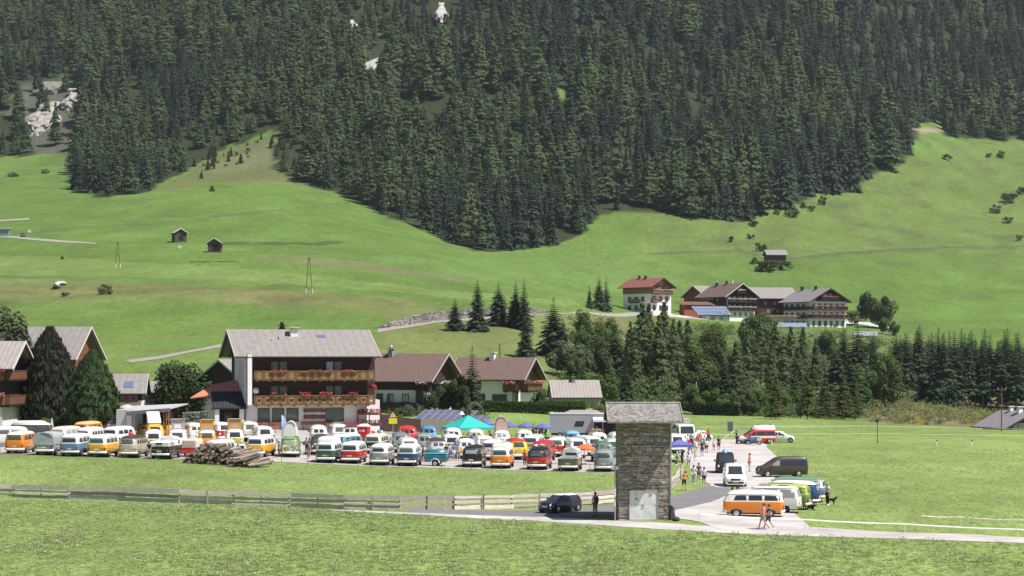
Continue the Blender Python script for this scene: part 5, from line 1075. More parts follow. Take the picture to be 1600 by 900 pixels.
mb = MB(); mb.box((0, 2.06, .52), (2.1, .12, .22)); mb.build('bumper', GREYP, e)
# --- motorcycles
def moto(px, d, rz, label, body):
    o = pd(px, d); e = thing('motorcycle', label, 'motorcycle', o, rz)
    for y in (.72, -.72): t, h = wheel_mesh(.32, .14); q = link('wheel', t, TYRE, e, (0, y, .32)); link('hubcap', h, HUB, q)
    mb = MB(); mb.loft([[(w_*math.cos(a), y, z+h_*math.sin(a)) for a in np.linspace(0, 2*PI, 9)[:-1]] for y, z, w_, h_ in ((.75, .78, .08, .10), (.6, .85, .22, .30), (.3, .82, .25, .32), (0, .78, .2, .2), (-.3, .75, .2, .16), (-.9, .88, .16, .12), (-1.0, .9, .05, .04))], 0, True, True); mb.build('fairing', body, e)
    mb = MB(); mb.loft([[(-.2, .7, .98), (.2, .7, .98)], [(-.15, .45, 1.32), (.15, .45, 1.32)]], 0, close=False); mb.build('wind_shield', GLC, e)
    mb = MB(); mb.loft([[(w_*math.cos(a), y, .94+.06*math.sin(a)) for a in np.linspace(0, 2*PI, 9)[:-1]] for y, w_ in ((.1, .1), (-.1, .17), (-.5, .17), (-.75, .12))], 0, True, True); mb.build('seat', BLK, e)
    mb = MB(); mb.cyl((-.35, .42, 1.06), (.35, .42, 1.06), .02); mb.cyl((0, .72, .32), (0, .5, 1.0), .04); mb.build('handlebar', BLK, e)
    for s_ in (-1, 1): mb = MB(); mb.box((s_*.3, -.7, .75), (.18, .5, .4)); mb.build('pannier', PW, e)
    mb = MB(); mb.box((0, 0, .45), (.3, .6, .35)); mb.build('engine', GREYP, e)
moto(1163, 258, PI/2+.2, 'white motorcycle with panniers left of the ambulance front', PW)
moto(1178, 257, PI/2-.3, 'white and blue motorcycle in front of the ambulance side', PMB)
# ------------------------------------------------------------------ houses
WHT = mat('white_render', (.82, .81, .80), .9, var=.05, scale=.4, bump=.08, bscale=25); DWD = mat('dark_timber', (.050, .028, .022), .85, var=.3, scale=2, stretch=(1, 1, 6), bump=.3, bscale=9)
BWD = mat('brown_timber', (.16, .075, .038), .8, var=.25, scale=2, stretch=(6, 6, 1), bump=.2, bscale=9); RWD = mat('red_brown_timber', (.20, .065, .032), .85, var=.25, scale=2, stretch=(6, 6, 1)); HWD = mat('honey_timber', (.29, .18, .08), .7, var=.3, scale=2.5); HW2 = mat('dark_honey_timber', (.17, .095, .04), .7, var=.3, scale=2.5)
def roofmat(name, col, pitch=.42, axis=0):
    """sheet or tile roof: courses as relief, weathering as colour"""
    m = mat(name, col, .8, var=.16, scale=1.2, spec=.25); n = m.node_tree.nodes; l = m.node_tree.links; p = n['Principled BSDF']
    tc = n.new('ShaderNodeTexCoord'); wv = n.new('ShaderNodeTexWave'); wv.bands_direction = 'XY'[axis]; wv.inputs['Scale'].default_value = 1/pitch/3.14; l.new(tc.outputs['Object'], wv.inputs['Vector'])
    b = n.new('ShaderNodeBump'); b.inputs['Strength'].default_value = .6; b.inputs['Distance'].default_value = .06; l.new(wv.outputs['Fac'], b.inputs['Height']); l.new(b.outputs[0], p.inputs['Normal']); return m
RF_P = roofmat('pale_grey_brown_roof', (.245, .225, .215), 1.0, 1); RF_B = roofmat('brown_tile_roof', (.155, .105, .092), .5, 1); RF_G = roofmat('grey_shingle_roof', (.31, .275, .26), .6, 1); RF_R = roofmat('red_brown_roof', (.22, .085, .075), .6, 1); RF_S = roofmat('slate_grey_roof', (.22, .20, .215), .6, 1); RF_O = roofmat('orange_tile_roof', (.56, .21, .14), .35, 0); RF_K = roofmat('black_metal_roof', (.035, .036, .045), .5, 0)
FRM = mat('white_window_frame', (.7, .7, .69), .6); FRB = mat('brown_window_frame', (.10, .05, .03), .6); GRN = mat('green_grey_glass', (.10, .135, .115), .07, spec=.8); WGL = mat('house_window_glass', (.045, .055, .062), .05, spec=.9); FLR = mat('red_geraniums', (.52, .035, .04), .7, var=.3, scale=9); FLP = mat('pink_geraniums', (.70, .16, .22), .7, var=.3, scale=9); FLW = mat('white_geraniums', (.72, .66, .68), .7, var=.2, scale=9); FLM = mat('magenta_petunias', (.45, .04, .22), .7, var=.4, scale=9); FGR = leafmat('flower_leaves', (.05, .09, .025)); EDG = mat('pale_roof_edge', (.62, .60, .58), .7)
def flowers(parent, L, m, seed, loc=(0, 0, 0), rz=0, dens=26, h=.34, dz=0., name='flower_box', gaps=0.):
    g = random.Random(seed); mb = MB(); mb.box((0, 0, .08), (L, .2, .16), 2)
    for _ in range(int(L*dens)):
        u = g.uniform(-.5, .5)*L
        if math.sin(u*2.1+seed) < gaps*2-1: continue
        c = Vector((u, g.gauss(0, .11)-.05, .16+g.uniform(-.12, h)+dz)); a = Vector((g.uniform(-1, 1), g.uniform(-1, 1), g.uniform(-1, 1))).normalized(); b = a.orthogonal().normalized(); s = g.uniform(.06, .13)
        mb.add([c-a*s, c+b*s, c+a*s, c-b*s], [(0, 1, 2, 3)], 0 if g.random() < .62 else 1)
    return mb.build(name, [m, FGR, HW2], parent, loc, rz)
class House:
    """gable front towards -y, ridge along y, origin at the middle of the floor plan"""
    def __init__(s, name, label, px, d, rz, W, L, H, rise, ov=1.0, og=1.2, zoff=0., low=WHT, up=DWD, split=None, roof=RF_B, cat='house', gx=0., under=None, edge=EDG, th=.16, dark_eave=True, loc=None, ridge_x=0., HR=None):
        o = loc or pd(px, d); s.e = thing(name, label, cat, (o.x, o.y, o.z+zoff), rz); s.W, s.L, s.H = W, L, H; e = s.e; s.rise = rise; s.n = 0
        split = H if split is None else split; w2, l2 = W/2, L/2; rx = ridge_x
        HR = H if HR is None else HR
        def storey(a, b, m, nm, out=0.):
            mb = MB(); mb.box((0, 0, (a+b)/2), (W+2*out, L+2*out, b-a)); mb.build(nm, m, e)
        storey(-1.5, split, low, 'wall'); 
        top = min(H, HR)
        if split < top: storey(split, top, up, 'upper_wall', .05)
        mb = MB(); mb.extrude([(-w2-.05, top-.01), (w2+.05, top-.01), (w2+.05, HR), (rx, H+rise-.03), (-w2-.05, H)], 'y', -l2-.05, l2+.05); mb.build('gable_wall', up, e)
        sl = rise/(w2+rx) if True else 0
        for sg in (-1, 1):
            run = (w2+sg*-rx*-1) if False else (w2-rx if sg > 0 else w2+rx); hh = HR if sg > 0 else H; dz = (H+rise-hh)/run*ov
            x0, z0, x1, z1 = rx, H+rise, sg*(w2+ov), hh-dz
            pl = [(x0-sg*.0, z0), (x1, z1), (x1, z1+th), (x0, z0+th*1.05)]
            mb = MB(); mb.extrude(pl if sg > 0 else pl[::-1], 'y', -l2-og, l2+og); r = mb.build('roof', roof, e)
            if sg < 0: s.roof = r
            else: s.roof2 = r
            for q, yy in ((0, -l2-og), (1, l2+og)):
                mb = MB(); sgn = -1 if q == 0 else 1
                mb.extrude([(x0, z0-.10), (x1+sg*.03, z1-.10), (x1+sg*.03, z1+th+.03), (x0, z0+th+.035)], 'y', yy+sgn*.003, yy+sgn*.06); mb.build('bargeboard', edge, r)
            mb = MB(); mb.cyl((x1+sg*.07, -l2-og, z1+.03), (x1+sg*.07, l2+og, z1+.03), .07, n=6); mb.build('gutter', BLK if dark_eave else CHR, r)
        mb = MB()
        for sg in (-1, 1):
            hh = HR if sg > 0 else H; run = w2-sg*rx; dz = (H+rise-hh)/run*ov
            for y in np.arange(-l2-og+.2, l2+og, 1.15): mb.cyl((rx, y, H+rise-.14), (sg*(w2+ov-.1), y, hh-dz-.10), .07, n=4)
        mb.build('rafters', DWD, e)
    def P(s, side, u, z, out=0.):
        w2, l2 = s.W/2, s.L/2
        return {'F': ((u, -l2-out, z), 0), 'R': ((w2+out, u, z), PI/2), 'L': ((-w2-out, -u, z), -PI/2), 'B': ((-u, l2+out, z), PI)}[side]
    def win(s, side, u, z, w_=1.0, h=1.3, frame=None, glass=None, out=.05, bars=True, name='window', shut=None):
        """z is the sill"""
        (x, y, zz), rz = s.P(side, u, z, out)
        def f():
            mb = MB(); t = .09
            for a in (-1, 1): mb.box((a*(w_/2+t/2), 0, h/2), (t, .12, h+2*t))
            for a, q in ((-t/2, 0), (h+t/2, 0)): mb.box((0, 0, a), (w_, .12, t))
            if bars: mb.box((0, 0, h/2), (.05, .07, h))
            mb.box((0, -.06, -t-.03), (w_+.3, .2, .05)); return mb
        o = part(('win', w_, h, bars), f, name, frame or FRM, s.e, (x, y, zz), rz)
        part(('pane', w_, h), lambda: (lambda mb: (mb.box((0, .01, h/2), (w_, .03, h)), mb)[1])(MB()), 'pane', glass or WGL, o)
        if shut:
            for a in (-1, 1): part(('shut', w_, h), lambda: (lambda mb: (mb.box((0, -.02, h/2), (w_*.5, .05, h+.1)), mb)[1])(MB()), 'shutter', shut, o, (a*(w_/2+.1+w_*.26), 0, 0))
        return o
    def door(s, side, u, z, w_=1.0, h=2.05, m=None, glass=None):
        (x, y, zz), rz = s.P(side, u, z, .05); o = part(('door', w_, h), lambda: (lambda mb: (mb.box((0, 0, h/2), (w_, .1, h)), mb)[1])(MB()), 'door', m or BWD, s.e, (x, y, zz), rz)
        if glass: part(('dpane', w_, h), lambda: (lambda mb: (mb.box((0, -.06, h*.56), (w_*.7, .02, h*.75)), mb)[1])(MB()), 'pane', glass, o)
        return o
    def balcony(s, side, u0, u1, z, dp=1.2, m=None, m2=None, h=.95, pitch=1.06, fl=None, out=.0, cut=True, gaps=0., posts=False, fdens=26):
        (x, y, zz), rz = s.P(side, (u0+u1)/2, z, out); L = abs(u1-u0); m = m or BWD; m2 = m2 or m
        mb = MB(); mb.box((0, -dp/2, -.08), (L, dp, .16))
        for k in np.arange(-L/2+.3, L/2, 1.6): mb.box((k, -dp/2, -.24), (.14, dp, .18))
        b = mb.build('balcony', DWD if m is not HWD else HW2, s.e, (x, y, zz), rz)
        n = max(1, round(L/pitch)); p_ = L/n
        def f():
            mb = MB(); w_ = p_/4
            for q in range(4):
                k = q-1.5
                if q in (1, 2) and cut:
                    mb.box((k*w_, 0, h*.16), (w_*.93, .04, h*.32), 0); mb.box((k*w_, 0, h*.80), (w_*.93, .04, h*.34), 0)
                    mb.box((k*w_+(-.25 if q == 1 else .25)*w_, 0, h*.47), (w_*.42, .04, h*.3), 0)
                else: mb.box((k*w_, 0, h*.5), (w_*.93, .04, h*.96), 1 if q in (0, 3) else 0)
            return mb
        for k in range(n):
            part(('bp', round(p_, 3), h, cut), f, 'balcony_panel', [m, m2], b, (-L/2+p_*(k+.5), -dp, 0))
        for a in (-1, 1):
            part(('bps', dp, h), lambda: (lambda mb: (mb.box((0, 0, h*.48), (.05, dp, h*.96)), mb)[1])(MB()), 'balcony_side', m, b, (a*L/2, -dp/2, 0))
        mb = MB(); mb.box((0, -dp, h+.04), (L+.12, .14, .08)); mb.build('handrail', m, b)
        if fl: flowers(b, L-.3, fl, int(L*100+z*7)+s.n, (0, -dp-.12, h-.08), dens=fdens, gaps=gaps)
        s.n += 1
        if posts:
            for a in (-1, 1): mb = MB(); mb.box((a*(L/2-.08), -dp+.08, -1.5), (.13, .13, 3)); mb.build('balcony_post', m, b)
        return b
    def chimney(s, u, off, h=1.3, m=None, cap=None, w_=.7, side=-1, cowl=False):
        """u along the ridge, off from the ridge"""
        z = s.H+s.rise-abs(off)*s.rise/(s.W/2); mb = MB(); mb.box((0, 0, h/2-.4), (w_, w_*.9, h+.8)); c = mb.build('chimney', m or WHT, s.roof, (off, u, z))
        mb = MB(); mb.box((0, 0, h+.24), (w_*1.5, w_*1.3, .10))
        for a in (-1, 1): mb.box((a*w_*.4, 0, h+.1), (.09, .5, .2))
        if cowl: mb.ball((0, 0, h+.5), (.28, .28, .3), 8, 5)
        mb.build('chimney_cap', cap or WHT, c); return c
# ---- the hotel: long eaves side (R) towards the picture, turned 16 degrees
d0 = 255.0; s0 = F/d0; zb = (HZ-671)/F*d0; HL = 15.6; HW = 13.0
th_ = R(16); cx = (480-800)/F*d0; base = Vector((cx, d0, zb))
off = Matrix.Rotation(th_, 3, 'Z') @ Vector((0, HW/2, 0))
H = House('hotel', 'big dark timber and white hotel with two long flowered balconies', 0, 0, th_-PI/2, HW, HL, 9.75, 2.95, ov=1.15, og=1.6, low=WHT, up=DWD, split=3.25, roof=RF_P, cat='hotel', loc=base+off)
# front is side 'R' (u runs right), left gable is 'F'
HB = []
for z in (3.3, 6.45):
    b = H.balcony('R', -6.9, 8.6, z, 1.35, HWD, HW2, h=1.0, pitch=1.06, fl=None, cut=(z < 4)); HB.append(b)
    for a, c, sd in ((-5.0, -2.9, 1), (-1.2, 3.0, 2), (4.2, 6.3, 3)): flowers(b, c-a, FLR, sd+int(z), ((a+c)/2-.85, -1.47, .98 if z < 4 else .86), dens=44 if z < 4 else 30, h=.36 if z < 4 else .16, gaps=.25)
for z in (3.45, 6.6):
    for u, gm_ in ((-4.2, GRN), (-3.1, GRN), (2.9, GRN if z < 4 else mat('sky_blue_glass', (.30, .40, .62), .05, spec=.9)), (4.0, GRN)): H.win('R', u, z, .86, 2.05, frame=FRB, glass=gm_, bars=False, out=.10, name='balcony_door')
for u, w_ in ((-5.6, 1.35), (-3.75, 1.35), (-1.9, 1.35), (3.55, 2.2)): H.win('R', u, 1.15, w_, 1.5, frame=FRB, glass=GRN, bars=False)
for z in (4.2, 7.1):
    for u in (2.3, 3.4, 4.5, 5.6): H.win('F', u, z, .32, 1.6, frame=FRM, glass=GRN, bars=False, name='slit_window', out=.22)
# white corner slab at the left of the front, white stair gable
mb = MB(); mb.box((HW/2+.6, -HL/2+.25, 6.4), (1.3, .55, 6.4)); mb.build('corner_slab', WHT, H.e)
mb = MB(); mb.box((HW/2-4.6, -HL/2-.12, 6.4), (9.2, .14, 7.4)); mb.build('stair_wall', WHT, H.e)
mb = MB(); mb.cyl((HW/2+.75, -HL/2-.1, -.5), (HW/2+.75, -HL/2-.1, 9.7), .06, n=6); mb.build('downpipe', mat('zinc', (.45, .45, .46), .4, .7), H.e)
# set-back bay at the right end
mb = MB(); mb.box((HW/2-1.9-1.0, HL/2+.95, 1.1), (3.8, 1.9, 5.2)); mb.build('bay_wall', WHT, H.e)
mb = MB(); mb.box((HW/2-1.9-1.4, HL/2+.7, 6.5), (3.0, 1.4, 6.3)); mb.build('bay_upper_wall', DWD, H.e)
for z in (5.6, 9.0): mb = MB(); mb.box((HW/2+.3, HL/2+.7, z), (1.5, .5, .16), 0); mb.build('awning', mat('red_awning', (.55, .05, .04), .8), H.e)
flowers(H.e, 1.2, FLR, 31, (HW/2+.55, HL/2+.5, 5.1), PI/2, dens=60, h=.5)
H.chimney(-.9, 1.6, .9, WHT, EDG, 1.1); H.chimney(-2.0, -1.0, .9, mat('dark_chimney', (.06, .055, .05), .8), BLK, .8, cowl=True)
for y, x, nm, sz in ((-3.9, 3.4, 'vent_pipe', (.16, .16, 1.1)), (-3.0, 2.6, 'vent_pipe', (.7, .12, .3))):
    z = 9.75+2.95-abs(x)*2.95/(HW/2); mb = MB(); mb.box((0, 0, .3), sz); mb.build(nm, EDG, H.roof, (x, y, z))
mb = MB(); mb.box((0, 0, 0), (.9, 1.1, .08)); mb.build('skylight', mat('blue_skylight', (.12, .17, .30), .05, spec=.9), H.roof, (2.0, 2.6, 9.75+2.95+.18-2.0*2.95/(HW/2)), (0, math.atan2(2.95, HW/2), 0))
(xs_, ys_, zs_), rzs = H.P('R', .9, 2.1, .06)
for k, z in enumerate((2.42, 1.62)):
    mb = MB(); g_ = random.Random(k); n_ = 12; up_ = [(-1.38+2.76*i/n_, .24+g_.uniform(-.03, .04)) for i in range(n_+1)]; mb.extrude(up_+[(1.38-2.76*i/n_, -.24+g_.uniform(-.04, .03)) for i in range(n_+1)], 'y', -.05, .05)
    q = mb.build('wooden_sign', mat('sign_board_wood', (.17, .065, .03), .7, var=.3, scale=3), H.e, (HW/2+.14, ys_, z), PI/2)
    mb = MB(); x = -1.05      # carved lettering, too worn to read from here
    while x < (1.0 if k else .95):
        hh = g_.uniform(.10, .2); mb.box((x, -.06, (.2-hh)*-.25), (.035, .02, hh)); mb.box((x+.05, -.06, g_.uniform(-.06, .06)), (.09, .02, .03)); x += g_.choice((.13, .13, .16, .30 if k else .16))
    mb.build('lettering', mat('sign_lettering', (.48, .30, .18), .6), q)
mb = MB(); mb.ball((0, 0, 0), (.42, .12, .42), 12, 6); mb.cyl((0, 0, 0), (0, .3, -.1), .03); mb.build('satellite_dish', mat('dish_grey', (.5, .52, .54), .5), H.e, (HW/2+.75, -HL/2+1.1, 5.0), PI/2)
# hotel porch and orange roofed annex at the left
def slab_roof(parent, name, pts, m, th=.14):
    mb = MB(); n = len(pts); vs = [Vector(p) for p in pts]+[Vector(p)+Vector((0, 0, th)) for p in pts]
    mb.add(vs, [list(range(n-1, -1, -1)), list(range(n, 2*n))]+[(i, (i+1) % n, n+(i+1) % n, n+i) for i in range(n)]); return mb.build(name, m, parent)
o = pd(357, 254); e = thing('hotel_annex', 'low annex with orange tiled roof and black metal porch left of the hotel', 'building', (o.x, o.y, zb), R(10))
mb = MB(); mb.box((0, 3.6, 1.5), (5.0, 5.4, 3.4)); mb.build('wall', WHT, e)
slab_roof(e, 'roof', [(-4.8, 1.1, 3.95), (3.6, 1.1, 4.98), (3.6, 6, 6.6), (-2.0, 6, 5.5)], RF_O)
slab_roof(e, 'porch_roof', [(-2.0, -2.3, 2.75), (2.3, -2.3, 2.75), (2.6, 1.0, 4.75), (-2.5, 1.0, 4.75)], RF_K)
for k in range(10): mb = MB(); mb.cyl((-1.9+.43*k, -2.3, 2.93), (-2.3+.51*k, 1.0, 4.93), .03, n=4); mb.build('roof_seam', RF_K, e)
mb = MB(); mb.box((0, -2.35, 2.78), (4.4, .1, .22)); mb.build('gutter', BLK, e)
mb = MB(); mb.box((.1, .86, 1.3), (2.6, .1, 2.6)); mb.build('dark_entrance', DWD, e)
mb = MB(); mb.box((0, .78, 1.15), (1.1, .08, 2.2)); q = mb.build('door', FRB, e); mb = MB(); mb.box((0, .72, 1.35), (.7, .04, 1.0)); mb.build('pane', GRN, q)
for x in (-1.5, 1.6): mb = MB(); mb.box((x, -1.9, 1.35), (.55, .55, 2.8)); mb.build('porch_pillar', WHT, e)
# left chalet, cut by the picture edge
o = pd(-14, 247); HC = House('chalet', 'chalet with grey roof and flowered balconies at the left picture edge', 0, 0, R(-2)-PI/2, 9.0, 9.6, 8.2, 2.7, ov=1.2, og=1.7, low=WHT, up=DWD, split=2.9, roof=RF_G, loc=Vector((o.x-3.1, o.y+4.0, (HZ-672)/F*247)))
for z in (3.2, 6.3):
    HC.balcony('R', -5, 5.2, z, 1.2, BWD, BWD, h=1.0, fl=None, cut=False); b = HC.balcony('B', -4.8, 4.8, z, 1.0, BWD, BWD, h=1.0, fl=None, cut=False)
    flowers(HC.e, 1.8, FLP, int(z), (4.5+1.32, 4.6, z+.95), PI/2, dens=60, h=.4); HC.win('R', 2.5, z+.2, .9, 2.0, frame=FRB, glass=GRN)
for u in (1.7, 2.7, 3.7): HC.win('R', u, .9, .5, 1.5, frame=FRM, glass=WGL, bars=False)
# barn behind the pines
HB_ = House('barn', 'big barn with grey-brown roof and red-brown gable behind the pines', 64, 318, R(-8)-PI/2, 11.5, 14.5, 5.6, 4.3, ov=1.2, og=1.2, zoff=4.0, low=RWD, up=RWD, roof=RF_P, cat='barn', edge=EDG)
HB_.door('B', 0, 0, 3, 3, DWD)
# small grey house with skylight beside the stone pine
HS = House('cottage', 'small cottage with grey roof and blue skylight right of the stone pine', 186, 288, R(5)-PI/2, 6.5, 7.0, 3.4, 2.2, ov=.8, og=.7, zoff=1.1, low=WHT, up=DWD, split=2.0, roof=RF_P)
mb = MB(); mb.box((0, 0, 0), (1.5, 1.3, .07)); mb.build('skylight', mat('blue_skylight'), HS.roof2, (2.3, 1.6, 3.4+2.2+.22-2.3*2.2/3.25), (0, math.atan2(2.2, 3.25), 0))
HS.balcony('R', -2, 3, 1.9, 1.0, DWD, DWD)
HT = House('cottage', 'white cottage with pale flat-pitched roof between the cottage with skylight and the walnut tree', 222, 300, R(20)-PI/2, 7, 8, 2.9, 1.4, ov=.7, og=.5, zoff=.9, roof=RF_P, up=WHT)
HT.win('R', 1.8, 1.0, 1.1, 1.1, glass=WGL, frame=FRB); HT.win('R', -1.2, 1.0, .9, 1.1, glass=WGL, frame=FRB)
HU = House('shed_house', 'grey roofed house partly hidden behind the hotel at left', 372, 292, R(-25), 7, 9, 5.2, 2.6, ov=.8, og=.7, zoff=.5, roof=RF_P, up=DWD, split=3.2)
# brown roofed houses right of the hotel
H1 = House('brown_house', 'large brown roofed house with dark balcony between the hotel and the olive pines', 618, 315, R(-22)-PI/2, 10.5, 15.5, 5.0, 3.5, ov=1.2, og=1.5, zoff=.4, low=WHT, up=DWD, split=3.0, roof=RF_B, edge=mat('grey_barge', (.42, .38, .37), .8))
for u in (-.2, 1.6, 4.2): H1.win('R', u, 1.0+.1, .9, 1.25, frame=FRB)
H1.win('R', 6.6, .9, 1.1, 1.7, frame=FRB); H1.win('R', -7, 1.0, 1.2, 1.3, frame=FRB)
H1.balcony('R', -7.5, 6.2, -.2, 1.6, DWD, DWD, h=1.3, cut=False); flowers(H1.e, 1.6, FLW, 5, (5.25+1.75, -1.0, 1.0), PI/2, dens=50); H1.balcony('R', 6.4, 8.6, 3.0, 1.3, DWD, DWD, fl=FLW, fdens=60); H1.balcony('B', -3.4, 3.4, 3.0, 1.3, DWD, DWD, fl=FLW, fdens=40); H1.win('B', -1, 3.2, 1, 1.9, frame=FRB); H1.win('B', 1.4, 3.2, 1, 1.9, frame=FRB); H1.win('B', 0, .8, 1.6, 1.3, frame=FRB)
slab_roof(H1.e, 'lower_roof', [(7.3, -9.3, 3.4), (7.3, -2.2, 3.4), (4.2, -.6, 5.72), (4.2, -9.3, 5.72)], RF_B, .18)
mb = MB(); mb.box((6.1, -5.2, 4.6), (1.6, 2.2, 1.5)); q = mb.build('dormer', DWD, H1.e); slab_roof(q, 'dormer_roof', [(7.2, -6.6, 5.25), (7.2, -3.8, 5.25), (4.4, -3.8, 6.1), (4.4, -6.6, 6.1)], mat('zinc'), .1); mb = MB(); mb.box((6.93, -5.2, 4.65), (.06, 1.5, .8)); mb.build('pane', WGL, q)
H1.chimney(-.5, .5, 1.0, mat('grey_chimney', (.3, .29, .28), .9), mat('zinc'), .85, cowl=True)
H2 = House('brown_house', 'smaller brown roofed white house with red flowered gable balcony right of the slender spruce', 776, 334, R(-20)-PI/2, 9.0, 11.0, 4.9, 3.0, ov=1.0, og=1.5, zoff=-.1, low=WHT, up=BWD, split=2.7, roof=RF_B, edge=mat('grey_barge'))
mb = MB(); mb.box((4.56, 1.0, 3.75), (.10, 4.0, 2.2)); mb.build('white_wall_panel', WHT, H2.e)
for u, w_, h_ in ((-2.8, 1.2, 1.3), (-.9, .9, 1.4), (2.2, 2.4, 1.3), (5.0, .8, 1.9)): H2.win('R', u, .55, w_, h_, frame=FRB, glass=WGL)
H2.balcony('B', -3.6, 3.6, 2.6, 1.4, BWD, BWD, h=1.1, fl=FLP, fdens=60); H2.balcony('R', 3.2, 5.6, 2.6, 1.2, BWD, BWD, h=1.1, fl=FLP, fdens=60, cut=False)
H2.chimney(-.6, .3, .9, WHT, WHT, .9); H2.win('B', 0, 3.0, 1.4, 1.8, frame=FRB)
H2b = House('garage_annex', 'low brown roofed annex at the left end of the smaller brown house', 716, 338, R(-20)-PI/2, 6, 5, 3.5, 1.7, ov=.6, og=.4, zoff=.8, roof=RF_B, up=DWD, cat='annex')
H3 = House('grey_shed', 'low shed with long pale corrugated roof behind the hedge end', 897, 345, R(6)-PI/2, 6.5, 8.0, 1.9, 2.4, ov=.7, og=.3, zoff=-.1, low=mat('grey_render', (.34, .33, .32), .9), up=mat('grey_render'), roof=RF_G, cat='shed')
H3.chimney(-.2, .4, .8, mat('stone_chimney', (.3, .25, .22), .9), mat('stone_chimney'), .6)
# farmhouses on the terrace
def farm(name, label, px, d, rz, *a, **k): return House(name, label, px, d, rz, *a, **k)
F1 = farm('farmhouse', 'white farmhouse with red roof and timber balconies, leftmost on the terrace', 1011, 678, R(43), 10.5, 12.5, 8.6, 2.7, ov=1.2, og=1.6, zoff=.2, up=mat('light_brown_timber', (.26, .13, .06), .8), split=6.0, roof=RF_R, edge=BWD)
F1.balcony('F', -5.0, 5.0, 6.2, 1.2, mat('light_brown_timber'), fl=FLW, fdens=40); F1.balcony('F', -5, -1.5, 3.2, 1.2, mat('light_brown_timber'), fl=FLP, fdens=40); F1.balcony('L', -2.5, 1.8, 3.2, 1.2, mat('light_brown_timber'))
for u in (-3.2, 0, 3.0):
    F1.win('F', u, 6.5, 1.2, 1.6, frame=FRM)
    F1.win('F', u, 3.5, 1.3, 1.5, frame=FRB); F1.win('F', u, .6, 1.3, 1.4, frame=FRB); F1.win('L', u, 3.5, 1.2, 1.4, frame=FRB); F1.win('L', u, .7, 1.2, 1.3, frame=FRB)
F1.win('F', 0, 9.2, 1.2, 1.1); F1.chimney(3.2, -.4, 1.1, BLK, mat('zinc'), .7); F1.chimney(.2, -.5, 1.1, BLK, mat('zinc'), .7)
F2 = farm('farmhouse', 'dark timber farmhouse with white flowered balconies in the middle of the terrace', 1137, 690, R(33), 13.0, 13.5, 8.2, 4.0, ov=1.3, og=1.7, zoff=.2, up=DWD, split=2.9, roof=RF_B, edge=EDG)
for z in (3.1, 5.9): F2.balcony('F', -6.4, 6.4, z, 1.2, DWD, fl=FLW, fdens=60, h=.85); F2.balcony('L', -6.6, 2.0, z+.0, 1.1, DWD, fl=FLW, fdens=40, h=.85) if z > 5 else None
F2.balcony('F', -2, 2, 9.0, 1.0, DWD, fl=FLW, fdens=60, h=.8)
for z in (.8, 3.3, 6.1):
    for u in (-4.8, -2.4, 0, 2.4, 4.8): F2.win('F', u, z+.2, .8, 1.3, frame=FRM)
    for u in (-5, -2.5, 0, 2.5): F2.win('L', u, z+.2, .8, 1.2, frame=FRM)
F2.win('F', 0, 9.4, .9, 1.2); F2.chimney(4.5, -1.2, 1.2, BLK, mat('zinc'), .7, cowl=True); F2.chimney(0, -.5, 1.1, BLK, BLK, .6); F2.chimney(-2.4, .2, 1.3, WHT, WHT, .3)
F2b = farm('barn', 'timber barn wing with grey-brown roof left of the middle farmhouse', 1108, 704, R(33)-PI/2, 12, 13, 6.2, 3.4, ov=1.0, og=.8, zoff=.4, low=RWD, up=RWD, roof=RF_P, cat='barn')
F3b = farm('barn', 'long dark timber barn with pale roof between the two big farmhouses', 1204, 712, R(13)-PI/2, 14, 15, 8.5, 3.6, ov=1.0, og=.5, zoff=.2, low=mat('barn_timber', (.075, .030, .026), .85, var=.25, scale=1.5, stretch=(5, 5, 1)), up=mat('barn_timber'), roof=RF_P, cat='barn')
for u in (-4.5, -1, 2.5):
    F3b.win('R', u, 6.2, .6, .6, bars=False); F3b.win('R', u+1, 3.4, .6, .6, bars=False)
F3b.door('R', 1, 0, 3.2, 3.0, DWD)
F3 = farm('farmhouse', 'biggest white farmhouse with grey roof and long dark balconies, rightmost on the terrace', 1273, 700, R(28), 15.5, 15.5, 9.6, 4.0, ov=1.4, og=1.7, zoff=-.9, low=WHT, up=DWD, split=9.3, roof=RF_S, edge=DWD)
for z in (3.6, 6.5):
    F3.balcony('F', -7.7, 7.7, z, 1.2, DWD, fl=FLP, fdens=34, h=.9, posts=z > 5)
    F3.balcony('L', -6.5, 7.7, z, 1.2, DWD, fl=None, h=.9) if z > 5 else F3.balcony('L', 1.5, 7.7, z, 1.2, DWD, h=.9)
F3.balcony('F', -3.8, 3.8, 9.9, 1.2, DWD, fl=FLP, fdens=34, h=.8)
for z in (.9, 3.9, 6.9):
    for u in (-6.2, -3.7, -1.2, 1.3, 3.8, 6.3): F3.win('F', u, z, .85, 1.45, frame=FRB)
    for u in (-6, -2.6, .8, 4.0): F3.win('L', u, z, 1.0, 1.4, frame=FRB)
F3.win('F', -1, 10.2, .9, 1.6); F3.win('F', 1, 10.2, .9, 1.6); F3.door('F', 2.8, -.8, 1.0, 2.0); F3.chimney(6.5, -.6, 1.4, BLK, mat('zinc'), .9); F3.chimney(-1.4, -.6, 1.2, BLK, BLK, .8)
mb = MB(); mb.extrude([(-7, -2), (-3.2, 1.1), (-3.2, .85), (-6.6, -2)], 'y', -9.6, -8.4); mb.build('outside_stair', mat('stair_grey', (.4, .39, .38), .9), F3.e)
mb = MB(); mb.ball((0, 0, 0), (.5, .15, .5), 10, 6); mb.build('satellite_dish', WHT, F3.e, (-6.2, -8.1, 10.0))
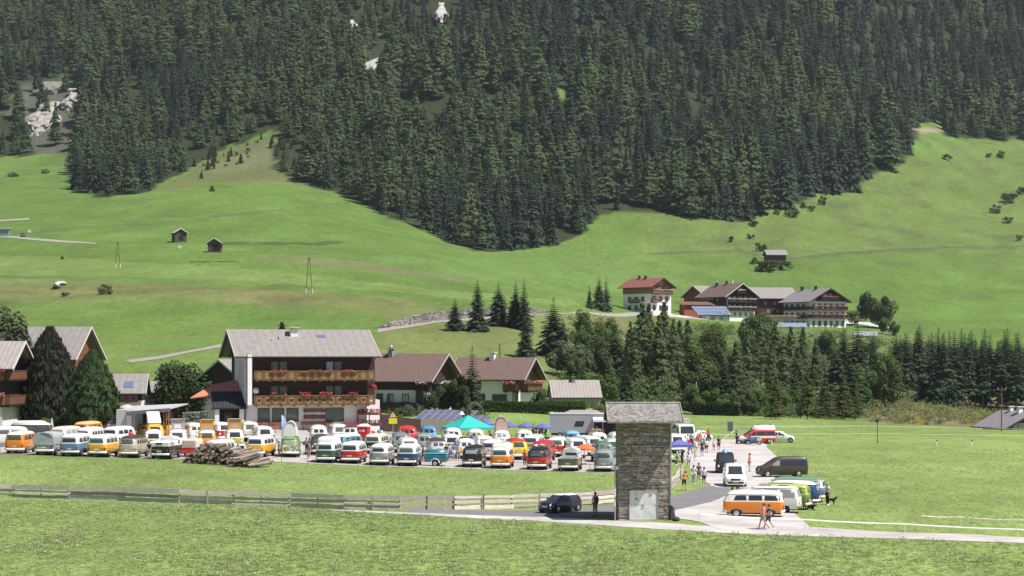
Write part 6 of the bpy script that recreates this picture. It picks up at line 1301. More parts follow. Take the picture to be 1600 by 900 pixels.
# low farm buildings in front of the terrace
o = pd(1118, 668); e = thing('solar_shed', 'low shed whose roof is covered with pale blue solar panels', 'shed', (o.x, o.y, o.z-.3), R(8))
mb = MB(); mb.box((0, 1.8, 1.2), (9.5, 3.6, 2.6)); mb.build('wall', mat('grey_render'), e); slab_roof(e, 'roof', [(-6, -.5, 1.9), (5.6, -.5, 1.9), (4.6, 4.6, 5.0), (-7.4, 4.6, 5.0)], DWD)
SOL = mat('blue_solar_cell', (.21, .26, .37), .2, var=.15, scale=1.5, spec=.8); SO2 = mat('dark_solar_cell', (.13, .13, .20), .3, spec=.5)
for i in range(10):
    for j in range(3):
        t0, t1 = j/3+.02, (j+1)/3-.02; u0, u1 = i/10+.008, (i+1)/10-.008
        def Q(u, t): a = Vector((-6+11.6*u, -.5, 2.06)); b = Vector((-7.4+12*u, 4.6, 5.16)); return a+(b-a)*t
        mb = MB(); mb.add([Q(u0, t0), Q(u1, t0), Q(u1, t1), Q(u0, t1)], [(0, 1, 2, 3)]); mb.build('solar_panel', SOL, e)
for k, x in enumerate((-2.6, .6, 3.4)): mb = MB(); mb.box((x, -.03, 1.0), (1.6, .06, 1.5)); mb.build('shed_door', EDG, e)
o = pd(1085, 680); e = thing('timber_sheds', 'red-brown timber sheds stepping down left of the solar roof', 'shed', (o.x, o.y, o.z-.2), R(18)); mb = MB(); mb.box((0, 0, 2.2), (9, 5, 4.6)); mb.build('wall', RWD, e); slab_roof(e, 'roof', [(-6.0, -3.4, 4.2), (6.4, -3.4, 4.2), (6.4, 3, 5.4), (-6.0, 3, 5.4)], BWD); mb = MB(); mb.box((1, -2.56, 3.9), (7.5, .06, .5)); mb.build('opening', DARKIN, e); mb = MB(); mb.box((0, -3.3, 1.3), (10.5, 1.2, 2.6)); mb.build('plank_front', mat('light_red_timber', (.27, .10, .05), .85, var=.3, scale=2), e)
o = pd(1222, 676); e = thing('farm_cabin', 'small white cabin with parasol terrace in front of the long barn', 'cabin', (o.x, o.y, o.z-.2), R(10)); mb = MB(); mb.box((-2.5, 1, 1.7), (5.5, 4, 3.6)); mb.build('wall', mat('cream_render', (.62, .55, .46), .9), e); slab_roof(e, 'roof', [(-5.8, -1.6, 3.55), (6, -1.6, 3.55), (6, 3.4, 4.1), (-5.8, 3.4, 4.1)], BWD); mb = MB(); mb.box((3, -1.3, .8), (6, .3, 1.7)); mb.build('terrace_rail', DWD, e)
for x in (-4, -2): mb = MB(); mb.box((x, -1.05, 1.7), (.9, .1, 1.2)); mb.build('window', WGL, e)
def solar_row(label, px, d, rz, n, w_, l_, tilt, m, name='solar_panel_row', rows=1, loc=None, grp=None):
    o = loc or pd(px, d); e = thing(name, label, 'solar panels', o, rz)
    for i in range(n):
        for j in range(rows):
            mb = MB(); mb.box((0, 0, 0), (w_*.95, l_*.96, .06), 0); fr = mb.build('solar_panel', m, e, ((i-(n-1)/2)*w_, (j-(rows-1)/2)*l_*math.cos(tilt), .5+l_*rows/2*math.sin(tilt)+(j-(rows-1)/2)*l_*math.sin(tilt)), (tilt, 0, 0))
            mb = MB()
            for a in (-1, 1): mb.box((a*w_*.475, 0, .03), (.06, l_*.97, .05))
            for a in (-1, 1): mb.box((0, a*l_*.48, .03), (w_*.95, .05, .05))
            mb.build('panel_frame', mat('panel_frame_grey', (.30, .30, .33), .4), fr)
    mb = MB()
    for i in range(n+1): mb.cyl(((i-n/2)*w_*.98, rows*l_/2*math.cos(tilt)*.8, -.3), ((i-n/2)*w_*.98, rows*l_/2*math.cos(tilt)*.8, .4+l_*rows*.9*math.sin(tilt)), .05, n=4)
    mb.build('support', mat('zinc'), e); return e
solar_row('row of tilted blue solar panels on the lawn before the biggest farmhouse', 1240, 672, R(4), 9, 1.0, 2.4, R(38), SOL)
solar_row('greenhouse-like row of grey panels right of the biggest farmhouse', 1353, 668, R(-14), 8, 1.0, 2.0, R(50), mat('grey_panel', (.36, .37, .42), .3))
# huts on the slopes
def hut(label, px, py, wpx, rz, W, L, Hh, rise, m=DWD, roof=RF_G, name='hay_hut', zo=0.):
    o = at(px, py); h = House(name, label, 0, 0, rz, W, L, Hh, rise, ov=.6, og=.6, zoff=zo, low=m, up=m, roof=roof, cat='hut', loc=o, dark_eave=True); return h
OLD = mat('weathered_timber', (.085, .060, .050), .9, var=.35, scale=1.5, stretch=(1, 1, 6))
h = hut('left of the two dark hay huts on the far meadow', 280, 378, 23, R(24), 4.6, 4.4, 3.1, 1.4, OLD, zo=.4); h.door('F', .3, .2, 1.6, 2.0, DARKIN)
h = hut('right of the two dark hay huts on the far meadow', 336, 394, 22, R(2), 4.6, 4.4, 2.9, 1.5, OLD, zo=.4); h.door('F', .2, .2, 1.6, 2.0, DARKIN)
h = hut('hay barn with pale grey roof above the farmhouses', 1211, 412, 33, R(10)-PI/2, 5.5, 8.5, 2.6, 1.9, OLD, RF_P, name='hay_barn', zo=1.4)
HV = House('low_house', 'dark house with sagging grey roof behind the meadow edge at right', 1590, 338, R(20), 8.5, 8.0, 1.2, 2.0, ov=1.6, og=1.2, zoff=.2, low=DWD, up=DWD, roof=RF_S, edge=DWD)
for u in (-3.2, -2.0, -.6, .8, 2.0, 3.2): HV.win('F', u, .3, .8, 1.0, frame=FRM, glass=mat('net_curtain_glass', (.4, .41, .42), .15))
HV.chimney(-1.5, -.6, .9, WHT, WHT, .8); HV.chimney(1.6, -.2, .7, WHT, WHT, .6)
# carport
o = pd(236, 238); zc = (HZ-688)/F*238; e = thing('carport', 'open carport with flat grey roof and a yellow van inside', 'carport', (o.x, o.y, zc), R(-3))
e.scale = (.74, 1, 1)
mb = MB(); mb.box((-3.9, 1.5, 1.7), (3.0, 4.6, 4.0)); mb.build('grey_wall', mat('pale_green_render', (.50, .54, .50), .9), e)
mb = MB(); mb.box((-3.2, -.95, 1.4), (.7, .3, 3.2)); mb.build('white_pillar', WHT, e)
slab_roof(e, 'roof', [(-3.4, -1.8, 3.35), (3.6, -1.8, 3.75), (5.0, 3.6, 4.2), (-4.4, 3.6, 3.9)], mat('grey_felt_roof', (.40, .41, .43), .8), .12)
mb = MB(); mb.box((.1, -1.84, 3.5), (7.2, .08, .42), ry=-.057); mb.build('fascia', GREYP, e)
mb = MB(); mb.box((0, 3.4, 1.7), (7, .15, 3.6)); mb.build('back_wall', DWD, e)
for x in (2.5, 2.9, 3.3): mb = MB(); mb.box((x, -1.3, 1.7), (.12, .12, 3.6)); mb.build('timber_post', mat('fresh_timber', (.38, .22, .12), .8), e)
for k in range(4): mb = MB(); mb.box((2.9, -.9+.9*k, 2.9), (.1, .1, 1.1), rx=.6); mb.build('brace', mat('fresh_timber'), e)
v = oldbus(247, 0, 0, 'bay', PYE, PYE, PBB, 'old yellow and brown van standing inside the carport', group=None, d=240, name='van', cat='van'); v.rotation_euler.z = -PI/2-.1; v.location.z = zc+.1; v.location.y = 239.3
# ------------------------------------------------------------------ stone transformer tower
TD = 141.0; tb = pd(1007, TD); zb_ = (HZ-813)/F*TD; TW = 3.62; THt = 7.0
e = thing('stone_tower', 'square stone tower with shingled roof and white metal door by the path', 'tower', (tb.x, TD+TW/2, zb_), R(0)); TOWER = e
STN = [mat('tower_stone_%s' % n, c, .92, var=.22, scale=5, bump=.5, bscale=12) for n, c in (('brown', (.36, .30, .255)), ('grey', (.38, .355, .335)), ('tan', (.50, .43, .37)), ('dark', (.25, .215, .195)), ('rust', (.38, .26, .20)))]
mb = MB(); mb.box((0, 0, THt/2-.3), (TW-.16, TW-.16, THt+.6)); mb.build('core_wall', mat('mortar', (.22, .195, .18), .95), e)
g_ = random.Random(12); mb = MB(); z = -.3; nst = 0
while z < THt-.04:
    h = g_.choice((.06, .08, .10, .12, .15, .19)); h = min(h, THt-z)
    for side in range(4):
        u = -TW/2+g_.uniform(-.2, 0); M = Matrix.Rotation(side*PI/2, 3, 'Z')
        while u < TW/2:
            w_ = g_.uniform(.15, .55); a = max(u, -TW/2); b = min(u+w_, TW/2); u += w_
            if b-a < .05: continue
            if side == 0 and z < 2.2 and z+h > .02 and b > -1.12 and a < 1.0: 
                if a < -1.12: b = -1.12
                elif b > 1.0: a = 1.0
                else: continue
            lay = [(0, h)] if g_.random() > .25 else [(0, h*.5), (h*.5, h)]
            for l0, l1 in lay:
                dp = g_.uniform(0, .05); j = g_.uniform(-.008, .008); c = [(a+.006, z+l0+.005+j), (b-.006, z+l0+.005-j), (b-.006, z+l1-.004-j), (a+.006, z+l1-.004+j)]; i_ = .010
                vs = [(p[0], -TW/2+.07, p[1]) for p in c]+[(p[0]+(i_ if q in (0, 3) else -i_)*g_.uniform(.4, 1.6), -TW/2-dp-g_.uniform(0, .012), p[1]+(i_*.6 if q < 2 else -i_*.6)) for q, p in enumerate(c)]
                mb.add([M @ Vector(v_) for v_ in vs], [(4, 5, 6, 7), (0, 1, 5, 4), (1, 2, 6, 5), (2, 3, 7, 6), (3, 0, 4, 7)], g_.choice((0, 0, 1, 1, 2, 2, 3, 4))); nst += 1
    z += h
tag(mb.build('stone', STN, e), kind='stuff')
# roof
RZ = THt-.02; run = TW/2+1.3; rise = 1.22; Lr = TW/2+.82
mb = MB(); mb.extrude([(-run, RZ-.06), (run, RZ-.06), (run, RZ), (0, RZ+rise), (-run, RZ)], 'x', -Lr+.02, Lr-.02); rf = mb.build('roof', DWD, e)
SHG = [mat('roof_shingle_%s' % n, c, .9, var=.15, scale=6) for n, c in (('pale', (.40, .37, .36)), ('grey', (.34, .315, .305)), ('brown', (.29, .26, .245)), ('dark', (.235, .215, .21)))]
mb = MB(); ncr = 17
for sd in (-1, 1):
    for k in range(ncr):
        t0, t1 = k/ncr, (k+1.35)/ncr
        x = -Lr+(k % 2)*-.06
        while x < Lr:
            w_ = g_.uniform(.10, .24); a, b = max(x, -Lr), min(x+w_-.012, Lr); x += w_
            if b-a < .03: continue
            y0, z0 = sd*run*(1-t0)*1.02, RZ+rise*t0+.075+g_.uniform(0, .025); t1_ = min(t1, 1); y1, z1 = sd*run*(1-t1_), RZ+rise*t1_+.04
            vs = [(a, y0, z0), (b, y0, z0), (b, y1, z1), (a, y1, z1), (a, y0, z0-.05), (b, y0, z0-.05)]
            mb.add(vs, [(0, 1, 2, 3), (4, 5, 1, 0)] if sd < 0 else [(3, 2, 1, 0), (0, 1, 5, 4)], g_.choice((0, 0, 1, 1, 2, 3)))
tag(mb.build('roof_shingle', SHG, rf), kind='stuff')
mb = MB(); mb.box((0, 0, RZ+rise+.10), (2*Lr, .3, .05)); mb.build('ridge_cap', EDG, rf)
for sx in (-1, 1):
    for sd in (-1, 1): mb = MB(); mb.extrude([(sd*run*1.03, RZ-.05), (0, RZ+rise-.02), (0, RZ+rise+.16), (sd*run*1.03, RZ+.14)], 'x', sx*Lr+.003*sx, sx*(Lr+.05)); mb.build('bargeboard', mat('weathered_board', (.30, .27, .25), .9), rf)
ZN = mat('zinc_gutter', (.50, .50, .52), .35, .6)
for sd in (-1, 1): mb = MB(); mb.loft([[(x, sd*(run+.08)+.07*math.cos(a), RZ+.02+.07*math.sin(a)) for a in np.linspace(PI, 2*PI, 7)] for x in (-Lr-.02, Lr+.02)], 0, close=False); mb.build('gutter', ZN, rf)
mb = MB(); mb.cyl((TW/2+.06, -run-.02, RZ-.03), (TW/2+.06, -TW/2-.08, RZ-.45), .045, n=6); mb.cyl((TW/2+.06, -TW/2-.08, RZ-.45), (TW/2+.06, -TW/2-.08, 0), .045, n=6); mb.build('downpipe', ZN, e)
# insulators on the right under the eave
mb = MB()
for k in range(2): mb.cyl((TW/2, -1.3+.9*k, RZ-.45), (TW/2+.42, -1.3+.9*k, RZ-.45), .025, n=5); mb.ball((TW/2+.42, -1.3+.9*k, RZ-.36), (.07, .07, .12), 7, 5)
mb.build('insulator', GREYP, e)
# door: two by two folded panels in a frame
DR = mat('white_metal_door', (.78, .77, .80), .4, var=.04, scale=2, spec=.5); dl, dr_, dz = -1.10, .98, 2.17; dx = (dl+dr_)/2; dw = dr_-dl
mb = MB()
for sx in (dl+.03, dr_-.03): mb.box((sx, -TW/2-.03, dz/2), (.07, .12, dz))
mb.box((dx, -TW/2-.03, dz-.035), (dw, .12, .07)); mb.box((dx, -TW/2-.03, .04), (dw, .12, .08)); fr = mb.build('door_frame', mat('door_frame_grey', (.42, .42, .44), .5), e)
mb = MB()
for i in range(2):
    for j in range(2):
        x0 = dl+.07+i*(dw-.14)/2; x1 = x0+(dw-.14)/2-.008; z0 = .08+j*(dz-.15)/2; z1 = z0+(dz-.15)/2-.006; y = -TW/2-.02
        # crease along one diagonal, fold pushed out
        mb.add([(x0, y, z0), (x1, y-.025, z0), (x1, y, z1), (x0, y-.025, z1)], [(0, 1, 3), (1, 2, 3)])
dd = mb.build('door', DR, e)
mb = MB(); mb.box((dx-.04, -TW/2-0.070, 1.05), (.03, .05, .2)); mb.build('door_handle', GREYP, dd)
def plate(parent, x, z, w_, h, m, name): mb = MB(); mb.box((x, -TW/2-0.055, z), (w_, .012, h)); return mb.build(name, m, parent)
YL = mat('warning_yellow', (.75, .50, .02), .5); wp = plate(dd, .44, 1.88, .26, .24, DR, 'warning_sign')
mb = MB(); mb.extrude([(.30, 1.78), (.58, 1.78), (.44, 2.02)], 'y', -TW/2-0.075, -TW/2-0.065); mb.build('warning_triangle', YL, wp)
mb = MB(); mb.extrude([(.42, 1.92), (.47, 1.92), (.445, 1.865), (.475, 1.865), (.425, 1.79), (.44, 1.845), (.41, 1.845)], 'y', -TW/2-0.082, -TW/2-0.076); mb.build('lightning_bolt', BLK, wp)
wp = plate(dd, -.58, 1.86, .16, .24, PW, 'notice_sign'); mb = MB(); mb.box((-.58, -TW/2-0.065, 1.90), (.05, .01, .13)); mb.box((-.58, -TW/2-0.065, 1.80), (.10, .01, .02)); mb.build('notice_print', mat('sign_red', (.55, .03, .03), .5), wp)
wp = plate(dd, -.58, 1.52, .16, .18, mat('notice_tan', (.42, .33, .24), .6), 'notice_sign'); mb = MB(); mb.extrude([(-.64, 1.46), (-.52, 1.46), (-.58, 1.58)], 'y', -TW/2-0.070, -TW/2-0.062); mb.build('notice_print', mat('sign_red'), wp)
mb = MB(); mb.box((0, -TW/2-.1, -.12), (TW+.2, .5, .3)); mb.build('plinth', mat('tower_stone_grey'), e)
# dark basket, shaped as a lumpy ball, and slab at the right foot
o = pd(1056, 139.5); mb = MB(); mb.ball((0, 0, .12), (.28, .22, .20), 9, 6, jit=.15, rg=random.Random(2)); tag(mb.build('dark_basket', mat('dark_stone', (.06, .055, .05), .9, var=.3, scale=4, bump=.6, bscale=8), loc=o), 'small dark basket at the right foot of the stone tower', 'basket')
o = pd(1050, 140.4); mb = MB(); mb.extrude([(-.2, -.1), (.25, -.1), (.1, .9), (-.1, 1.05)], 'y', -.12, .12, 0); tag(mb.build('leaning_slab', mat('dark_stone'), loc=o, rz=.5), 'pointed stone slab leaning beside the tower downpipe', 'stone')
# signpost left of the tower
o = pd(961, 140.6); e = thing('signpost', 'tall thin signpost with an edge-on pointer just left of the tower', 'signpost', o); mb = MB(); mb.cyl((0, 0, -.2), (0, 0, 3.9), .045, n=8); mb.build('post', ZN, e)
mb = MB(); mb.extrude([(-.30, 3.62), (.20, 3.62), (.34, 3.74), (.20, 3.86), (-.30, 3.86)], 'y', -.02, .02); q = mb.build('pointer_board', PW, e, rz=.5); mb = MB(); mb.box((0, -.05, 2.0), (.10, .02, .55)); mb.box((0, -.05, 1.2), (.10, .02, .3)); mb.build('small_plate', PW, e)
# ------------------------------------------------------------------ people
SKIN = mat('skin', (.50, .30, .22), .6, var=.06, scale=6)
def skinned(name, V, E, Rr, sub=1, root=0):
    """grow one continuous surface over a skeleton"""
    me = bpy.data.meshes.new(name); me.from_pydata([tuple(v) for v in V], E, []); o = bpy.data.objects.new(name, me); COL.objects.link(o)
    md = o.modifiers.new('skin', 'SKIN'); md.use_smooth_shade = True
    for i, r in enumerate(Rr):
        q = me.skin_vertices[0].data[i]; q.radius = r if hasattr(r, '__len__') else (r, r); q.use_root = (i == root)
    ss = o.modifiers.new('sub', 'SUBSURF'); ss.levels = sub; ss.render_levels = sub
    dg = bpy.context.evaluated_depsgraph_get(); dg.update(); m2 = bpy.data.meshes.new_from_object(o.evaluated_get(dg)); m2.name = name; bpy.data.objects.remove(o); bpy.data.meshes.remove(me); return m2
def skeleton(pose):
    """joints of a 1.75 m figure looking along -y"""
    J = dict(pel=(0, 0, .94), waist=(0, 0, 1.08), chest=(0, .01, 1.28), nb=(0, .015, 1.45), neck=(0, .005, 1.53), head=(0, -.012, 1.62), crown=(0, 0, 1.715), nose=(0, -.115, 1.615))
    for s, k in ((-1, 'l'), (1, 'r')):
        J['sh'+k] = (s*.17, .01, 1.41); J['el'+k] = (s*.235, .03, 1.13); J['wr'+k] = (s*.245, -.06, .90); J['hip'+k] = (s*.095, 0, .90); J['kn'+k] = (s*.105, -.015, .50); J['an'+k] = (s*.11, .03, .085); J['toe'+k] = (s*.12, -.15, .035); J['ear'+k] = (s*.092, .0, 1.625)
    if pose == 'walk':
        J.update(hipl=(-.095, -.03, .90), knl=(-.10, -.20, .52), anl=(-.10, -.30, .10), toel=(-.10, -.47, .08), knr=(.10, .08, .50), anr=(.10, .38, .16), toer=(.11, .27, .03), ell=(-.23, .14, 1.15), wrl=(-.24, .18, .92), elr=(.23, -.06, 1.14), wrr=(.23, -.28, .98))
    if pose == 'sit':
        d = -.46
        for k in list(J): x, y, z = J[k]; J[k] = (x, y, z+d)
        J.update(knl=(-.13, -.43, .48), knr=(.13, -.43, .48), anl=(-.13, -.42, .085), anr=(.13, -.42, .085), toel=(-.13, -.58, .035), toer=(.13, -.58, .035), wrl=(-.17, -.36, .56), wrr=(.17, -.36, .56), ell=(-.24, -.10, .70), elr=(.24, -.10, .70))
    if pose == 'phone':
        J.update(ell=(-.24, -.03, 1.14), elr=(.24, -.03, 1.14), wrl=(-.09, -.27, 1.24), wrr=(.09, -.27, 1.24))
    if pose == 'hips':
        J.update(ell=(-.37, .09, 1.18), elr=(.37, .09, 1.18), wrl=(-.19, -.02, 1.0), wrr=(.19, -.02, 1.0))
    if pose == 'lean':
        for k in ('chest', 'nb', 'neck', 'head', 'crown', 'nose', 'shl', 'shr', 'earl', 'earr'): x, y, z = J[k]; J[k] = (x, y-(z-.94)*.42, z-(z-.94)*.09)
        J.update(ell=(-.24, -.34, 1.05), elr=(.24, -.34, 1.05), wrl=(-.22, -.56, 1.02), wrr=(.22, -.56, 1.02), knr=(.12, .06, .5), anr=(.13, .22, .085), toer=(.14, .05, .035))
    return {k: Vector(v) for k, v in J.items()}
RB = dict(pel=(.135, .105), waist=(.125, .095), chest=(.15, .105), nb=(.075, .07), neck=(.052, .055), head=(.078, .098), crown=(.055, .065), nose=.014, shl=.06, shr=.06, ell=.043, elr=.043, wrl=.029, wrr=.029, hipl=.09, hipr=.09, knl=.058, knr=.058, anl=.042, anr=.042, toel=.034, toer=.034, earl=(.012, .024), earr=(.012, .024))
EB = [('pel', 'waist'), ('waist', 'chest'), ('chest', 'nb'), ('nb', 'neck'), ('neck', 'head'), ('head', 'crown'), ('head', 'nose'), ('head', 'earl'), ('head', 'earr')]+[q for k in 'lr' for q in (('nb', 'sh'+k), ('sh'+k, 'el'+k), ('el'+k, 'wr'+k), ('pel', 'hip'+k), ('hip'+k, 'kn'+k), ('kn'+k, 'an'+k), ('an'+k, 'toe'+k))]
POSES = {}
def pose_meshes(pose):
    if pose in POSES: return POSES[pose]
    J = skeleton(pose); names = list(J); V = [J[k] for k in names]; ix = {k: i for i, k in enumerate(names)}; E = [(ix[a], ix[b]) for a, b in EB]; Rr = [RB[k] for k in names]
    for k, s in (('l', -1), ('r', 1)):     # palms with four fingers and a thumb
        w_ = J['wr'+k]; d = (w_-J['el'+k]).normalized(); sd = Vector((s, 0, 0)) if abs(d.x) < .8 else Vector((0, -1, 0)); lat = d.cross(sd).normalized(); i0 = ix['wr'+k]
        V.append(w_+d*.075); Rr.append((.032, .02)); pm = len(V)-1; E.append((i0, pm))
        for q, ln in enumerate((.07, .082, .078, .06)):
            o_ = lat*(.030-.02*q); a = len(V); V.append(w_+d*(.105+.004*q)+o_); V.append(w_+d*(.105+ln*.6)+o_*1.1-sd*.012); V.append(w_+d*(.10+ln)+o_*1.1-sd*.03); Rr += [.0105, .0095, .008]; E += [(pm, a), (a, a+1), (a+1, a+2)]
        a = len(V); V.append(w_+d*.045+lat*.042-sd*.01); V.append(w_+d*.085+lat*.062-sd*.02); Rr += [.012, .0095]; E += [(i0, a), (a, a+1)]
    body = skinned('body', V, E, Rr, 1, ix['pel'])
    def cloth(nm, keys, edges, rad, extra=()):
        kk = list(keys); P = [J[k] for k in kk]; Q = [rad[k] for k in kk]; ed = [(kk.index(a), kk.index(b)) for a, b in edges]
        for a, b, t, r in extra: P.append(J[a].lerp(J[b], t)); Q.append(r); ed.append((kk.index(a), len(P)-1))
        return skinned(nm, P, ed, Q, 1)
    g = lambda k, a: tuple(q+a for q in RB[k]) if hasattr(RB[k], '__len__') else RB[k]+a
    sk = ('waist', 'pel', 'chest', 'nb', 'shl', 'shr'); sr = {k: g(k, .018) for k in sk}; sr['pel'] = (.15, .12); sr['nb'] = (.08, .075); sr['shl'] = sr['shr'] = .074
    sh = cloth('shirt', sk, [('pel', 'waist'), ('waist', 'chest'), ('chest', 'nb'), ('nb', 'shl'), ('nb', 'shr')], sr, [('shl', 'ell', .62, .062), ('shr', 'elr', .62, .062)])
    tk = ('pel', 'hipl', 'hipr', 'knl', 'knr'); tr = {k: g(k, .02) for k in tk}; tr['pel'] = (.152, .12); te = [('pel', 'hipl'), ('pel', 'hipr'), ('hipl', 'knl'), ('hipr', 'knr')]
    lg = cloth('trousers', tk, te, tr, [('knl', 'anl', .93, .062), ('knr', 'anr', .93, .062)])
    tk2 = ('pel', 'hipl', 'hipr'); st = cloth('shorts', tk2, te[:2], {k: tr[k] for k in tk2}, [('hipl', 'knl', .92, .088), ('hipr', 'knr', .92, .088)])
    mb = MB(); hd = J['head']; cr = J['crown']; up = (cr-hd).normalized(); c = hd+up*.035+Vector((0, .018, 0)); rings = []
    for j in range(6):
        t = j/5*PI*.58; rings.append([(c.x+.098*math.sin(t+.02)*math.cos(a), c.y+.115*math.sin(t+.02)*math.sin(a)+(.02 if j > 3 else 0), c.z+.108*math.cos(t)-(.03 if math.sin(a) > .2 and j == 5 else 0)) for a in np.linspace(0, 2*PI, 13)[:-1]])
    mb.loft([list(reversed(r)) for r in rings], 0); hair = mb.mesh('hair')
    mb = MB()
    for s in (-1, 1): mb.ball((hd.x+s*.034, hd.y-.088, hd.z+.02), (.012, .008, .008), 6, 4)
    eyes = mb.mesh('eyes')
    mb = MB(); mb.box((hd.x, hd.y-.098, hd.z-.045), (.05, .012, .010)); mouth = mb.mesh('mouth')
    mb = MB()
    for k in 'lr':
        a, t = J['an'+k], J['toe'+k]; dd = (t-a); dd.z = 0; dd = dd.normalized(); sd = Vector((-dd.y, dd.x, 0)); z0 = min(a.z-.085, t.z-.035)
        mb.loft([[tuple(a+dd*u+sd*w_*x+Vector((0, 0, -a.z+z0+zz*h))) for x, zz in ((-1, 0), (1, 0), (1, .6), (.6, 1), (-.6, 1), (-1, .6))] for u, w_, h in ((-.07, .035, .09), (-.02, .045, .11), (.08, .05, .085), (.17, .045, .06), (.20, .03, .04))], 0, True, True)
    shoes = mb.mesh('shoes'); POSES[pose] = (body, sh, lg, st, hair, eyes, mouth, shoes, J); return POSES[pose]
def cl(n_, c): return mat('cloth_'+n_, c, .85, var=.08, scale=6)
C = dict(orange=cl('orange', (.78, .14, .03)), black=cl('black', (.02, .02, .022)), navy=cl('navy', (.03, .04, .09)), white=cl('white', (.72, .71, .72)), grey=cl('grey', (.30, .30, .33)), red=cl('red', (.55, .03, .04)), jeans=cl('jeans', (.16, .24, .36)), ljeans=cl('light_jeans', (.36, .45, .55)), beige=cl('beige', (.44, .36, .27)), khaki=cl('khaki', (.26, .23, .15)), blue=cl('blue', (.10, .18, .50)), pink=cl('pink', (.60, .30, .28)), lav=cl('lavender', (.55, .54, .68)), yellow=cl('yellow', (.66, .52, .12)), sage=cl('sage', (.30, .33, .22)), dkred=cl('dark_red', (.20, .03, .03)), lblue=cl('light_blue', (.36, .50, .70)), dgrey=cl('dark_grey', (.08, .08, .09)))
HAIR = dict(b=mat('brown_hair', (.05, .028, .015), .6), k=mat('black_hair', (.012, .010, .010), .6), l=mat('blond_hair', (.34, .22, .10), .6), g=mat('grey_hair', (.38, .36, .34), .6))
def person(px, py, face, pose, shirt, legs, shorts, hair, label, h=1.75, d=None, cap=None, bag=None, skirt=None, group=None, lift=0.):
    """face: heading in degrees, 0 looks at the picture, 90 to the right"""
    o = pd(px, d) if d else at(px, py); o.z += lift; e = thing('person', label, 'person', o, R(face), group); B = pose_meshes(pose); e.scale = (h/1.75,)*3; J = B[8]
    b = link('body', B[0], SKIN, e); link('eyes', B[5], BLK, b); link('mouth', B[6], mat('lips', (.35, .14, .12), .5), b)
    if shirt: link('shirt', B[1], C[shirt], e)
    link('shorts' if shorts else 'trousers', B[3] if shorts else B[2], C[legs], e); link('shoes', B[7], C['dgrey'] if len(label) % 2 else C['white'], e)
    if hair: link('hair', B[4], HAIR[hair], e)
    if cap:
        mb = MB(); c = J['head']+Vector((0, 0, .045)); mb.ball(c, (.105, .115, .085), 10, 6); mb.extrude([(-.08, -.10), (.08, -.10), (.06, -.21), (-.06, -.21)], 'z', 0, .012)
        q = mb; q.v[-8:] = [(x+c.x, y+c.y, z+c.z-.0) for x, y, z in q.v[-8:]]; q.build('cap', C[cap], e)
    if bag:
        mb = MB(); c = J['chest']; mb.loft([[(c.x+.15*f*x, c.y+.10+yy*.17*f2, c.z+z) for x, yy in ((-1, 0), (1, 0), (1, .7), (.6, 1), (-.6, 1), (-1, .7))] for f, f2, z in ((.8, .6, -.30), (1, 1, -.22), (1, 1, .05), (.7, .6, .15))], 0, True, True); mb.build('backpack', C[bag], e)
        mb = MB()
        for s in (-1, 1): mb.cyl((s*.11, c.y+.1, c.z+.12), (s*.12, c.y-.11, c.z+.10), .018, n=5); mb.cyl((s*.12, c.y-.11, c.z+.10), (s*.13, c.y-.09, c.z-.2), .018, n=5)
        mb.build('backpack_straps', C[bag], e)
    return e
P_ = person
P_(1069, 767, 150, 'lean', 'orange', 'navy', True, 'b', 'man in orange shirt and navy shorts leaning over the plank fence by the tower')
P_(1084, 757, 160, 'phone', 'white', 'ljeans', False, 'b', 'woman in white top and light jeans beside the lane')
P_(1092, 753, 20, 'stand', 'dgrey', 'dgrey', True, 'k', 'man in dark grey clothes talking beside the lane')
P_(1100, 759, 200, 'stand', 'lav', 'navy', True, 'b', 'woman in lavender top and navy shorts seen from behind beside the lane', h=1.68)
P_(1171, 737, -100, 'stand', 'orange', 'beige', True, 'b', 'man in orange shirt and beige shorts alone on the lane beside the brown van', h=1.85)
P_(1123, 705, 10, 'stand', 'black', 'black', True, 'k', 'man in black T-shirt walking down the far lane', h=1.8)
P_(1115.5, 704, 0, 'stand', 'white', 'red', True, 'l', 'child in white top and red shorts beside the man in black', h=1.3)
P_(1107, 691, 170, 'stand', 'orange', 'navy', True, 'b', 'person in orange shirt and navy shorts farthest up the lane', h=1.85)
P_(1094, 697, 190, 'stand', 'orange', 'grey', False, 'g', 'person in orange shirt and grey trousers amid the crowd', h=1.8)
P_(1090, 700, 150, 'stand', 'orange', 'beige', True, 'k', 'second orange shirt in the crowd, with beige shorts', h=1.75)
P_(1097, 713, 190, 'stand', 'navy', 'navy', True, 'g', 'grey haired person all in navy seen from behind in front of the crowd', h=1.85)
P_(1078, 711, 120, 'walk', 'red', 'jeans', False, 'b', 'man in red shirt and jeans stepping off the lane', h=1.8)
P_(1088, 709, 30, 'stand', 'white', 'beige', False, 'l', 'blond person in white top and beige trousers in the crowd', h=1.65)
P_(1076, 731, 180, 'stand', 'white', 'grey', True, 'b', 'person in white shirt and grey shorts beside the navy gazebo', h=1.6)
P_(1050, 728, 60, 'sit', 'white', 'navy', False, 'g', 'man in white shirt sitting under the navy gazebo', lift=.1)
P_(1058, 727, 90, 'stand', 'lblue', 'jeans', False, 'k', 'person in light blue shirt and jeans under the gazebo', h=1.7)
P_(1066, 726, -60, 'stand', 'black', 'dgrey', False, 'k', 'person in black standing behind the gazebo table', h=1.7)
P_(1061, 704, 30, 'stand', 'white', 'ljeans', False, 'k', 'dark haired person in white before the white truck cab', h=1.65)
P_(1066, 705, -20, 'stand', 'lav', 'white', False, 'b', 'person in lavender shirt and white trousers before the white truck cab', h=1.7)
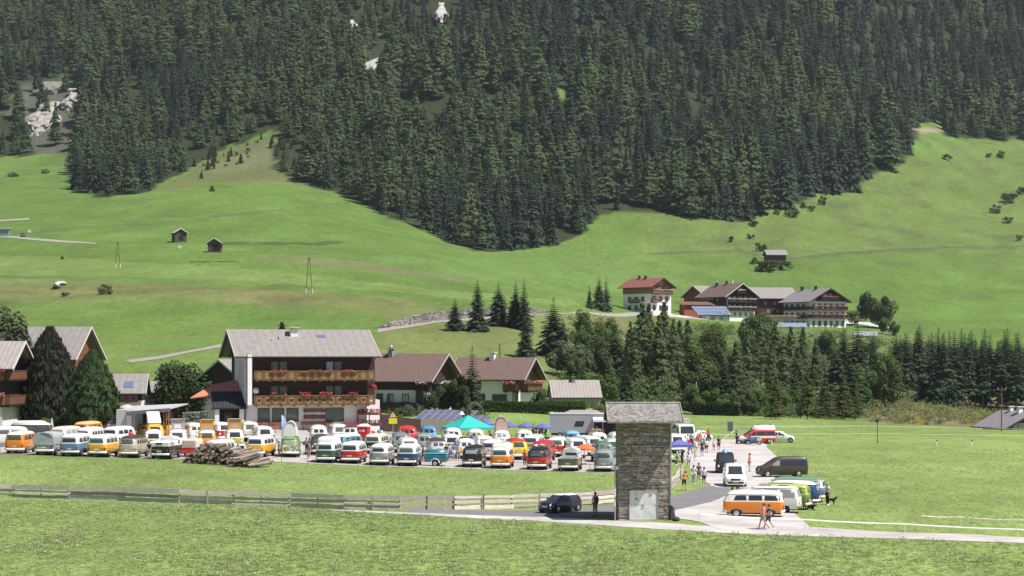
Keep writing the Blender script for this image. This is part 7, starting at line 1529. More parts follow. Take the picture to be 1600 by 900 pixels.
P_(1071, 703, 200, 'stand', 'white', 'black', True, 'g', 'grey haired person in white shirt and black shorts by the grey truck box', h=1.7)
P_(1087, 716, 40, 'stand', 'yellow', 'white', True, 'l', 'child in yellow top at the edge of the lane', h=1.25)
P_(1083, 702, 100, 'stand', 'pink', 'jeans', False, 'b', 'person in pink top and jeans in the crowd', h=1.65)
P_(1101, 702, -120, 'stand', 'lblue', 'khaki', True, 'l', 'person in light blue shirt and khaki shorts at the crowd edge', h=1.75)
P_(1104, 708, 200, 'stand', 'white', 'navy', True, 'b', 'person in white shirt and navy shorts walking behind the navy one', h=1.7)
P_(1080, 697, 0, 'stand', 'grey', 'black', False, 'k', 'person in grey jumper before the white beetle-shaped car', h=1.7)
P_(1075, 699, 60, 'stand', 'white', 'red', True, 'b', 'person in white top and red shorts before the white beetle-shaped car', h=1.65)
P_(1151, 694, 60, 'hips', 'black', 'black', False, 'k', 'person all in black standing left of the white motorcycle', h=1.8)
P_(1172, 0, 90, 'sit', 'black', 'black', False, 'k', 'rider all in black sitting on the motorcycle before the ambulance', d=257.6, lift=.42)
P_(1193, 828, -95, 'walk', 'pink', 'beige', True, 'b', 'man in pink shirt, beige shorts and blue cap striding along the footpath', h=1.8, cap='blue')
P_(1201, 827, -88, 'walk', 'navy', 'dgrey', True, 'k', 'woman in navy top walking behind the man with the blue cap', h=1.68)
P_(1257, 796, 200, 'phone', 'sage', 'white', True, 'b', 'man in sage shirt and pale shorts behind the parked buses', h=1.75)
P_(1293, 789, -60, 'stand', 'white', 'black', False, 'g', 'man in white vest and black trousers walking a dog on the meadow', h=1.72)
P_(1145, 0, 60, 'stand', 'pink', 'beige', True, 'b', 'person in pink behind the roof of the orange and white bus', d=147.6, h=1.9)
P_(1152, 0, -60, 'stand', 'dgrey', 'navy', True, 'k', 'person in dark grey behind the roof of the orange and white bus', d=147.2, h=2.0)
P_(930, 807, -150, 'stand', 'lav', 'khaki', False, 'k', 'hiker in grey-lavender shirt with dark red backpack beside the asphalt road', h=1.78, bag='dkred')
P_(697, 719, 30, 'stand', 'black', 'white', True, 'k', 'man in black with white shorts left of the yellow and white bus', h=1.8)
P_(702, 718, 150, 'stand', 'white', 'jeans', False, 'b', 'person in white and jeans left of the yellow and white bus')
P_(709, 719, 200, 'stand', 'blue', 'white', True, 'b', 'man in blue shirt and white shorts before the yellow and white bus', h=1.85)
P_(717, 718, 170, 'lean', 'lblue', 'ljeans', False, 'g', 'grey haired person in light blue bending to the yellow and white bus')
P_(726, 717, -100, 'stand', 'blue', 'navy', True, 'l', 'blond person in blue right of the yellow and white bus', h=1.7)
P_(737, 701, 180, 'stand', 'blue', 'grey', False, 'g', 'person in blue beside the white roofed bus below the canopy', h=1.9)
P_(655, 722, 30, 'stand', 'orange', 'jeans', False, 'b', 'person in orange between the navy bus and the teal trailer', h=1.75)
P_(661, 721, -60, 'stand', 'navy', 'black', True, 'k', 'person in navy beside the one in orange at the teal trailer', h=1.7)
P_(483, 718, -40, 'stand', 'grey', 'beige', True, 'g', 'old man in grey shirt with pink hat right of the green painted bus', h=1.72, cap='pink')
P_(479, 708, 150, 'stand', 'lav', 'navy', False, 'b', 'person in lavender behind the old man by the green painted bus')
P_(436, 716, 100, 'stand', 'dgrey', 'black', False, 'k', 'person in dark clothes left of the green painted bus', h=1.8)
P_(429, 703, 20, 'stand', 'lblue', 'white', False, 'g', 'person in light blue under the beach flag', h=1.75)
P_(820, 729, 160, 'stand', 'red', 'dkred', False, 'k', 'woman in red left of the red and black bus', h=1.75)
P_(233, 717, 190, 'stand', 'black', 'grey', False, 'k', 'person in black and grey right of the beige bus', h=1.78)
P_(187, 711, 90, 'stand', 'navy', 'dkred', False, 'k', 'person in navy between the yellow and the beige bus', h=1.8)
P_(641, 0, 130, 'lean', 'white', 'navy', False, 'b', 'person in white leaning on the dark board fence behind the all red bus', d=268, h=1.8, lift=.6)
P_(766, 0, 40, 'stand', 'orange', 'black', False, 'b', 'person in orange at the right corner of the teal canopy', d=262)
P_(926, 0, 20, 'stand', 'pink', 'black', False, 'b', 'person in pink under the truck awning', d=265, h=1.9)
P_(932, 0, -20, 'stand', 'dgrey', 'jeans', False, 'k', 'person in dark grey under the truck awning', d=265.4, h=1.9)
for k, (a, dd_, sh_, f_) in enumerate([(828, 272, 'grey', 60), (833, 271, 'pink', 120), (838, 273, 'black', -30), (843, 271, 'dgrey', 40), (848, 272.5, 'dkred', 160), (853, 271, 'navy', -90)]):
    P_(a, 0, f_, 'stand' if k % 2 else 'sit', sh_, 'black', False, 'kb'[k % 2], 'person in %s %s under the navy parasols left of the grey truck' % ({'dgrey': 'dark grey', 'dkred': 'dark red'}.get(sh_, sh_), 'standing' if k % 2 else 'sitting'), d=dd_, lift=0 if k % 2 else .1)
# dogs
FUR = mat('black_fur', (.012, .011, .011), .8, var=.3, scale=20, bump=.5, bscale=60)
def dog_mesh(lie):
    z = .22 if lie else 0
    V = dict(rump=(0, .30, .50), mid=(0, .05, .50), chest=(0, -.22, .49), neck=(0, -.36, .60), head=(0, -.46, .70), muz=(0, -.60, .66), tail1=(0, .42, .46), tail2=(0, .58, .36), earl=(-.06, -.43, .78), earr=(.06, -.43, .78))
    for s, k in ((-1, 'l'), (1, 'r')):
        if lie: V.update({'st'+k: (s*.10, .22, .42), 'ho'+k: (s*.14, .36, .30), 'hf'+k: (s*.14, .16, .26), 'fe'+k: (s*.10, -.2, .36), 'fk'+k: (s*.10, -.34, .26), 'ff'+k: (s*.10, -.50, .25)})
        else: V.update({'st'+k: (s*.09, .22, .34), 'ho'+k: (s*.09, .36, .19), 'hf'+k: (s*.09, .31, .03), 'fe'+k: (s*.09, -.20, .33), 'fk'+k: (s*.09, -.22, .17), 'ff'+k: (s*.09, -.25, .03)})
    rad = dict(rump=.11, mid=.12, chest=.145, neck=.085, head=.085, muz=.042, tail1=.035, tail2=.02, earl=.022, earr=.022)
    for k in 'lr': rad.update({'st'+k: .075, 'ho'+k: .034, 'hf'+k: .03, 'fe'+k: .06, 'fk'+k: .034, 'ff'+k: .032})
    E = [('rump', 'mid'), ('mid', 'chest'), ('chest', 'neck'), ('neck', 'head'), ('head', 'muz'), ('rump', 'tail1'), ('tail1', 'tail2'), ('head', 'earl'), ('head', 'earr')]+[q for k in 'lr' for q in (('rump', 'st'+k), ('st'+k, 'ho'+k), ('ho'+k, 'hf'+k), ('chest', 'fe'+k), ('fe'+k, 'fk'+k), ('fk'+k, 'ff'+k))]
    n_ = list(V); return skinned('body', [(V[k][0], V[k][1], V[k][2]-z) for k in n_], [(n_.index(a), n_.index(b)) for a, b in E], [rad[k] for k in n_], 1)
for px_, py_, lie, rz_, lab in ((1299, 789, False, 1.25, 'black dog standing beside the man in the white vest'), (1267, 797, True, .6, 'black dog lying behind the parked buses')):
    e = thing('dog', lab, 'dog', at(px_, py_), rz_); e.scale = (.85,)*3; link('body', dog_mesh(lie), FUR, e)
    mb = MB(); mb.cyl((0, -.345, .60-(.22 if lie else 0)), (0, -.375, .575-(.22 if lie else 0)), .092, n=10); mb.build('collar', C['red'], e)
# ------------------------------------------------------------------ fences, heap of logs, tents, signs and poles
OLDW = [mat('fence_wood_%s' % n, c, .9, var=.3, scale=2.5, stretch=(1, 5, 5), bump=.4, bscale=10) for n, c in (('grey', (.54, .475, .435)), ('pale', (.66, .585, .53)), ('dark', (.38, .325, .30)))]
def wp(a, d=None): return pd(a[0], d) if d else at(*a)
FB = [(-60, 775), (-20, 776), (22, 777), (64, 778.5), (108, 780), (151, 781), (195, 782.5), (238, 784), (280, 786), (323, 788), (365, 789.5), (408, 791), (452, 792.5), (496, 794), (540, 795.5), (582, 796.5), (625, 797), (668, 796.5), (712, 796), (756, 795.5), (800, 794), (845, 792), (890, 790.5), (930, 788), (968, 785), (1004, 780.5), (1030, 774), (1046, 767), (1056, 758), (1063, 750), (1066, 741)]
e = thing('plank_fence', 'weathered wooden plank fence running across the meadow to the tower', 'fence', at(400, 791)); O = Vector(e.location); pts_ = [at(*q) for q in FB]; g_ = random.Random(4)
for k, p_ in enumerate(pts_):
    nx_ = pts_[min(k+1, len(pts_)-1)]; pv = pts_[max(0, k-1)]; dr = (nx_-pv); rz = math.atan2(dr.y, dr.x)
    mb = MB(); mb.cyl((0, 0, -.3), (g_.uniform(-.03, .03), 0, 1.08+g_.uniform(-.06, .1)), .05, .04, 6); mb.cyl((.02, .14, -.3), (g_.uniform(-.03, .03), .14, 1.02+g_.uniform(-.06, .1)), .05, .04, 6); mb.build('post', OLDW[2], e, p_-O, rz)
k = 0
while k < len(pts_)-1:
    st = 2 if pts_[k].x < pts_[19].x else 1; a, b = pts_[k], pts_[min(k+st, len(pts_)-1)]; L = (b-a).length; dr = (b-a); rz = math.atan2(dr.y, dr.x); pit = -math.atan2(dr.z, math.hypot(dr.x, dr.y))
    for z, h in ((.17, .31), (.54, .25), (.90, .31)):
        h2 = h*g_.uniform(.7, 1.15); mb = MB(); n_ = 6; up = [(-L/2-.12+(L+.24)*i/n_, h2/2+g_.uniform(-.03, .03)) for i in range(n_+1)]; lo = [(L/2+.12-(L+.24)*i/n_, -h2/2+g_.uniform(-.03, .03)) for i in range(n_+1)]
        mb.extrude(up+lo, 'y', -.025, .025); q = mb.build('plank', OLDW[g_.choice((0, 0, 0, 1, 2))], e, (a+b)/2-O+Vector((0, 0, z+g_.uniform(-.04, .04)))+Vector((math.sin(rz)*.07, -math.cos(rz)*.07, 0))*(1 if k % 4 else -.4)); q.rotation_euler = (g_.uniform(-.3, -.06), pit+g_.uniform(-.012, .012), rz)
    k += st
RAILM = mat('railing_metal', (.17, .15, .145), .6)
def railing(label, pl, n_sub, h, m, rails=(.95,), post=.03, r=.028, name='railing', cat='railing', loc=None):
    P3 = []
    for a, b in zip(pl[:-1], pl[1:]):
        for i in range(n_sub): t = i/n_sub; P3.append(at(a[0]+(b[0]-a[0])*t, a[1]+(b[1]-a[1])*t))
    P3.append(at(*pl[-1])); e = thing(name, label, cat, P3[0]); O = P3[0]
    for p_ in P3: mb = MB(); mb.cyl((0, 0, -.2), (0, 0, h), post, n=6); mb.build('post', m, e, p_-O)
    for z in rails:
        mb = MB()
        for a, b in zip(P3[:-1], P3[1:]): mb.cyl(a-O+Vector((0, -post, z)), b-O+Vector((0, -post, z)), r, n=5)
        mb.build('rail', m, e)
    return e
railing('thin dark railing behind the meadow edge left of the log heap', [(-30, 710), (0, 711), (140, 714.5), (285, 719)], 3, .95, RAILM)
railing('thin dark railing in front of the bus row right of the log heap', [(440, 723), (560, 728), (690, 733), (830, 737.5), (968, 742)], 3, .98, RAILM)
# picket fence behind the left rows
a = pd(16, 243.5); b = pd(208, 246); e = thing('picket_fence', 'grey picket fence behind the bus rows at left', 'fence', a); dr = (b-a).normalized(); L = (b-a).length; mb = MB(); g_ = random.Random(8)
for u in np.arange(0, L, .17): c = dr*u; z = float(gz((a+c).x, (a+c).y))-a.z; mb.box((c.x, c.y, z+.6), (.10, .03, 1.25+g_.uniform(-.06, .06)), rz=math.atan2(dr.y, dr.x))
tag(mb.build('picket', OLDW[0], e), kind='stuff'); mb = MB()
for z in (.3, .95): mb.cyl((0, .04, z), (dr.x*L, dr.y*L+.04, z+float(gz(b.x, b.y))-a.z), .035, n=4)
mb.build('rail', OLDW[2], e)
# board fence and beds right of the hotel
a = pd(588, 262); b = pd(704, 272); e = thing('board_fence', 'dark board fence behind the bus rows right of the hotel', 'fence', a); dr = b-a; n_ = 34
for k in range(n_):
    t = (k+.5)/n_; c = dr*t; z = float(gz((a+c).x, (a+c).y))-a.z; hh = 2.3-1.0*t; mb = MB(); mb.box((0, 0, hh/2), (dr.length/n_*.95, .05, hh+.03*(k % 3))); mb.build('board', DWD if t < .6 else mat('grey_brown_board', (.20, .17, .15), .9), e, (c.x, c.y, z+.3), math.atan2(dr.y, dr.x))
o = pd(577, 256.5); e = thing('flower_stand', 'two-tier timber stand of magenta and red flowers at the right hotel corner', 'flower stand', o)
for z in (1.2, 2.6): mb = MB(); mb.box((0, 0, z), (3.1, .5, .12)); s_ = mb.build('shelf', HW2, e); flowers(e, 3.0, FLM, int(z*3), (0, -.1, z+.08), dens=60, h=.5); flowers(e, 2.6, FLR, int(z*3)+1, (-.2, -.25, z+.08), dens=24, h=.4)
for x in (-1.5, 0, 1.5): mb = MB(); mb.box((x, 0, 1.4), (.12, .3, 3.0)); mb.build('upright', DWD, e)
for k, (u, wv) in enumerate([(-6.0, 1.3), (-4.4, 1.2), (-2.9, 1.2), (5.2, 1.6), (6.8, 1.4)]):
    q = base+Matrix.Rotation(th_, 3, 'Z') @ Vector((u, -.8, 0)); mb = MB(); mb.box((0, 0, .3), (wv, .4, .6)); e = mb.build('planter', mat('terracotta', (.30, .13, .09), .85), loc=q, rz=th_); tag(e, ['leftmost planter of dark red flowers at the hotel wall', 'second planter from the left hotel corner', 'planter under the third hotel window', 'planter under the big hotel window', 'planter at the right end of the hotel wall'][k], 'planter'); flowers(e, wv, FLR, 60+k, (0, 0, .55), dens=34, h=.3)
q = base+Matrix.Rotation(th_, 3, 'Z') @ Vector((1.2, -.7, 0)); e = thing('bench', 'long dark wooden bench against the hotel wall under the name boards', 'bench', q, th_); mb = MB(); mb.box((0, 0, .45), (4.2, .45, .07)); mb.build('seat', BWD, e); mb = MB(); mb.box((0, .24, .78), (4.2, .06, .45)); mb.build('backrest', BWD, e)
for x in (-1.8, 0, 1.8): mb = MB(); mb.box((x, 0, .2), (.08, .4, .42)); mb.build('leg', DWD, e)
# portable toilet
o = at(569, 694); e = thing('portable_toilet', 'red portable toilet cabin with white roof beside the hotel', 'toilet cabin', o, R(-14)); mb = MB(); mb.box((0, 0, 1.05), (1.2, 1.2, 2.1)); mb.build('cabin', mat('red_plastic', (.60, .02, .03), .5), e)
mb = MB(); mb.loft([[(x*.62*f, y*.62*f, z) for x, y in ((-1, -1), (1, -1), (1, 1), (-1, 1))] for f, z in ((1.05, 2.10), (1.02, 2.2), (.5, 2.42), (.05, 2.46))], 0, True, True, sm=False); mb.build('roof', PW, e); mb = MB(); mb.box((0, -.615, 1.0), (.85, .04, 1.85)); q = mb.build('door', mat('red_plastic'), e); mb = MB(); mb.box((.1, -.645, 1.62), (.32, .02, .24)); mb.build('door_notice', PW, q); mb = MB(); mb.box((0, -.61, .98), (1.18, .03, .04)); mb.build('seam', mat('dark_red_plastic', (.3, .01, .02), .5), e)
# canopy and parasols
TEA = mat('teal_canopy_cloth', (.02, .40, .37), .7, var=.05, scale=2); NAV = mat('navy_parasol_cloth', (.12, .13, .36), .8); ORP = mat('orange_parasol_cloth', (.80, .15, .04), .8)
def gazebo(px, d, w_, ze, zt, m, label, rz=0, name='canopy', n=4, wd=None):
    o = pd(px, d); e = thing(name, label, 'canopy', o, rz); wd = wd or w_; P4 = [(-w_/2, -wd/2), (w_/2, -wd/2), (w_/2, wd/2), (-w_/2, wd/2)]; mb = MB()
    for a, b in zip(P4, P4[1:]+P4[:1]):
        for t0, t1 in ((0, .5), (.5, 1)):
            def Q(p_, t): return (p_[0]*(1-t), p_[1]*(1-t), ze+(zt-ze)*(t**1.15))
            mb.add([Q(a, t0), Q(b, t0), Q(b, t1), Q(a, t1)], [(0, 1, 2, 3)])
        mb.add([(*a, ze), (*b, ze), (*b, ze-.28), (*a, ze-.28)], [(3, 2, 1, 0)])
    mb.build('canopy_top', m, e)
    for p_ in P4: mb = MB(); mb.cyl((*p_, 0), (*p_, ze), .035, n=6); mb.build('leg', mat('zinc'), e)
    return e
gazebo(731, 262, 5.2, 1.75, 3.35, TEA, 'big teal canopy tent behind the middle rows of buses', R(28))
gazebo(1062, 219, 2.6, 1.95, 2.5, NAV, 'navy gazebo beside the tower with people beneath', R(10), n=4)
def parasol(px, d, r, z, m, label, h=.5, n=8, closed=False, py=None):
    o = at(px, py) if py else pd(px, d); e = thing('parasol', label, 'parasol', o); mb = MB(); mb.cyl((0, 0, 0), (0, 0, z+h), .028, n=6); mb.build('pole', PW, e); mb = MB()
    R1 = [(r*math.cos(2*PI*i/n), r*math.sin(2*PI*i/n), z) for i in range(n)]; R2 = [(x*.5, y*.5, z+h*.62) for x, y, _ in R1]; mb.loft([[(x, y, z-.16) for x, y, _ in R1], R1, R2, [(x*.02, y*.02, z+h) for x, y, _ in R1]], 0, sm=False); mb.build('canopy', m, e); mb = MB(); mb.box((0, 0, .06), (.5, .5, .12)); mb.build('foot', GREYP, e); return e
for k, (a, dd_, lab) in enumerate([(762, 270, 'navy parasol partly behind the pink striped roof tent'), (796, 267, 'leftmost navy parasol in the open right of the roof tent'), (822, 267, 'navy parasol in the middle of the open row'), (849, 265, 'navy parasol beside the left end of the grey truck')]): parasol(a, dd_, 1.1 if k < 3 else 1.3, 1.75, NAV, lab, .6)
parasol(914, 0, 1.15, 1.75, ORP, 'orange parasol between the parked buses in the right front', .5, py=726)
parasol(199, 283, 1.4, 2.1, mat('rose_parasol_cloth', (.62, .42, .40), .8), 'pale rose parasol on the terrace right of the stone pine', .5)
o = pd(81, 240); e = thing('parasol', 'closed cream parasol by the picket fence', 'parasol', o); mb = MB(); mb.cyl((0, 0, 0), (0, 0, 2.2), .03, n=6); mb.build('pole', PW, e); mb = MB(); mb.cyl((0, 0, 1.0), (0, 0, 2.6), .30, .04, 8); mb.build('canopy', mat('cream_cloth', (.62, .56, .45), .8), e)
# solar field in the hotel garden
solar_row('field of dark tilted solar panels in the garden right of the hotel', 697, 286, R(-30), 7, 1.3, 1.7, R(24), SO2, rows=2)
solar_row('small dark solar panel group at the right end of the solar field', 750, 288, R(-30), 2, 1.2, 1.7, R(24), SO2)
# signs and posts
o = pd(614, 257); e = thing('road_sign', 'red edged warning triangle with a yellow board on a grey pole', 'road sign', o, 0); mb = MB(); mb.cyl((0, 0, -.2), (0, 0, 3.25), .04, n=8); mb.build('pole', ZN, e)
mb = MB(); mb.extrude([(-.52, 2.45), (.52, 2.45), (0, 3.32)], 'y', -.07, -.05); q = mb.build('warning_triangle', mat('sign_red'), e); mb = MB(); mb.extrude([(-.36, 2.54), (.36, 2.54), (0, 3.14)], 'y', -.085, -.071); mb.build('white_field', PW, q)
mb = MB(); mb.extrude([(-.035, 2.72), (.035, 2.72), (.045, 2.95), (-.045, 2.95)], 'y', -.1, -.086); mb.box((0, -.093, 2.65), (.08, .014, .08)); mb.build('exclamation_mark', BLK, q); mb = MB(); mb.box((0, -.06, 2.02), (1.08, .03, .72)); mb.build('yellow_board', mat('signal_yellow', (.80, .72, .02), .5), e)
o = at(440, 694); e = thing('beach_flag', 'tall pale blue and white beach flag in front of the hotel windows', 'flag', o); mb = MB(); mb.cyl((0, 0, 0), (0, 0, 3.4), .025, n=5); mb.build('pole', ZN, e); mb = MB(); mb.loft([[(0, .05*math.sin(z*2), z), (w_, .12*math.sin(z*2+1), z+.05)] for z, w_ in ((.9, .45), (1.6, .55), (2.3, .58), (2.9, .45), (3.35, .12))], 0, close=False); mb.build('flag_cloth', mat('flag_cloth', (.66, .72, .82), .8, col2=(.30, .42, .62), scale=1.2), e)
WD = mat('pole_wood', (.15, .095, .07), .9, var=.2, scale=4); WD2 = mat('red_pole_wood', (.22, .10, .075), .9, var=.2, scale=4)
def aframe(px, py, hpx, label):
    o = at(px, py); h = hpx*o.y/F; e = thing('power_pole', label, 'power pole', o)
    for s in (-1, 1): mb = MB(); mb.cyl((s*h*.085, s*.3, .9), (s*.08, 0, h), .11, .09, 7); mb.build('leg', WD, e); mb = MB(); mb.cyl((s*h*.09, s*.3, -.6), (s*h*.085, s*.3, 1.3), .2, n=7); mb.build('footing', EDG, e)
    mb = MB(); mb.cyl((-h*.04, 0, h*.5), (h*.04, 0, h*.5), .1, n=5); mb.build('brace', WD, e); mb = MB()
    for z in (.93, .985): mb.box((0, 0, h*z), (.9, .2, .16))
    mb.build('crossarm', GREYP, e)
aframe(483, 458, 56, 'two-legged power pole on the meadow above the hotel'); aframe(184, 418, 40, 'two-legged power pole farther off on the left meadow')
def pole(px, d, ztop, r, m, label, arms=(), name='pole', cat='pole', zb=None):
    o = pd(px, d); e = thing(name, label, cat, o); zt = -(ztop-HZ)/F*d-o.z; mb = MB(); mb.cyl((0, 0, -.5), (0, 0, zt), r, r*.75, 8); mb.build('post', m, e)
    for z, w_ in arms: mb = MB(); mb.box((0, -.1, zt-z), (w_, .12, .12)); q = mb.build('crossarm', m, e); mb = MB(); [mb.cyl((x, -.1, zt-z+.06), (x, -.1, zt-z+.3), .05, n=6) for x in (-w_*.45, w_*.45)]; mb.build('insulator', PW, q)
    return e
pole(781, 346, 537, .14, WD2, 'brown wooden pole behind the white chimney', name='power_pole'); pole(1088, 341, 596, .12, ZN, 'thin light pole at the left end of the far hedge', name='lamp_post', cat='lamp post'); pole(1565, 306, 604, .11, WD2, 'red-brown wooden power pole at the right meadow edge', ((.5, 1.3),), name='power_pole'); pole(1136, 668, 462, .12, mat('zinc'), 'thin grey pole in front of the solar roof', name='flag_pole'); pole(860, 350, 577, .06, GREYP, 'thin aerial pole beside the round bush', ((.1, 1.4),), name='aerial')
e = pole(212, 425, 546, .06, ZN, 'small street lamp beside the hill track', name='street_lamp', cat='street lamp'); mb = MB(); mb.ball((0, 0, (562-546)/F*425), (.3, .3, .16), 8, 5); mb.build('lamp_head', ZN, e)
e = pole(1371, 262, 660, .05, mat('dark_green_metal', (.03, .05, .045), .6), 'dark street lamp standing in the right meadow', name='street_lamp', cat='street lamp'); zt = -(660-HZ)/F*262-pd(1371, 262).z; mb = MB(); mb.cyl((0, 0, zt), (0, 0, zt+.35), .16, .22, 6); mb.cyl((0, 0, zt+.35), (0, 0, zt+.5), .24, .05, 6); mb.build('lamp_head', mat('dark_green_metal'), e)
e = pole(721, 278, 648, .06, PW, 'white garden lamp with wide hood beside the teal canopy', name='garden_lamp', cat='lamp'); zt = -(648-HZ)/F*278-pd(721, 278).z; mb = MB(); mb.cyl((0, 0, zt), (0, 0, zt+.5), .5, .15, 10); mb.build('lamp_hood', mat('lamp_hood_grey', (.5, .49, .48), .6), e)
o = pd(1141, 276); e = thing('info_board', 'dark grey board on a post beyond the lane', 'board', o); zt = -(659-HZ)/F*276-o.z; mb = MB(); mb.box((0, 0, zt-.65), (.75, .1, 1.3)); mb.build('board', mat('slate_board', (.13, .14, .15), .6), e); mb = MB(); mb.cyl((0, .06, -.2), (0, .06, zt), .05, n=6); mb.build('post', GREYP, e)
o = at(1129, 688); e = thing('barrier_pole', 'pale leaning barrier pole beside the far lane', 'barrier', o); mb = MB(); mb.cyl((0, 0, .1), (1.6, .3, 1.25), .05, n=6); mb.build('bar', PW, e)
for k, (a, b, lab) in enumerate([(1464, 697, 'left of two white roadside posts in the right meadow'), (1519, 697, 'right of two white roadside posts in the right meadow'), (1206, 696, 'white post beside the ambulance rear wheel'), (863, 652, 'white marker stone on the lawn above the grey truck')]):
    o = at(a, b); mb = MB(); mb.extrude([(-.09, 0), (.09, 0), (.09, .8), (-.09, .9)], 'y', -.06, .06, 0); mb.box((0, -.0, .72), (.19, .13, .14), 1)
    if k == 3: mb = MB(); mb.box((0, 0, .4), (.45, .3, .9), 0); mb.box((0, -.16, .45), (.12, .02, .5), 1)
    tag(mb.build('marker_post', [PW, BLK], loc=o), lab, 'marker post')
# wooden garden gate, stone walls
o = pd(938, 322); e = thing('garden_fence', 'short light wooden rail fence at the hedge end left of the tower', 'fence', o)
for z in (.3, .65, 1.0): mb = MB(); mb.box((0, 0, z), (2.3, .06, .13)); mb.build('rail', HWD, e)
for x in (-1.1, 0, 1.1): mb = MB(); mb.box((x, .06, .5), (.12, .1, 1.3)); mb.build('post', HWD, e)
STW = [mat('wall_stone_%s' % n, c, .95, var=.25, scale=1.5, bump=.4, bscale=5) for n, c in (('grey', (.24, .22, .205)), ('pale', (.33, .305, .28)), ('dark', (.15, .135, .125)))]
def stone_wall(label, pts, seed, sw=(.5, 1.3), sh=.42, off=0.):
    g = random.Random(seed); P3 = [(at(a, b), h) for a, b, h in pts]; o = P3[0][0]; e = thing('stone_wall', label, 'wall', o); mb = MB(); back = MB()
    for (a, h0), (b, h1) in zip(P3[:-1], P3[1:]):
        L = (b-a).length; hh0, hh1 = h0*a.y/F, h1*b.y/F; dr = (b-a)/L; nr_ = Vector((dr.y, -dr.x, 0)).normalized()
        def Q(u, z, dp=0): return a+dr*u+Vector((0, 0, z))+nr_*dp-nr_*(-.05)*0-o-nr_*z*.12
        back.add([Q(0, -.5), Q(L, -.5), Q(L, hh1), Q(0, hh0), Q(0, -.5, -.8), Q(L, -.5, -.8), Q(L, hh1, -.8), Q(0, hh0, -.8)], [(0, 1, 2, 3), (3, 2, 6, 7), (4, 7, 6, 5)])
        z = 0
        while z < max(hh0, hh1):
            h = sh*g.uniform(.6, 1.3); u = -g.uniform(0, .5)
            while u < L:
                w_ = g.uniform(*sw); a_, b_ = max(0, u), min(L, u+w_); u += w_
                top = hh0+(hh1-hh0)*(a_+b_)/2/L
                if b_-a_ < .15 or z+h*.4 > top: continue
                z1 = min(z+h, top+.08); d_ = g.uniform(.05, .2); vs = [Q(a_+.02, z+.02, .0), Q(b_-.03, z+.02, .0), Q(b_-.03, z1-.02, .0), Q(a_+.02, z1-.02, .0), Q(a_+.08, z+.06, d_), Q(b_-.08, z+.06, d_), Q(b_-.08, z1-.06, d_), Q(a_+.08, z1-.06, d_)]
                mb.add(vs, [(4, 5, 6, 7), (0, 1, 5, 4), (1, 2, 6, 5), (2, 3, 7, 6), (3, 0, 4, 7)], g.choice((0, 0, 1, 2)))
            z += h
    back.build('core_wall', STW[2], e); tag(mb.build('stone', STW, e), kind='stuff')
stone_wall('long dry stone retaining wall along the farm road behind the hotel roof', [(586, 513, 1), (610, 512, 8), (640, 508, 13), (670, 504, 16), (700, 499, 14), (740, 495, 14), (790, 491, 12), (830, 489, 9), (858, 488, 3)], 3)
stone_wall('pinkish stone garden wall between the carport and the hotel porch', [(284, 664, 19), (318, 663.5, 20), (352, 663, 20)], 4, (.3, .7), .3)
scatter_leaf('bed_plants', [(284, 640), (352, 640), (352, 646), (284, 646)], 26, (.5, .9), LEG, 'grey-green plants on top of the pinkish garden wall', 'plants', 9, spread=.7)
scatter_leaf('garden_plants', [(598, 640), (760, 650), (765, 668), (700, 664), (610, 655)], 60, (.5, 1.2), LEA, 'mixed plants in the garden beds around the solar field', 'plants', 10, spread=.7)
modern(333, 662, PI+.1, UP, PDG, 'small dark green car nose-on by the hotel porch', 'car', 'car', ws=(.66, .98, .56, 1.36), wins=[(-1.35, -.5, .94, -1.2, -.5, 1.33), (-.42, .75, .94, -.42, .35, 1.33)], wheels=(1.2, -1.2), wr=.29, wx=.735, lampz=.66)
for a, dd_, s_, lab in ((184, 246, (1.6, 1.2, 1.7), 'white covered heap behind the shrubs left of the carport'), (653, 281, (2.6, 1.2, .8), 'low white sheet lying in the garden right of the hotel')):
    mb = MB(); mb.ball((0, 0, 0), s_, 12, 7, jit=.06, rg=random.Random(3)); tag(mb.build('covered_heap', mat('white_sheet', (.68, .67, .66), .8), loc=pd(a, dd_)), lab, 'heap')
o = at(205, 700); e = thing('red_cabinet', 'red upright pump-shaped cabinet left of the carport', 'cabinet', o); mb = MB(); mb.box((0, 0, .7), (.6, .5, 1.4)); mb.build('case', PVE, e); mb = MB(); mb.ball((0, 0, 1.55), (.32, .28, .3), 8, 6); mb.build('dome_top', PVE, e)  # upright red cabinet with a domed top, use unknown
# --- heap of felled logs: each log a thing
LOGB = [mat('log_bark_%s' % n, c, .95, var=.35, scale=3, stretch=(1, 1, 4)) for n, c in (('dark', (.095, .072, .06)), ('brown', (.17, .125, .10)), ('grey', (.27, .225, .20)))]
LOGE = [mat('log_end_%s' % n, c, .85, var=.25, scale=6) for n, c in (('brown', (.34, .24, .175)), ('pale', (.52, .42, .33)), ('dark', (.19, .135, .105)))]
g_ = random.Random(21)
def log(o, ang, L, r, pit=0.):
    d = Vector((math.sin(ang)*math.cos(pit), math.cos(ang)*math.cos(pit), math.sin(pit))); mb = MB(); a = -d*L/2; b = d*L/2; n = 9; q = d.orthogonal().normalized(); w_ = d.cross(q)
    rings = [[tuple(a+(b-a)*t+(q*math.cos(2*PI*i/n)+w_*math.sin(2*PI*i/n))*r*k_*(1+.06*math.sin(3*2*PI*i/n+t*9))) for i in range(n)] for t, k_ in ((0, 1.02), (.3, .98), (.7, .95), (1, .9))]
    mb.loft(rings, 0); mb.add(rings[0], [list(range(n-1, -1, -1))], 1); mb.add(rings[-1], [list(range(n))], 1)
    x = mb.build('log', [g_.choice(LOGB), g_.choice(LOGE)], loc=o); return tag(x, 'felled log with its cut end showing in the heap before the bus rows', 'log', 'felled logs in the heap')
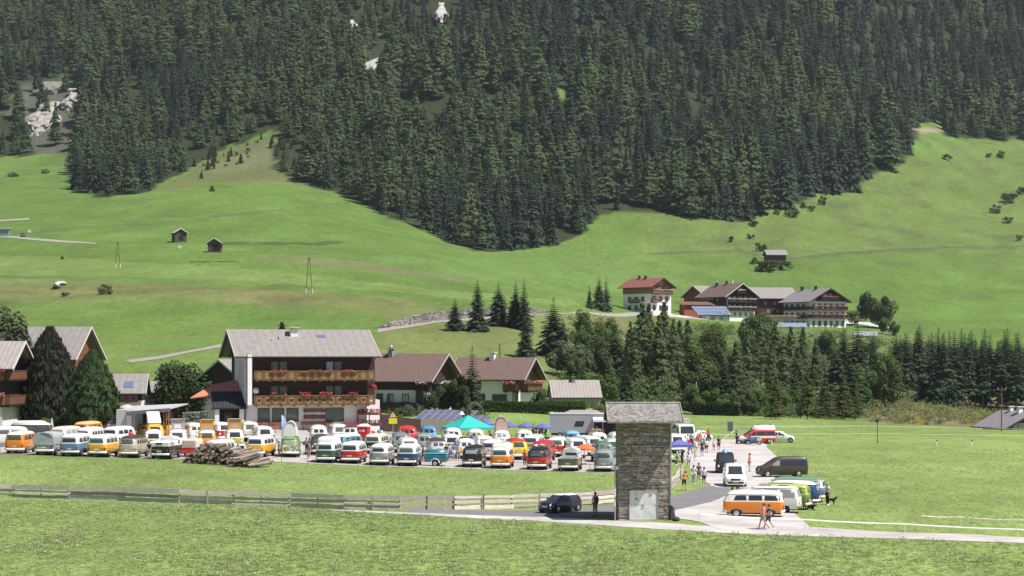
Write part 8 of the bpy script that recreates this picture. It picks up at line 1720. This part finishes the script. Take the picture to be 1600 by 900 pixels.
x0 = pd(290, 199); nrow = [25, 24, 22, 19, 16, 12, 7]; ang = R(14)
for j, cnt in enumerate(nrow):
    for i in range(cnt):
        u = .2+i*.285+j*.19+g_.uniform(-.07, .07)+(.3 if j > 3 else 0); y = 198.5+g_.uniform(-.6, .6)+.08*j; x = x0.x+u
        log(Vector((x, y+1.6, float(gz(x, y))+.14+j*.285+g_.uniform(-.05, .05))), ang+g_.uniform(-.16, .16), g_.uniform(2.4, 3.4), g_.uniform(.11, .20), g_.uniform(-.03, .03))
for i in range(20):
    u = 5.2+i*.13; x = x0.x+u; y = 197.6+g_.uniform(-.5, .8); o_ = Vector((x+.2, y, float(gz(x, y))+.25+g_.uniform(0, 1.7)*(1-abs(i-5)/15)))
    q = log(o_, R(48)+g_.uniform(-.25, .25), g_.uniform(2.2, 3.2), g_.uniform(.10, .17), g_.uniform(.0, .25)); q['label'] = 'pale log lying slantwise at the right side of the heap'; q['group'] = 'slanting logs of the heap'
# --- tapes: white barrier tape along the path, electric tapes across the right meadow
TAPE = mat('white_tape', (.80, .79, .78), .6); RWT = mat('red_white_tape', (.75, .70, .68), .6, col2=(.55, .05, .05), scale=2.2, cov=.56)
def tape(label, pl, h, m, tw=.09, posts=True, name='barrier_tape', sag=.05, pm=None):
    P3 = [at(*q) for q in pl]; e = thing(name, label, 'tape', P3[0]); O = P3[0]
    if posts:
        for p_ in P3: mb = MB(); mb.cyl((0, 0, -.1), (0, 0, h+.06), .022, n=5); mb.build('stake', pm or PW, e, p_-O)
    mb = MB()
    for a, b in zip(P3[:-1], P3[1:]):
        pr = None
        for t in np.linspace(0, 1, 7):
            c = a+(b-a)*t-O+Vector((0, -.03, h-sag*4*t*(1-t))); tl = .3*math.sin(t*7); q = (c+Vector((0, -tw*(.5+.2*tl), -tw*.4)), c+Vector((0, tw*.5, tw*.4)))
            if pr: mb.add([pr[0], q[0], q[1], pr[1]], [(0, 1, 2, 3)])
            pr = q
    mb.build('tape', m, e)
tape('white barrier tape on stakes along the footpath and past the orange and white bus', [(1093, 817), (1258, 826), (1413, 833), (1590, 842), (1700, 848)], .62, TAPE, .085)
tape('red and white tape on the meadow behind the white one', [(1440, 818), (1500, 820), (1600, 825)], .55, RWT, .06)
tape('upper of two white electric tapes across the right meadow', [(1060, 678), (1200, 677), (1350, 676), (1480, 678), (1620, 681)], 1.0, TAPE, .02, name='electric_fence')
tape('lower of two white electric tapes across the right meadow', [(1080, 688), (1250, 687), (1380, 686), (1500, 688), (1620, 690)], .8, TAPE, .02, name='electric_fence')
def pasture(label, pl, n_, h=1.1, r=.07, name='pasture_fence'):
    xs = [a for a, b in pl]; ys = [b for a, b in pl]; P3 = [at(x, float(np.interp(x, xs, ys))) for x in np.linspace(xs[0], xs[-1], n_)]; e = thing(name, label, 'fence', P3[0]); O = P3[0]
    for p_ in P3: mb = MB(); mb.cyl((0, 0, -.2), (0, 0, h), r, n=5); mb.build('post', OLDW[2], e, p_-O)
    mb = MB()
    for a, b in zip(P3[:-1], P3[1:]):
        for z in (.5, .95): mb.cyl(a-O+Vector((0, 0, z)), b-O+Vector((0, 0, z)), .05, n=4)
    mb.build('rail', OLDW[2], e)
pasture('grey pasture fence across the slope above the farmhouses', [(1238, 404), (1290, 396), (1400, 389), (1600, 384)], 46)
pasture('short grey pasture fence running down to the hay barn', [(1150, 391), (1175, 396), (1193, 405)], 9)
pasture('pasture fence at the left of the rough slope', [(1010, 396), (1090, 393), (1150, 391)], 18, 1.0)
# cars far up the left road
for k, (a, b, c_, lab) in enumerate([(36, 370, PBK, 'black car far up the left hill road')]): modern(a, b, PI+.3, UP, c_, lab, 'car', 'car', ws=(.66, .98, .56, 1.36), wins=[(-.42, .75, .94, -.42, .35, 1.33)], wheels=(1.2, -1.2), wr=.29, wx=.735, lampz=.66)
o = at(8, 369); e = thing('kiosk', 'small grey and green kiosk far up the left hill road', 'kiosk', o); mb = MB(); mb.box((0, 0, 1.3), (3.4, 2.4, 2.6)); mb.build('wall', mat('kiosk_green', (.15, .30, .26), .8), e); slab_roof(e, 'roof', [(-2.1, -1.6, 2.6), (2.1, -1.6, 2.6), (2.1, 1.6, 3.2), (-2.1, 1.6, 3.2)], mat('zinc'))
for a, b, lab in ((46, 366, 'white board beside the left hill road'), (281, 391, 'white board below the left hay hut')): o = at(a, b); e = thing('white_board', lab, 'board', o); mb = MB(); mb.box((0, 0, 1.2), (1.2, .1, 1.0)); mb.build('board', PW, e); mb = MB(); mb.cyl((-.5, .07, -.2), (-.5, .07, 1.6), .05, n=5); mb.cyl((.5, .07, -.2), (.5, .07, 1.6), .05, n=5); mb.build('legs', OLDW[2], e)
o = at(335, 409); mb = MB(); g_ = random.Random(3)
for k in range(40): mb.box((g_.uniform(-8, 8), g_.uniform(-.6, .6), .15), (g_.uniform(.8, 2), .25, .22), rz=g_.uniform(-.3, .3))
tag(mb.build('timber_pile', mat('tan_timber', (.36, .27, .19), .9, var=.2, scale=1), loc=o, rz=-.1), 'long low pile of tan timber below the right hay hut', 'timber pile')
# ------------------------------------------------------------------ meadow grass: tufts where the photograph is close enough to show them
GR1 = leafmat('grass_blades', (.275, .365, .130), var=.2, scale=.35, rvar=.12, trans=.5); GR2 = leafmat('grass_seed_heads', (.44, .46, .28), var=.2, scale=2, rvar=.12, trans=.3); GR3 = mat('white_clover', (.60, .62, .52), .8)
def tuft(seed, kind):
    g = random.Random(seed); mb = MB()
    for k in range(11):
        a = g.random()*6.28; r = g.uniform(0, .16); h = g.uniform(.05, .13)*(1.25 if kind == 1 else 1); ln = g.uniform(.08, .22); w_ = g.uniform(.012, .022)*1.5; c = Vector((r*math.cos(a), r*math.sin(a), -.03)); b = g.random()*6.28; d = Vector((math.cos(b), math.sin(b), 0)); s = Vector((-d.y, d.x, 0))*w_
        mb.add([c-s, c+s, c+d*ln*.4+Vector((0, 0, h*.6))+s*.7, c+d*ln*.4+Vector((0, 0, h*.6))-s*.7, c+d*ln+Vector((0, 0, h))], [(0, 1, 2, 3), (3, 2, 4)], 0)
        if kind == 1 and k < 5: t = c+d*ln+Vector((0, 0, h)); mb.add([t-s*1.2, t+s*1.2+Vector((0, 0, .03)), t+Vector((0, 0, .10))], [(0, 1, 2)], 1)
        if kind == 2 and k < 1: t = c+d*ln+Vector((0, 0, h*.9)); mb.ball(t, (.035, .035, .02), 5, 3, 2)
    return mb.mesh('grass_tuft')
tufts = []
for k, (a, b) in enumerate([(300, 872), (700, 878), (1100, 870), (520, 884)]):
    m_ = tuft(30+k, (0, 1, 0, 2)[k]); o = link('grass_tuft', m_, [GR1, GR2, GR3], None, at(a, b)); tufts.append(tag(o, ['short', 'seeding', 'plain', 'clover-flowered'][k]+' tuft of grass in the foreground meadow', 'grass', kind='stuff'))
def scatter_grass(name, label, d0, d1, dens, px0, px1, hk, seed, cond=None):
    r = np.random.RandomState(seed); n_ = int((px1-px0)/F*(d1*d1-d0*d0)/2*dens); y = np.sqrt(r.uniform(d0*d0, d1*d1, n_)); px = r.uniform(px0, px1, n_); x = (px-800)/F*y; keep = np.ones(n_, bool)
    pn = vnoise(x/3.2, y/5, 51)+.6*vnoise(x/1.1, y/1.6, 52); keep &= r.uniform(-.75, .35, n_) < pn+.15
    for P in ROADS: keep &= ~inpoly(P, x, y)
    tx, ty = TOWER.location.x, TOWER.location.y; keep &= ~((abs(x-tx) < TW/2+.15) & (abs(y-ty) < TW/2+.15))
    z = gz(x, y); py = HZ-z/y*F
    if cond is not None: keep &= cond(px, py, y)
    x, y, z = x[keep], y[keep], z[keep]; k = len(x); s = hk*r.uniform(.6, 1.3, k)*(1+.7*vnoise(x/4, y/6, 53)); big = 1+.4*r.random_sample(k)
    fl_ = vnoise(x/5, y/7, 54); idx = np.where(r.random_sample(k) < .12+np.clip(fl_*.5, 0, .3), 3, np.where(r.random_sample(k) < .35, 1, np.where(r.random_sample(k) < .6, 0, 2)))
    gn_scatter(name, np.stack([x, y, z], 1), tufts, None, 'grass', label, np.stack([r.uniform(-.15, .15, k), r.uniform(-.15, .15, k), r.uniform(0, 6.28, k)], 1), np.stack([s*big, s*big, s], 1), idx); print(name, k)
scatter_grass('meadow_grass', 'long flowering grass of the foreground meadow', 98, 160, 6, -40, 1640, 1.0, 1, lambda px, py, y: py > np.interp(px, [0, 600, 1000, 1250, 1600], [779, 799, 830, 838, 849]))
scatter_grass('meadow_grass', 'mown grass between the plank fence and the bus rows', 135, 205, 2.5, -40, 960, .62, 2, lambda px, py, y: (py < np.interp(px, [0, 600, 1000], [778, 797, 785])) & (py > np.interp(px, [0, 280, 430, 960], [711, 719, 725, 742])))
scatter_grass('meadow_grass', 'grass of the right meadow beyond the footpath', 130, 250, 1.6, 1180, 1640, .66, 3, lambda px, py, y: py < np.interp(px, [1000, 1250, 1600], [824, 826, 840]))
# ------------------------------------------------------------------ the air: thin even haze round the whole valley
hm = bpy.data.materials.new('thin_haze'); hm.use_nodes = True; n = hm.node_tree.nodes; n.clear(); pv = n.new('ShaderNodeVolumePrincipled'); out = n.new('ShaderNodeOutputMaterial')
pv.inputs['Density'].default_value = .00005; pv.inputs['Color'].default_value = (.80, .88, 1.0, 1); pv.inputs['Anisotropy'].default_value = .2
hm.node_tree.links.new(pv.outputs[0], out.inputs['Volume'])
mb = MB(); zt = float(ZG.max())+40; zl = float(ZG.min())-1.2; mb.box((0, 1000, (zt+zl)/2), (2600, 2060, zt-zl)); hz = mb.build('haze', hm); tag(hz, 'thin pale summer haze filling the valley', 'haze', kind='stuff')
